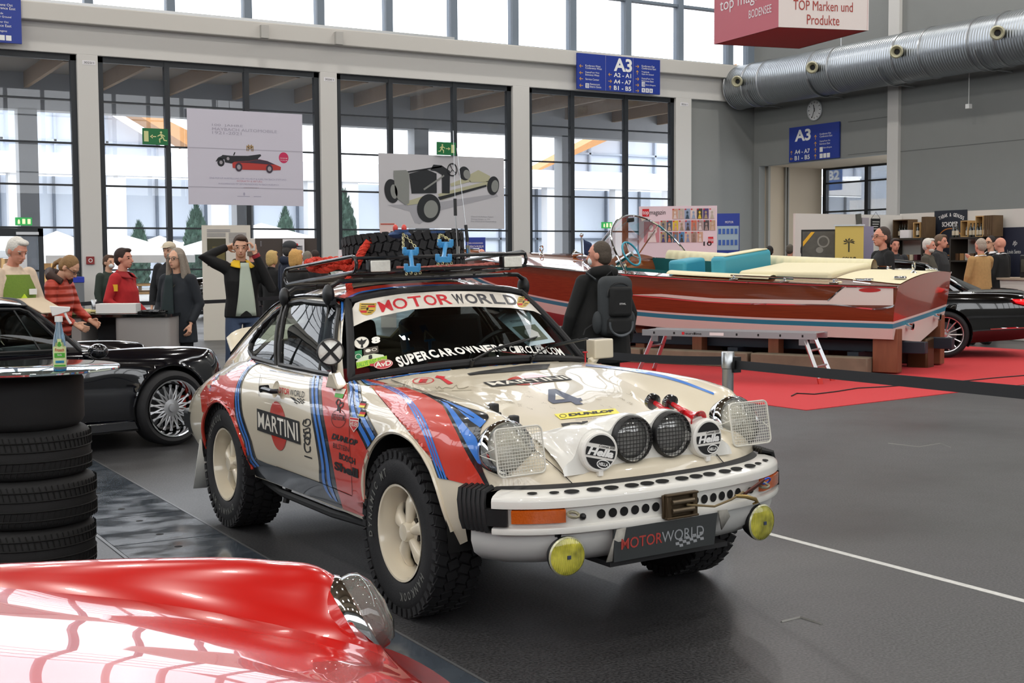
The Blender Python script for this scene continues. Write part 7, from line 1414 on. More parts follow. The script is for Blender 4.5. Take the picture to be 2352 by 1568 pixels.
o, m, h = facing(812, 573, 24, .56, 'plain white display board half hidden behind the roof rack rope', 'display_board', 'board', wpaper)
o, m, h = facing(890, 512, 30, .36, 'small pale poster with red heading behind the spare tyre', 'poster', 'poster', mat('poster_pale', 'ddc9c4', .7)); put(lambda a: rect(a, .02, h-.04, .34, h-.01, up_(m)), 'poster_heading', mat('poster_red', 'b8584a', .7), o)
# suspended cube sign
cq = [V(gp(x, y, 6.0)) for x, y in ((1640, 102), (1788, 62), (1995, 70), (1835, 112))]; ctr = sum(cq, V())/4
cu = thing('cube_sign', 'suspended red and white box sign hanging top right', 'sign', (ctr.x, ctr.y, 6.0)); lc_ = [p-V((ctr.x, ctr.y, 6.0)) for p in cq]; HT = 2.0
pink = mat('cube_pink', 'bd6470', .6); cubered = mat('cube_red', 'b8211f', .6)
for i, mt in ((0, pink), (1, mat('cube_white', 'e9e0dc', .6)), (2, pink), (3, white)):
    a, b = lc_[i], lc_[(i+1) % 4]; d = (b-a); n = V((d.y, -d.x, 0)).normalized(); n = n if n.dot((a+b)/2) > 0 else -n
    MB().add([a, b, b+V((0, 0, HT)), a+V((0, 0, HT)), a-n*.03, b-n*.03, b-n*.03+V((0, 0, HT)), a-n*.03+V((0, 0, HT))], [(0, 1, 2, 3), (7, 6, 5, 4), (0, 4, 5, 1), (3, 2, 6, 7)]).obj('side_panel', mt, cu, sharp=0)
    if i < 2:
        mm_ = lookm(a+n*.006, n, d); wd = d.length; mk = MB()
        if i == 0: txt(mk, 'top magazin', mm_, wd*.10, .56, .30, wd*.80); txt(mk, 'BODENSEE', mm_, wd*.9, .32, .16, wd*.34, 0, 0, 'r'); txt(mk, 'DAS LIFESTYLE-MAGAZIN', mm_, wd*.33, .98, .05, wd*.5)
        else: txt(mk, 'TOP Marken und', mm_, wd*.16, .34, .19, wd*.66); txt(mk, 'Produkte', mm_, wd*.31, .07, .19, wd*.36); 
        mk.obj('sign_lettering', wpaper if i == 0 else mat('cube_text_red', 'a8392f', .6), cu, sharp=0)
        if i == 1: mk = MB(); txt(mk, 'PRÄSENTIERT', mm_, wd*.42, .62, .06, wd*.18); mk.obj('sign_lettering', greyp, cu, sharp=0)
MB().add(lc_+[p+V((0, 0, .03)) for p in lc_], [(3, 2, 1, 0), (4, 5, 6, 7)]).obj('bottom_panel', cubered, cu, sharp=0)
MB().cyl((.3, -.3, HT), (.3, -.3, 8.6), .012, 6).cyl((-.5, .5, HT), (-.5, .5, 8.6), .012, 6).obj('suspension_wire', black, cu)
# air duct
du = thing('air_duct', 'large ribbed silver air duct running along the grey wall', 'duct', (32.05, 26, 7.92))
dm = mat('duct_galvanised', 'a9aeb2', .32, .9); nt = dm.node_tree; tcq = nt.nodes.new('ShaderNodeTexCoord'); wv = nt.nodes.new('ShaderNodeTexWave'); wv.bands_direction = 'Y'; wv.inputs['Scale'].default_value = 3.2; bpq = nt.nodes.new('ShaderNodeBump'); bpq.inputs['Distance'].default_value = .02; bpq.inputs['Strength'].default_value = .6
nt.links.new(tcq.outputs['Object'], wv.inputs['Vector']); nt.links.new(wv.outputs[0], bpq.inputs['Height']); nt.links.new(bpq.outputs[0], nt.nodes['Principled BSDF'].inputs['Normal'])
dr_ = .79; MB().cyl((0, -16, 0), (0, 11.75, 0), dr_, 64).obj('pipe', dm, du)
for y in (11.72, 10.75, 9.9, 7.35, 6.4, 3.55, 2.45, .6, -.35, -3.0, -4.2, -6.5): MB().tube([V((dr_*1.005*cos(2*pi*k/48), y, dr_*1.005*sin(2*pi*k/48))) for k in range(48)], .028, 6, closed=True).obj('flange', steel, du)
nzm = mat('nozzle_ivory', 'b9b59a', .4)
for y in (10.85, 7.0, 3.27, -.52, -4.4):
    b_ = V((-dr_*.97, y, .08)); d = V((-.8, -.55, -.12)).normalized(); z_ = MB().lathe([(.13, -.05), (.13, .12), (.17, .16), (.21, .30), (.17, .34), (.10, .26), (.09, .12)], 20, lookm(b_, d)).obj('nozzle', nzm, du); MB().lathe([(.0005, 0), (.09, 0)], 16, lookm(b_+d*.13, d)).obj('nozzle_throat', black, z_); MB().lathe([(.18, -.03), (.20, .02), (.19, .06)], 16, lookm(b_, (-1, 0, 0))).obj('nozzle_collar', mat('collar_dark', '4a4d4c', .5), z_)
for y in (10.4, 7.3, 4.1, .3, -3.6): MB().tube([V((dr_*1.05*cos(a), y, dr_*1.05*sin(a))) for a in [R(200+140*k/16) for k in range(17)]], .025, 6).obj('hanger', steel, du); MB().cyl((.2, y, -dr_), (.9, y, -dr_-.02), .03, 6).obj('bracket', steel, du)
MB().cyl((-.3, 6.2, .7), (-.3, 6.2, 6.6), .012, 6).obj('suspension_rod', steel, du)
sr_ = MB().box((.55, 1.6, -1.72), (.14, .14, .14)).obj('sensor', white, du); MB().cyl((.55, 1.6, -1.68), (.55, 1.6, -.5), .012, 6).obj('sensor_rod', white, sr_)
# ---------------------------------------------------------------- stall at right
sw_ = mat('stall_white', 'd9d6d0', .8)
c0 = V(xp(2072, 490, 21.7)); tag(MB().bx(18.6, 21.7, c0.y, c0.y+.06, 0, 2.47).bx(21.7, 21.76, 10.0, c0.y+.06, 0, 2.5).obj('stall_wall', sw_, sharp=0), 'white corner partition of the wine and tobacco stall', 'partition')
SX_ = lambda y, z: lookm((21.675, y, z), (-1, 0, 0), (0, -1, 0)); xw = lambda px, py: xp(px, py, 21.68); xs_ = lambda px, py: xp(px, py, 21.4)
def onwall(x0, y0, x1, y1, name, label, cat, mt, th=.02): a, b = xw(x0, y1), xw(x1, y0); m = SX_(a.y, a.z); return board(name, label, cat, m, a.y-b.y, b.z-a.z, mt, th), m, a.y-b.y, b.z-a.z
o, m, w, h = onwall(2145, 481, 2221, 608, 'poster', 'dark blue tobacco shop poster with a drink picture on the stall wall', 'poster', mat('poster_navy', '101a2a', .6)); q = up_(m, .005); q2 = up_(m, .01)
put(lambda a: ([txt(a, ch, q @ M.Translation((w*(.16+.70*i/13), h-.20+.07*(1-((i-6.5)/6.5)**2), 0)) @ M.Rotation(-.35*(i-6.5)/6.5, 4, 'Z'), 0, 0, .075, .045, .01) for i, ch in enumerate('TABAK & GENUSS') if ch != ' '], txt(a, 'SCHOBER', q, w/2, h-.34, .10, w*.5, .02, 0, 'c'), rect(a, w*.35, h-.98, w*.85, h-.975, q), txt(a, 'FACHGESCHÄFT', q, w/2, h-1.10, .07, w*.6, 0, 0, 'c'), txt(a, 'LIEBHABER', q, w/2, h-1.22, .07, w*.4, 0, 0, 'c')), 'poster_lettering', whp, o)
put(lambda a: ring(a, w*.5, h-.66, w*.40, .29, .02, q, 36), 'poster_ring', mat('ring_orange', 'c07a34', .5), o); put(lambda a: (poly(a, [(w*.55, h-.80), (w*.75, h-.80), (w*.74, h-.56), (w*.58, h-.56)], q), rect(a, w*.2, h-.78, w*.5, h-.72, q)), 'poster_picture', mat('picture_whisky', '8c5a3a', .5), o); put(lambda a: txt(a, 'Tabak', q2, w*.22, h-.60, .09, w*.22, 0, .3), 'poster_lettering', mat('script_brown', '7a5a44', .6), o)
o, m, w, h = onwall(2297, 519, 2420, 640, 'poster', 'dark navy poster with white brand script at the right edge', 'poster', mat('poster_dark_navy', '22263a', .6)); q = up_(m, .005); put(lambda a: (txt(a, 'Louis Santo', q, w*.14, h-.52, .075, w*.26), txt(a, 'lfp', q, w*.24, h-.38, .11, w*.09, 0, .4)), 'poster_lettering', whp, o)
# left wing of the stall
yl = c0.y-.02; yw_ = lambda px, py: yp(px, py, yl)
def onleft(x0, y0, x1, y1, name, label, cat, mt, rot=0): a, b = yw_(x0, y1), yw_(x1, y0); m = lookm((a.x, yl, a.z), (0, -1, 0), (1, 0, 0)) @ M.Rotation(rot, 4, 'Z'); return board(name, label, cat, m, b.x-a.x, b.z-a.z, mt, .015), m, b.x-a.x, b.z-a.z
o, m, w, h = onleft(1968, 492, 1980, 515, 'picture', 'tilted grey picture hung on the stall partition', 'picture', mat('picture_grey', '5a5a54', .6), .12)
o, m, w, h = onleft(1980, 500, 1996, 552, 'poster', 'pale landscape poster on the stall partition', 'poster', mat('poster_lavender', 'a8a0a8', .6)); put(lambda a: rect(a, .01, .02, w-.01, h*.45, up_(m, .004)), 'poster_picture', mat('poster_sand', 'b8a898', .6), o)
o, m, w, h = onleft(2001, 502, 2022, 532, 'chalkboard', 'black chalkboard with white writing hung on the partition', 'chalkboard', blackp); put(lambda a: [rect(a, .03, h-.08-.05*i, w-.03-.02*(i % 3), h-.06-.05*i, up_(m, .004)) for i in range(4)], 'chalk_writing', mat('chalk', 'b8b8b4', .8), o); MB().tube([m @ V((0, h, 0)), m @ V((w/2, h+.14, 0)), m @ V((w, h, 0))], .004, 5).obj('hanging_cord', black, o)
# roll-ups
bk_ = mat('bike_poster', '5a5650', .5, noise=.5, nscale=9); o, m, h = facing(1880, 527, 21.5, .56, 'grey poster with motorcycle engine behind the boat', 'poster', 'poster', blackp); put(lambda a: rect(a, .02, .0, .54, h-.03, up_(m, .005)), 'poster_picture', bk_, o); put(lambda a: poly(a, [(.03, h-.20), (.16, h-.04), (.22, h-.04), (.03, h-.28)], up_(m, .01)), 'corner_banner', yelp, o); put(lambda a: (ring(a, .36, h-.2, .10, .10, .025, up_(m, .01), 20), disc(a, .30, h-.34, .06, .05, up_(m, .01), 16)), 'engine_print', mat('engine_pale', '8f8b84', .4, .3), o)
o, m, h = facing(1951, 519, 21, .45, 'yellow roll-up banner with a palm emblem', 'roll_up_banner', 'banner', mat('roll_up_yellow', 'd9bc62', .6)); put(lambda a: ([poly(a, [(.22, h-.26), (.22+.10*cos(t), h-.26+.07*sin(t)), (.22+.075*cos(t+.35), h-.26+.05*sin(t+.35))], up_(m)) for t in (.1, .7, 1.4, 2.1, 2.7, -.4, 3.5)], rect(a, .21, h-.42, .23, h-.26, up_(m)), txt(a, 'COHUB', up_(m), .225, h-.56, .06, .22, .02, 0, 'c')), 'banner_print', blackp, o); MB().prism([(-.02, h), (.47, h), (.47, h+.025), (-.02, h+.025)], -.03, .02, m).obj('top_rail', alu, o)
o, m, h = facing(1971, 520, 21.6, .5, 'grey-violet roll-up banner just behind the yellow one', 'roll_up_banner', 'banner', mat('roll_up_violet', '8d86a0', .6))
# shelves, crates, bottles
woodc = wood('crate_dark', '4e3c28', '6a5236', .8, (2, 12, 2), 0, 3); woodl = wood('crate_light', 'b08a54', 'c8a46c', .7, (2, 12, 2), 0, 3)
def shelf(x0, x1, ytop, label, d=.35):
    a, b = xs_(x0, ytop), xs_(x1, ytop); o = thing('shelf_unit', label, 'shelf', (21.5, (a.y+b.y)/2, 0)); hw = abs(a.y-b.y)/2; MB().bx(-d, .16, -hw, hw, a.z-.04, a.z).obj('top_board', mat('shelf_dark', '2c2620', .6), o)
    for y in (-hw+.02, hw-.02): MB().bx(-d, .16, y-.02, y+.02, 0, a.z-.04).obj('side_panel', mat('shelf_dark'), o)
    MB().bx(-d, .16, -hw+.04, hw-.04, a.z-.5, a.z-.47).obj('shelf_board', mat('shelf_dark'), o); return a.z
z1 = shelf(2050, 2138, 548, 'dark shelf unit under the wine boxes left of the navy poster'); z2 = shelf(2200, 2264, 545, 'dark shelf unit under the bottles right of the navy poster')
def crate(x0, x1, yt, zb, label, mt, slat=False, dep=.3, rz=0):
    a, b = xs_(x0, yt), xs_(x1, yt); w = abs(a.y-b.y)*.97; h = max(.1, a.z-zb); o = thing('wooden_crate', label, 'crate', (21.45, (a.y+b.y)/2, zb+.001), rz)
    if slat:
        for k in range(5): MB().bx(-.14, .14, -w/2+k*w/5, -w/2+(k+.8)*w/5, 0, h).obj('slat', mt, o)
    else:
        for bx in ((-.14, .14, -w/2, -w/2+.02, 0, h), (-.14, .14, w/2-.02, w/2, 0, h), (-.14, .14, -w/2+.02, w/2-.02, 0, .02), (-.14, .14, -w/2+.02, w/2-.02, h-.02, h), (.12, .14, -w/2+.02, w/2-.02, .02, h-.02)): MB().bx(*bx).obj('board', mt, o)
    return o
crate(2057, 2094, 505, z1, 'dark open wooden crate holding bottles on the left shelf', woodc); crate(2104, 2121, 511, z1, 'narrow pale wine box with a bottle on the left shelf', woodl); crate(2123, 2135, 498, z1, 'tall thin dark wooden board box beside the narrow wine box', woodc, True)
crate(2213, 2231, 507, z2, 'pale wine box standing beside the dark bottles', woodl); crate(2247, 2266, 496, z2, 'pale open wooden crate at the right end of the shelves', woodl); crate(2266, 2290, 495, z2, 'brown slatted crate at the right end of the shelves', woodc, True)
tag(MB().box((21.3, xs_(2090, 540).y, z1+.09), (.14, .24, .17)).obj('carton', wpaper, sharp=0), 'small white carton with a logo on the left shelf', 'carton')
btm = mat('bottle_dark_green', '11160e', .1, coat=1)
def bottle(y, z, x=21.35, hh=.28):
    o = MB().lathe([(.0005, 0), (.036, 0), (.037, hh*.58), (.03, hh*.68), (.013, hh*.78), (.013, hh*.97), (.016, hh), (.0005, hh)], 14, M.Translation((x, y, z+.001))).obj('bottle', btm); MB().lathe([(.0375, hh*.15), (.0378, hh*.48)], 14, M.Translation((x, y, z))).obj('label', mat('bottle_label', 'c9bfa8', .7), o); return o
for k in range(8): tag(bottle(xs_(2226, 540).y-.085*k, z2), 'dark wine bottle, %s from the left in the row on the right shelf' % ORD[k], 'bottle', 'row of bottles on the right shelf')
for k, px in enumerate((2206, 2209)): tag(bottle(xs_(2200, 540).y-.085*k, z2, 21.28), 'dark wine bottle standing before the pale wine box, %s from the left' % ORD[k], 'bottle', 'bottles beside the pale wine box')
tag(bottle(xs_(2112, 540).y, z1+.02), 'single dark bottle inside the narrow pale wine box', 'bottle')
for k in range(5): tag(bottle(xs_(2063, 540).y-.075*k, z1+.022, 21.45), 'dark bottle inside the dark open crate, %s from the left' % ORD[k], 'bottle', 'bottles in the dark crate')
for k in range(6): tag(MB().box((21.35, xs_(2062, 560).y-.12*k, z1-.47+.0605+.0005), (.12, .09, .12)).obj('gift_box', mat(('box_kraft', 'box_cream', 'box_wine')[k % 3], ('8a6a48', 'c9bfa8', '5a2430')[k % 3], .6), sharp=0), ('brown', 'cream', 'wine red')[k % 3]+' gift box on the inner board of the left shelf, %s from the left' % ORD[k], 'box', 'gift boxes on the left shelf')
for k in range(5): tag(MB().box((21.35, xs_(2206, 560).y-.13*k, z2-.47+.0705+.0005), (.12, .10, .14)).obj('cigar_box', mat(('cigar_brown', 'cigar_tan', 'cigar_pale')[k % 3], ('5c4028', '9a7448', 'b9b2a8')[k % 3], .6), sharp=0), ('dark brown', 'tan', 'pale')[k % 3]+' box on the inner board of the right shelf, %s from the left' % ORD[k], 'box', 'boxes on the right shelf')
st_ = thing('stall_counter', 'white stall counter with a coffee machine at the right edge', 'counter', (20.4, 15.9, 0)); MB().bx(-.3, .4, -1.0, 1.05, 0, 1.12).obj('body', sw_, st_, bevel=.01); MB().bx(-.34, .44, -1.04, 1.09, 1.12, 1.16).obj('top', mat('counter_beige', 'b8a894', .6), st_)
p_ = dp(2322, 590, 21); cf = thing('coffee_machine', 'black and chrome coffee machine on the white stall counter', 'coffee machine', (20.4, 15.75, 1.161)); MB().bx(-.16, .16, -.17, .17, 0, .42).obj('body', black, cf, bevel=.02); MB().bx(-.18, -.16, -.12, .12, .10, .34).obj('front_panel', chrome, cf); MB().lathe([(.05, 0), (.06, .14), (.0005, .14)], 14, M.Translation((-.05, 0, .42))).obj('bean_hopper', mat('hopper_clear', 'a8a49c', .2), cf)
# ---------------------------------------------------------------- floor: carpet, plates, line, cable, marks
carp = mat('carpet_red', 'c12e33', .95, noise=.12, nscale=120, bump=.2); tag(MB().prism([(9.15, 9.72), (13.2, 10.27), (18.4, 10.98), (17.6, 22.5), (8.9, 21.6)], .0, .006).obj('carpet', carp, sharp=0), 'bright red carpet under the boat and the black saloon', 'carpet')
tag(MB().bx(4.82, 4.865, -6, 5.7, 0, .0015).obj('floor_line', mat('line_white', 'c9c9c6', .7, noise=.3, nscale=30), sharp=0), 'straight white line painted on the dark floor at right', 'floor line')
plm = mat('cover_plate', '3d444c', .22, noise=.25, nscale=5); nt = plm.node_tree; tcq = nt.nodes.new('ShaderNodeTexCoord'); mpq = nt.nodes.new('ShaderNodeMapping'); mpq.inputs['Scale'].default_value = (2.2, 3.2, 1); nq = nt.nodes.new('ShaderNodeTexNoise'); nq.inputs['Scale'].default_value = 1.6; mrq = nt.nodes.new('ShaderNodeMapRange'); mrq.inputs[1].default_value = .4; mrq.inputs[2].default_value = .65; mrq.inputs[3].default_value = .1; mrq.inputs[4].default_value = .34
nt.links.new(tcq.outputs['Object'], mpq.inputs[0]); nt.links.new(mpq.outputs[0], nq.inputs['Vector']); nt.links.new(nq.outputs[0], mrq.inputs[0]); nt.links.new(mrq.outputs[0], nt.nodes['Principled BSDF'].inputs['Roughness'])
ed = [13.0, 11.4, 9.75, 9.0, 7.85, 7.05, 6.2, 5.0, 3.9, 2.8, 1.6]
for i in range(10):
    y0, y1 = ed[i+1]+.006, ed[i]-.006; o = MB().bx(1.635, 2.235, y0, y1, 0, .004).obj('channel_cover_plate', plm, sharp=0); tag(o, 'dark steel floor channel plate, %s from the red car end' % ORD[9-i], 'floor plate', 'plates covering the floor channel')
    put(lambda a: [a.add([V((1.93+.022*cos(t), (y0+y1)/2+dy+.022*sin(t), .0046)) for t in [2*pi*k/10 for k in range(10)]], [tuple(range(10))]) for dy in (-(y1-y0)*.28, (y1-y0)*.28)], 'lifting_hole', mat('hole_black', '060606', .9), o)
struct(MB().bx(2.24, 2.252, 1.6, 13, 0, .004).bx(1.612, 1.63, 1.6, 13, 0, .005), 'trim_7', mat('channel_edge', '6c6e70', .4, .5), sharp=0)
cab = MB().tube([V(gp(x, y, .012)) for x, y in ((1818, 909), (1830, 903), (1870, 905), (1920, 899), (1970, 891), (2030, 888), (2110, 882), (2200, 876), (2280, 868), (2352, 862), (2420, 858))], .008, 6).obj('cable', mat('cable_black', '221416', .6)); tag(cab, 'thin black cable lying across the red carpet', 'cable')
struct(MB().tube([V(gp(x, y, .001)) for x, y in ((1795, 1428), (1838, 1417), (1888, 1433))], .006, 4).tube([V(gp(x, y, .001)) for x, y in ((2040, 1018), (2110, 1026), (2160, 1018), (2185, 1028))], .005, 4), 'trim_8', mat('chalk_mark', '8a8a86', .9), sharp=0)
# belt barriers
def post(label, x, y, h=1.0):
    o = thing('barrier_post', label, 'barrier post', (x, y, 0)); MB().lathe([(.0005, 0), (.175, 0), (.175, .012), (.16, .02), (.04, .028)], 32).obj('base', chrome, o); MB().cyl((0, 0, .02), (0, 0, h-.03), .033, 24).obj('tube', steel, o); MB().lathe([(.033, h-.1), (.038, h-.095), (.038, h-.005), (.034, h), (.0005, h)], 24).obj('head', steel, o); MB().box((.035, -.02, h-.075), (.05, .05, .09)).obj('belt_cassette', black, o); return o
P1 = (4.833, 5.78); P2 = (4.954, 8.67); post('steel barrier post on the right just behind the rally car', *P1); post('steel barrier post seen through the rally car windscreen', *P2); post('steel barrier post by the counter at far left', 3.754, 16.93, 1.07)
beltm = mat('belt_black', '14161c', .7)
def belt(label, A, B, za, zb, sag=.05, w=.05):
    A, B = V((*A, za)), V((*B, zb)); o = MB().grid(lambda u, v: A.lerp(B, u)+V((0, 0, -sag*4*u*(1-u)-w*v)), 24, 1).obj('barrier_belt', beltm, solid=.002, sharp=0); tag(o, label, 'barrier belt'); return o, A, B
P0 = (3.9, 2.55); belt('black belt stretched from the right barrier post to the frame edge', (P1[0]+.03, P1[1]-.03), P0, .95, 1.075, .0); belt('black belt between the two posts behind the rally car', (P1[0], P1[1]+.03), P2, .97, .95, .04)
belt('grey belt running left from the post by the counter', (3.72, 16.93), (1.2, 17.6), 1.05, 1.0, .03); belt('grey belt running right from the post behind the counter', (3.79, 16.93), (6.6, 17.8), 1.05, 1.05, .03); post('barrier post ahead of the frame edge at right', *P0, 1.09)
# counter with open shelves
ct = thing('counter', 'grey rounded counter with black top and open shelves behind the dark coupe', 'counter', (3.35, 14.0, 0), R(-30)); cg = mat('counter_grey', '9b9794', .5); cgd = mat('counter_dark', '55565a', .6)
def rbox(x0, x1, y0, y1, z0, z1, r, n=5): return MB().prism([(cx+r*cos(a), cy+r*sin(a)) for cx, cy, a0 in ((x1-r, y1-r, 0), (x0+r, y1-r, pi/2), (x0+r, y0+r, pi), (x1-r, y0+r, 1.5*pi)) for a in [a0+pi/2*k/n for k in range(n+1)]], z0, z1)
rbox(.05, .62, -.30, .30, .0, .97, .05).obj('end_cabinet', cg, ct); rbox(-.98, -.88, -.30, .30, 0, .97, .03).obj('end_panel', cgd, ct); MB().bx(-.40, -.30, -.30, .30, 0, .97).obj('divider', cg, ct)
MB().bx(-.9, .06, .26, .29, .05, .97).obj('back_panel', cgd, ct); MB().bx(-.9, .06, -.28, .26, .05, .09).obj('floor_board', cg, ct); MB().bx(-.9, .06, -.28, .26, .45, .48).obj('shelf', cg, ct)
rbox(-1.02, .64, -.33, .33, .97, 1.0, .06).obj('counter_top', blackg, ct)
CTM = M.Translation((3.35, 14.0, 0)) @ M.Rotation(R(-30), 4, 'Z'); C3 = lambda x, y, z: CTM @ V((x, y, z))
def item(mb, name, label, cat, mt, **k): return tag(mb.obj(name, mt, **k), label, cat)
item(MB().box(C3(.02, -.05, 1.055), (.42, .20, .10), rz=R(-30)), 'carton', 'white carton lying on the counter top', 'carton', white, sharp=0)
rng = random.Random(2); a = MB(); [a.tube([C3(.2+rng.random()*.3, -.2+rng.random()*.3, 1.006+.02*rng.random()) for _ in range(4)], .012, 5) for _ in range(9)]; o = a.obj('lanyards', black); tag(o, 'heap of black lanyards on the counter top', 'lanyards', None, 'stuff')
a = MB(); [a.tube([C3(-.7+rng.random()*.5, -.15+rng.random()*.25, 1.006+.03*rng.random()) for _ in range(3)], .02, 5) for _ in range(10)]; o = a.obj('wristbands', mat('band_yellow', 'c9bc86', .7)); tag(o, 'pile of yellowish paper bands on the counter top', 'paper bands', None, 'stuff')
item(MB().lathe([(.0005, 0), (.035, 0), (.036, .16), (.014, .22), (.014, .25), (.0005, .25)], 14, M.Translation(C3(-.20, -.1, .481))), 'water_bottle', 'clear plastic water bottle on the counter shelf', 'bottle', mat('pet_clear', 'b9c2c8', .1, trans=.7))
item(MB().lathe([(.0005, 0), (.10, 0), (.11, .12), (.0005, .12)], 18, M.Translation(C3(-.62, -.12, .481))), 'plastic_tub', 'clear plastic tub on the left counter shelf', 'tub', mat('tub_clear', 'b0a8a0', .3)); item(MB().ell(C3(-.02, -.14, .53), (.08, .06, .05), 12), 'plastic_bag', 'crumpled clear bag on the counter shelf', 'bag', mat('bag_clear', 'c9c6c0', .3, bump=.5)); item(MB().ell(C3(-.80, -.14, .53), (.06, .06, .055), 10), 'snack_bag', 'small beige snack bag at the left of the counter shelf', 'bag', mat('snack_beige', 'a8946a', .6, bump=.5))
# tyre stack with glass top and spray bottle
tc_ = V(dp(50, 850, 6.5)); tyd = mat('tyre_dark_rubber', '141415', .75, bump=.1, nscale=120)
for i in range(4):
    rr_ = (.335, .335, .33, .31)[i]; ty, tb = tyre_mesh(rr_, .238 if i < 3 else .28, .20, 56, 'slick'); rot = M.Rotation(pi/2, 4, 'X')
    gro = MB()
    if i < 3:
        for z in (-.07, -.025, .025, .07): gro.tube([V((rr_*cos(2*pi*k/56), z, rr_*sin(2*pi*k/56))) for k in range(56)], .004, 4, closed=True)
        for k in range(70):
            for s in (-1, 1): t0 = 2*pi*k/70; gro.tube([V(((rr_-.001)*cos(t0+.05*q/3), s*(.03+.022*q), (rr_-.001-(.006 if q == 3 else 0))*sin(t0+.05*q/3))) for q in range(4)], .003, 4, cap=False)
    mm_ = M.Translation((tc_.x+(0, .008, -.005, -.012)[i], tc_.y+(0, -.004, .006, .0)[i], .119+i*.2385+(.021 if i == 3 else 0))) @ rot
    o = tag(ty.xf(mm_).obj('tyre', tyd, sharp=50), ('lowest treaded tyre of the stack', 'second treaded tyre from the floor in the stack', 'third treaded tyre up in the stack', 'smooth slick tyre at the top of the stack under the glass')[i], 'tyre', 'stacked tyres at left')
    if gro.v: gro.xf(mm_).obj('tread_grooves', mat('groove_black', '060606', .8), o, sharp=0)
zt2 = .999
gt = tag(MB().lathe([(.0005, 0), (.485, 0), (.49, .004), (.49, .012), (.485, .016), (.0005, .016)], 72, M.Translation((tc_.x-.02, tc_.y-.02, zt2+.001))).obj('glass_table_top', mat('mirror_glass', 'b4c4c8', .03, .9)), 'round mirror-like glass disc lying on the tyre stack', 'table top')
bq = gp(138, 851, zt2+.018); sb = thing('spray_bottle', 'spray bottle of blue window cleaner on the glass disc', 'spray bottle', bq, R(250)); zz = .0
SC = lambda pr, n=20: [(r, h) for r, h in pr]
liq = mat('cleaner_blue', '2f93c8', .15, trans=.35); clr = mat('bottle_clear_blue', '93b4cc', .08, trans=.6)
sx = M.Scale(.72, 4, (1, 0, 0)); MB().lathe([(.0005, 0), (.040, .002), (.044, .012), (.043, .11), (.0005, .112)], 28, sx).obj('liquid', liq, sb); MB().lathe([(.0445, .01), (.0445, .112), (.036, .16), (.022, .205), (.018, .235)], 28, sx).obj('bottle_body', clr, sb)
MB().cyl((0, 0, .235), (0, 0, .262), .019, 16).obj('neck_ring', white, sb); MB().add([(-.028, -.012, .262), (.05, -.012, .285), (.055, -.010, .305), (-.04, -.014, .312), (-.028, .012, .262), (.05, .012, .285), (.055, .010, .305), (-.04, .014, .312)], [(0, 1, 2, 3), (7, 6, 5, 4), (0, 4, 5, 1), (1, 5, 6, 2), (2, 6, 7, 3), (3, 7, 4, 0)]).obj('spray_head', white, sb, bevel=.003); MB().tube([V((.028, 0, .28)), V((.04, 0, .25)), V((.055, 0, .225))], .006, 6).obj('trigger', white, sb)
lbm = MB().grid(lambda u, v: V((.0465*.72*sin(R(-62+124*u)), -.0465*cos(R(-62+124*u)), .02+.135*v if abs(u-.5) < .45*(1-max(0, v-.7)*2.2) else .02+.135*min(v, .72))), 16, 8)
sb.rotation_euler.z = atan2(-bq.y, -bq.x)+pi/2
lb_ = lbm.obj('label', mat('label_pale_green', 'd8e4a8', .5), sb); lm_ = lambda z: lookm((0, -.0478, z), (0, -1, 0), (1, 0, 0))
put(lambda a: txt(a, 'Frosch', lm_(.095), 0, 0, .016, .042, .02, .1, 'c'), 'label_lettering', mat('label_red', 'b8402c', .5), lb_); put(lambda a: (rect(a, -.024, .0, .024, .022, lm_(.066)), rect(a, -.026, 0, .026, .008, lm_(.024)), disc(a, 0, .008, .010, .008, lm_(.118), 14), disc(a, 0, .018, .007, .006, lm_(.118), 12)), 'label_print', sgrn, lb_); put(lambda a: txt(a, 'Soda', lm_(.075) @ M.Translation((0, 0, .0006)), 0, 0, .009, .02, .01, 0, 'c'), 'label_lettering', white, lb_); put(lambda a: rect(a, -.02, 0, .02, .012, lm_(.04)), 'label_print', liq, lb_)
# ---------------------------------------------------------------- load on the roof rack (each lies on the rack)
def RW(x, y, z): return CM @ rollT(V((x, y, z)))
tyr, tb_ = tyre_mesh(.335, .205, .20, 64, 'block'); Tm = M.Translation(RW(-1.44, .0, 1.570)) @ M.Rotation(CARR, 4, 'Z') @ M.Rotation(CR, 4, 'X') @ M.Rotation(R(-4), 4, 'Y') @ M.Rotation(pi/2, 4, 'X')
sp_ = tag(tyr.xf(Tm).obj('spare_tyre', rubber, sharp=50), 'chunky spare tyre lying flat on the roof rack', 'tyre'); tb_.xf(Tm).obj('tread', rubber, sp_, sharp=0)
ropem = mat('rope_red', 'c8341f', .8, noise=.35, nscale=90, bump=.6); rng = random.Random(11); rp_ = MB()
def twist(mb, P, r):      # three-strand rope along a path
    pts = [V((p.x, p.y, p.z)) for p in spline(P, max(8, len(P)*7))]
    for k in range(3):
        q = []
        for i, p in enumerate(pts):
            t = (pts[min(i+1, len(pts)-1)]-pts[max(i-1, 0)]).normalized(); u = t.orthogonal().normalized(); v = t.cross(u); a = i*.9+2*pi*k/3; q.append(p+(u*cos(a)+v*sin(a))*r*.5)
        mb.tube(q, r*.62, 6)
coil = [RW(-1.60+.20*cos(t)+.03*rng.uniform(-1, 1), -.36+.10*sin(t)+.03*rng.uniform(-1, 1), 1.50+.05*rng.random()) for t in [2*pi*k/9 for k in range(34)]]
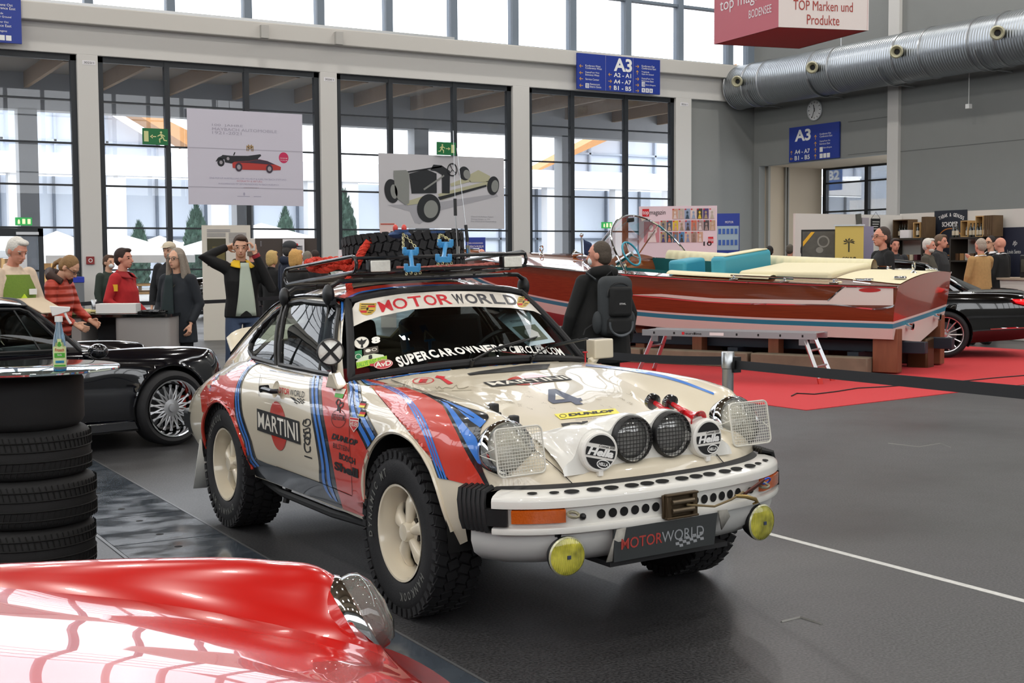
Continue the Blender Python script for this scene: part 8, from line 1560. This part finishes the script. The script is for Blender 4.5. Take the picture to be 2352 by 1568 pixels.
twist(rp_, coil, .020); twist(rp_, [RW(-1.35, -.38, 1.45), RW(-1.27, -.36, 1.53), RW(-1.27, -.32, 1.60), RW(-1.30, -.25, 1.66)], .022); twist(rp_, [RW(-1.30, -.40, 1.46), RW(-1.24, -.42, 1.40), RW(-1.22, -.42, 1.37)], .018)
tag(rp_.obj('tow_rope', ropem), 'coiled thick red rope on the near side of the roof rack', 'rope')
r2 = MB(); twist(r2, [RW(-1.02, -.25+.0, 1.50), RW(-1.0, -.12, 1.495), RW(-1.0, 0, 1.50), RW(-1.01, .22, 1.50), RW(-1.04, .34, 1.505)], .012); tag(r2.obj('lashing_rope', mat('rope_pink', 'b86a60', .8, noise=.3, nscale=120)), 'thin red and white rope laid along the rack front', 'rope')
bluh = mat('hook_blue', '3a8cc4', .35); chn = mat('chain_zinc', 'b9b48c', .35, .7)
for (px, py, px2, py2, ptx, pty), lb in (((943, 580, 947, 618, 926, 535), 'left blue rubber tightener with chain on the spare tyre'), ((1023, 562, 1019, 596, 1010, 537), 'right blue rubber tightener with chain on the spare tyre')):
    a_, b_ = CM.inverted() @ V(dp(px, py, 6.42)), CM.inverted() @ V(dp(px2, py2, 6.30)); o = thing('chain_tightener', lb, 'tightener', CM @ a_, CARR); a = V((0, 0, 0)); b_ = b_-a_; d = b_
    MB().tube([a, b_*.25, b_*.75, b_], [.016, .011, .011, .016], 8).obj('strap', bluh, o)
    for e in (a, b_): MB().box(e, (.018, .075, .03)).box(e+V((0, .034, .01)), (.02, .018, .035)).box(e+V((0, -.034, .01)), (.02, .018, .035)).obj('end_fork', bluh, o, bevel=.004)
    tp_ = CM.inverted() @ V(dp(ptx, pty, 6.5))-a_; ch = MB()
    for s in (-1, 1):
        st0 = a+V((.0, s*.04, .015)); L_ = (tp_-st0); n = 7
        for k in range(n):
            c = st0+L_*((k+.5)/n); t = L_.normalized(); u = (t.orthogonal().normalized() if k % 2 else t.cross(t.orthogonal()).normalized()); ch.tube([c+t*.011*cos(2*pi*q/10)+u*.006*sin(2*pi*q/10) for q in range(10)], .0024, 4, closed=True)
    for k in range(4):
        c = b_+V((.01*k-.01, .045-.03*k, -.018-.004*(k % 2))); ch.tube([c+V((.011*cos(2*pi*q/10), .003, .006*sin(2*pi*q/10))) for q in range(10)], .0024, 4, closed=True)
    ch.obj('chain', chn, o); MB().box(tp_+V((-.02, 0, .01)), (.06, .05, .012)).obj('ratchet_strap', mat('strap_blue', '1c3f6e', .7), o)
# aerials on the rack, red handles
for (bx_, by_), (mx_, my_), (tx_, ty_), lb in (((1051, 574), (1046, 495), (1041, 300), 'tall whip aerial nearer the tyre on the rack'), ((1075, 572), (1074, 555), (1049, 340), 'thin whip aerial further right on the rack')):
    d = 6.9; o = thing('whip_aerial', lb, 'aerial', dp(bx_, by_, d)); b0 = V(dp(bx_, by_, d)); m1 = V(dp(mx_, my_, d))-b0; t1 = V(dp(tx_, ty_, d))-b0
    MB().cyl((0, 0, 0), m1, .003, 6).obj('lower_rod', steel, o); MB().cyl(m1, m1+(t1-m1).normalized()*.09, .009, 8).obj('loading_coil', black, o); MB().cyl(m1+(t1-m1).normalized()*.09, t1, .0016, 5).obj('whip', steel, o); MB().cyl((0, 0, -.045), (0, 0, .02), .012, 8).obj('mount', chrome, o)
hm_ = thing('red_pliers', 'red plastic clip ears on top of the spare tyre', 'clip', dp(918, 530, 6.6)); 
for px in (908, 928): MB().ell(V(dp(px, 524, 6.6))-V(dp(918, 530, 6.6)), (.014, .014, .020), 10).obj('handle', mat('clip_red', 'd84a40', .4), hm_)
MB().ell((0, 0, -.02), (.06, .06, .02), 12).obj('body', mat('strap_blue'), hm_)
# sheet inside the rally windscreen
c_ = [V(dp(x, y, d)) for x, y, d in ((1214, 795, 6.62), (1275, 785, 6.6), (1212, 714, 6.95), (1135, 722, 7.0))]
sh_ = MB().add(c_+[p+V((0, .004, 0)) for p in c_], [(0, 1, 2, 3), (7, 6, 5, 4)]).obj('info_sheet', mat('sheet_pale_blue', 'a8bcc4', .6), sharp=0); tag(sh_, 'pale blue information sheet with car picture inside the rally windscreen', 'information sheet')
qm_ = quadmap([(0, 0), (1, 0), (1, 1), (0, 1)]); bil = lambda u, v: (c_[0]*(1-u)+c_[1]*u)*(1-v)+(c_[3]*(1-u)+c_[2]*u)*v-V((0, .004, 0))
put(lambda a: a.add([bil(.12, .12), bil(.86, .12), bil(.86, .58), bil(.12, .58)], [(0, 1, 2, 3)]), 'sheet_picture', mat('sheet_photo', '4a5444', .6, noise=.5, nscale=30), sh_); vs_, fs_, as_ = text2d('MOTORWORLD', .0, .2); put(lambda a: a.add([bil(.22+.5*v[0]/as_, .70+.07*v[1]) for v in vs_], fs_), 'sheet_lettering', blackp, sh_)
put(lambda a: a.add([bil(u, v)-V((0, .003, 0)) for u, v in ((.30, .22), (.66, .2), (.72, .34), (.60, .46), (.40, .46), (.28, .36))], [tuple(range(6))]), 'sheet_picture', mat('sheet_car', 'b8bcb8', .6), sh_)
# ---------------------------------------------------------------- outside the windows
gy = mat('outside_grey', 'b4b6ba', .8); gw = mat('outside_white', 'e6e6e8', .8); tim = wood('glulam_timber', 'b07a48', 'c8935c', .7, (1, 1, 6), 0, 2); joist = wood('joist_timber', '8a6e54', '9c8062', .8, (1, 6, 1), 0, 2); dkg = mat('outside_glazing', 'ccd5e2', .5); dkm = mat('outside_mullion', 'b2bccb', .6)
struct(MB().bx(-60, 130, YW+.3, 120, -.25, -.02), 'floor_outside', mat('paving_pale', '9d9c98', .9, noise=.15, nscale=2))
# covered walk: deck, joists, edge beam, columns
struct(MB().bx(-30, 60, YW+.35, 45.2, 7.75, 7.95), 'ceiling_walkway', mat('walk_soffit', '857c74', .9), sharp=0)
m = MB(); [m.bx(-30, 60, YW+.9+k*.95, YW+1.02+k*.95, 7.28, 7.75) for k in range(0)]
m = MB(); [m.bx(-20+k*2.32, -19.86+k*2.32, YW+.4, 44.6, 7.25, 7.75) for k in range(34)]; struct(m, 'trim_9', joist, sharp=0)
m = MB().bx(-30, 60, 44.6, 45.2, 6.55, 7.95); struct(m, 'trim_10', gy, sharp=0)
m = MB(); 
for px in (60, 553, 960, 1296): x = yp(px, 300, 44.9).x; m.bx(x-.3, x+.3, 44.6, 45.2, 0, 6.6)
x0 = yp(60, 300, 44.9).x; [m.bx(x0-8.2*k-.3, x0-8.2*k+.3, 44.6, 45.2, 0, 6.6) for k in (1, 2)]; struct(m, 'trim_11', gy, sharp=0)
# opposite halls: fascia band, glazed ground floor, gabled glass fronts with glulam arches
FYB = 80
A = lambda px, py: yp(px, py, FYB)
zt, zb = A(400, 362).z, A(400, 408).z
m = MB().bx(-40, 140, FYB-.6, FYB+.4, zb, zt); struct(m, 'wall_courtyard', gw, sharp=0)
m = MB(); 
for px in (40, 265, 500, 720, 800, 1020, 1265, 1420, 1540): x = A(px, 450).x; m.bx(x-.55, x+.55, FYB-.4, FYB+.4, 0, zb)
struct(m, 'trim_12', gw, sharp=0)
o = struct(MB().bx(-40, 140, FYB+1.6, FYB+2, 0, zb), 'window_courtyard', dkg, sharp=0)
m = MB(); [m.bx(-40+k*3.1, -39.85+k*3.1, FYB+1.4, FYB+1.6, 0, zb) for k in range(58)]; m.bx(-40, 140, FYB+1.4, FYB+1.6, zb*.45, zb*.45+.15); m.obj('frame_grid', mat('outside_frame', '66707e', .6), o, sharp=0)
def gable(pts_px, beam, label):       # glazed gable with grid and sloping timber
    P = [A(*p) for p in pts_px]; m = MB().add([p+V((0, 3, 0)) for p in P]+[p+V((0, 3.3, 0)) for p in P], [tuple(range(len(P))), tuple(range(len(P), 2*len(P)))[::-1]]); o = struct(m, 'window_'+label, mat('gable_glass', 'd3dbe8', .5), sharp=0)
    xs_ = [p.x for p in P]; zs_ = [p.z for p in P]; g = MB(); poly_ = [(p.x, p.z) for p in P]
    x = min(xs_)
    while x < max(xs_):
        col = [z for z in np.arange(min(zs_), max(zs_), .25) if inpoly(x, z, poly_)]
        if col: g.bx(x-.08, x+.08, FYB+2.7, FYB+2.95, min(col), max(col))
        x += 3.1
    z = min(zs_)
    while z < max(zs_):
        row = [x for x in np.arange(min(xs_), max(xs_), .5) if inpoly(x, z, poly_)]
        if row: g.bx(min(row), max(row), FYB+2.7, FYB+2.95, z-.07, z+.07)
        z += 1.9
    g.obj('frame_grid', dkm, o, sharp=0)
    b = [A(*p) for p in beam]; MB().add([p+V((0, .4, 0)) for p in b]+[p+V((0, 2.6, 0)) for p in b], [(0, 1, 2, 3), (7, 6, 5, 4), (0, 4, 5, 1), (1, 5, 6, 2), (2, 6, 7, 3), (3, 7, 4, 0)]).obj('glulam_beam', tim, o, sharp=0)
gable([(-700, 362), (-700, -60), (-200, -60), (215, 210), (430, 345), (440, 362)], [(-80, 20), (230, 195), (440, 300), (440, 335)], 'gable_left')
gable([(1240, 400), (1240, 392), (1460, 285), (1700, 160), (2400, 160), (2400, 400)], [(1180, 420), (1445, 280), (1700, 145), (1700, 190)], 'gable_right')
m = lookm(V(xp(1897, 438, 44)), (-1, 0, 0), (0, -1, 0)); o = tag(MB().prism([(0, 0), (1.0, 0), (1.0, 1.15), (0, 1.15)], -.06, 0, m).obj('hall_sign', mat('sign_blue_pale', '3f78c8', .5), sharp=0), 'blue B2 sign outside seen through the passage window', 'sign'); a = MB(); txt(a, 'B2', m @ M.Translation((0, 0, .01)), .12, .48, .45, .75, .04); a.obj('sign_lettering', whp, o, sharp=0); MB().prism([(.4, 1.15), (.45, 1.15), (.45, 2.4), (.4, 2.4)], -.05, -.02, m).obj('hanger', steel, o, sharp=0)
m = MB().bx(60, 60.5, 20, 60, 3.4, 5.2); struct(m, 'wall_side_court', gw, sharp=0); struct(MB().bx(61, 61.4, 15, 60, 0, 12), 'window_side_court', dkg, sharp=0); m = MB(); [m.bx(60.9, 61, 15+k*2, 15.12+k*2, 5.2, 12) for k in range(22)]; [m.bx(60.9, 61, 15, 60, z, z+.1) for z in (6.5, 7.8, 9.1, 10.4)]; struct(m, 'trim_13', dkm, sharp=0)
# parasols, cypresses, benches
parm = mat('parasol_white', 'f0efec', .8)
for i, (px, py, Y, w, lb) in enumerate([(30, 520, 57, 4.8, 'white parasol left of the glass door'), (240, 526, 51, 5.4, 'large white parasol between door and first column'), (366, 541, 68, 4.8, 'small far white parasol behind the cap wearer'), (600, 512, 52, 5.6, 'white parasol behind the two-car banner'), (790, 528, 58, 5.5, 'white parasol left of the chassis banner'), (130, 530, 64, 4.2, 'far white parasol seen in the first window bay'), (450, 545, 74, 4.6, 'far white parasol behind the cypress tree')]):
    p = yp(px, py, Y); zt_ = p.z; o = thing('parasol', lb, 'parasol', (p.x, Y, -.02)); w2 = w/2; ze = zt_-1.0
    MB().add([(0, 0, zt_+.02), (-w2, -w2, ze), (w2, -w2, ze), (w2, w2, ze), (-w2, w2, ze), (-w2, -w2, ze-.28), (w2, -w2, ze-.28), (w2, w2, ze-.28), (-w2, w2, ze-.28)], [(0, 1, 2), (0, 2, 3), (0, 3, 4), (0, 4, 1), (1, 5, 6, 2), (2, 6, 7, 3), (3, 7, 8, 4), (4, 8, 5, 1)]).obj('canopy', parm, o, sharp=0, solid=.01); MB().cyl((0, 0, 0), (0, 0, zt_), .05, 10).obj('pole', alu, o); MB().bx(-.45, .45, -.45, .45, 0, .1).obj('base', gy, o)
cyp = mat('cypress_green', '3f5a4c', .9, noise=.5, nscale=9, bump=.8); rng = random.Random(4)
for px, py, Y, lb in ((450, 473, 57, 'cypress tree left of the cream information panel'), (655, 478, 63, 'cypress tree behind the right half of the two-car banner'), (790, 440, 54, 'cypress tree beside the second white column'), (318, 513, 66, 'small far cypress behind the red polo shirt')):
    p = yp(px, py, Y); o = thing('cypress_tree', lb, 'tree', (p.x, Y, -.02)); h = p.z; rr_ = .55 if Y < 60 else .5; MB().cyl((0, 0, 0), (0, 0, .6), .09, 8).obj('trunk', joist, o); f_ = MB()
    f_.grid(lambda u, v: (lambda a, q: V((q*cos(a), q*sin(a), .4+(h-.4)*v)))(2*pi*u, rr_*(sin(pi*min(1, v*.5+.28))**.8)*(1-v**6)*(1+.12*sin(9*2*pi*u+v*23)+.10*sin(5*2*pi*u-v*41))), 40, 40, wu=True)
    for k in range(500):
        v = rng.random(); a = rng.random()*2*pi; q = rr_*(sin(pi*min(1, v*.5+.28))**.8)*(1-v**6); c = V((q*cos(a), q*sin(a), .4+(h-.4)*v)); d = V((cos(a)*.35, sin(a)*.35, 1)).normalized(); s_ = V((-sin(a), cos(a), 0))
        f_.add([c-s_*.05, c+s_*.05, c+d*.28], [(0, 1, 2)])
    f_.obj('foliage', cyp, o, sharp=0)
tw = wood('bench_timber', 'b88a4a', 'cfa05c', .6, (1, 8, 1), 0, 2)
bt = None
spots = [(170, 640, 48.5), (175, 655, 46.8), (318, 640, 48.5), (330, 655, 46.8), (345, 627, 51), (190, 628, 51), (420, 640, 49)]
for i, (px, py, Y) in enumerate(spots):
    x = yp(px, py, Y).x; o = thing('beer_table', 'folding wooden beer table with benches outside, ' + ['nearest the glass door, front row', 'front row left of the first column', 'behind the red polo shirt', 'front row behind the red polo shirt', 'back row right of the first column', 'back row left of the first column', 'rightmost one behind the long-haired visitor'][i], 'table', (x, Y, -.02), 0, 'beer tables outside'); MB().bx(-1.1, 1.1, -.25, .25, .74, .77).obj('table_top', tw, o); [MB().bx(s*.85-.02, s*.85+.02, -.22, .22, 0, .74).obj('leg_frame', frame, o) for s in (-1, 1)]
    for s in (-1, 1): MB().bx(-1.1, 1.1, s*.6-.12, s*.6+.12, .45, .48).obj('bench_seat', tw, o); [MB().bx(k*.85-.02, k*.85+.02, s*.6-.1, s*.6+.1, 0, .45).obj('bench_leg', frame, o) for k in (-1, 1)]
x = yp(175, 600, 60).x; m = thing('beer_hut', 'wooden hut with open front under the parasols outside', 'hut', (x-1, 69.5, -.02)); MB().bx(-3, 3, -.1, 1.5, 2.4, 2.6).obj('roof', gw, m); [MB().bx(-3+k*1.2-.08, -3+k*1.2+.08, -.1, 0, 0, 2.4).obj('post', tw, m) for k in range(6)]; MB().bx(-3, 3, 1.4, 1.5, 0, 2.4).obj('back_wall', tw, m); MB().bx(-3, 3, -.1, .3, .0, 1.05).obj('front_counter', tw, m)
p = yp(178, 700, 37.3); o = thing('waste_bin', 'grey waste bin with blue bag by the first column', 'bin', (7.62, 37.3, 0)); MB().bx(-.34, .34, -.25, .25, 0, 1.15).obj('body', mat('bin_grey', '777b80', .6), o, bevel=.02); MB().bx(-.35, .35, -.26, .26, 1.0, 1.17).obj('bag', mat('bin_blue', '2038b0', .4), o, bevel=.02)
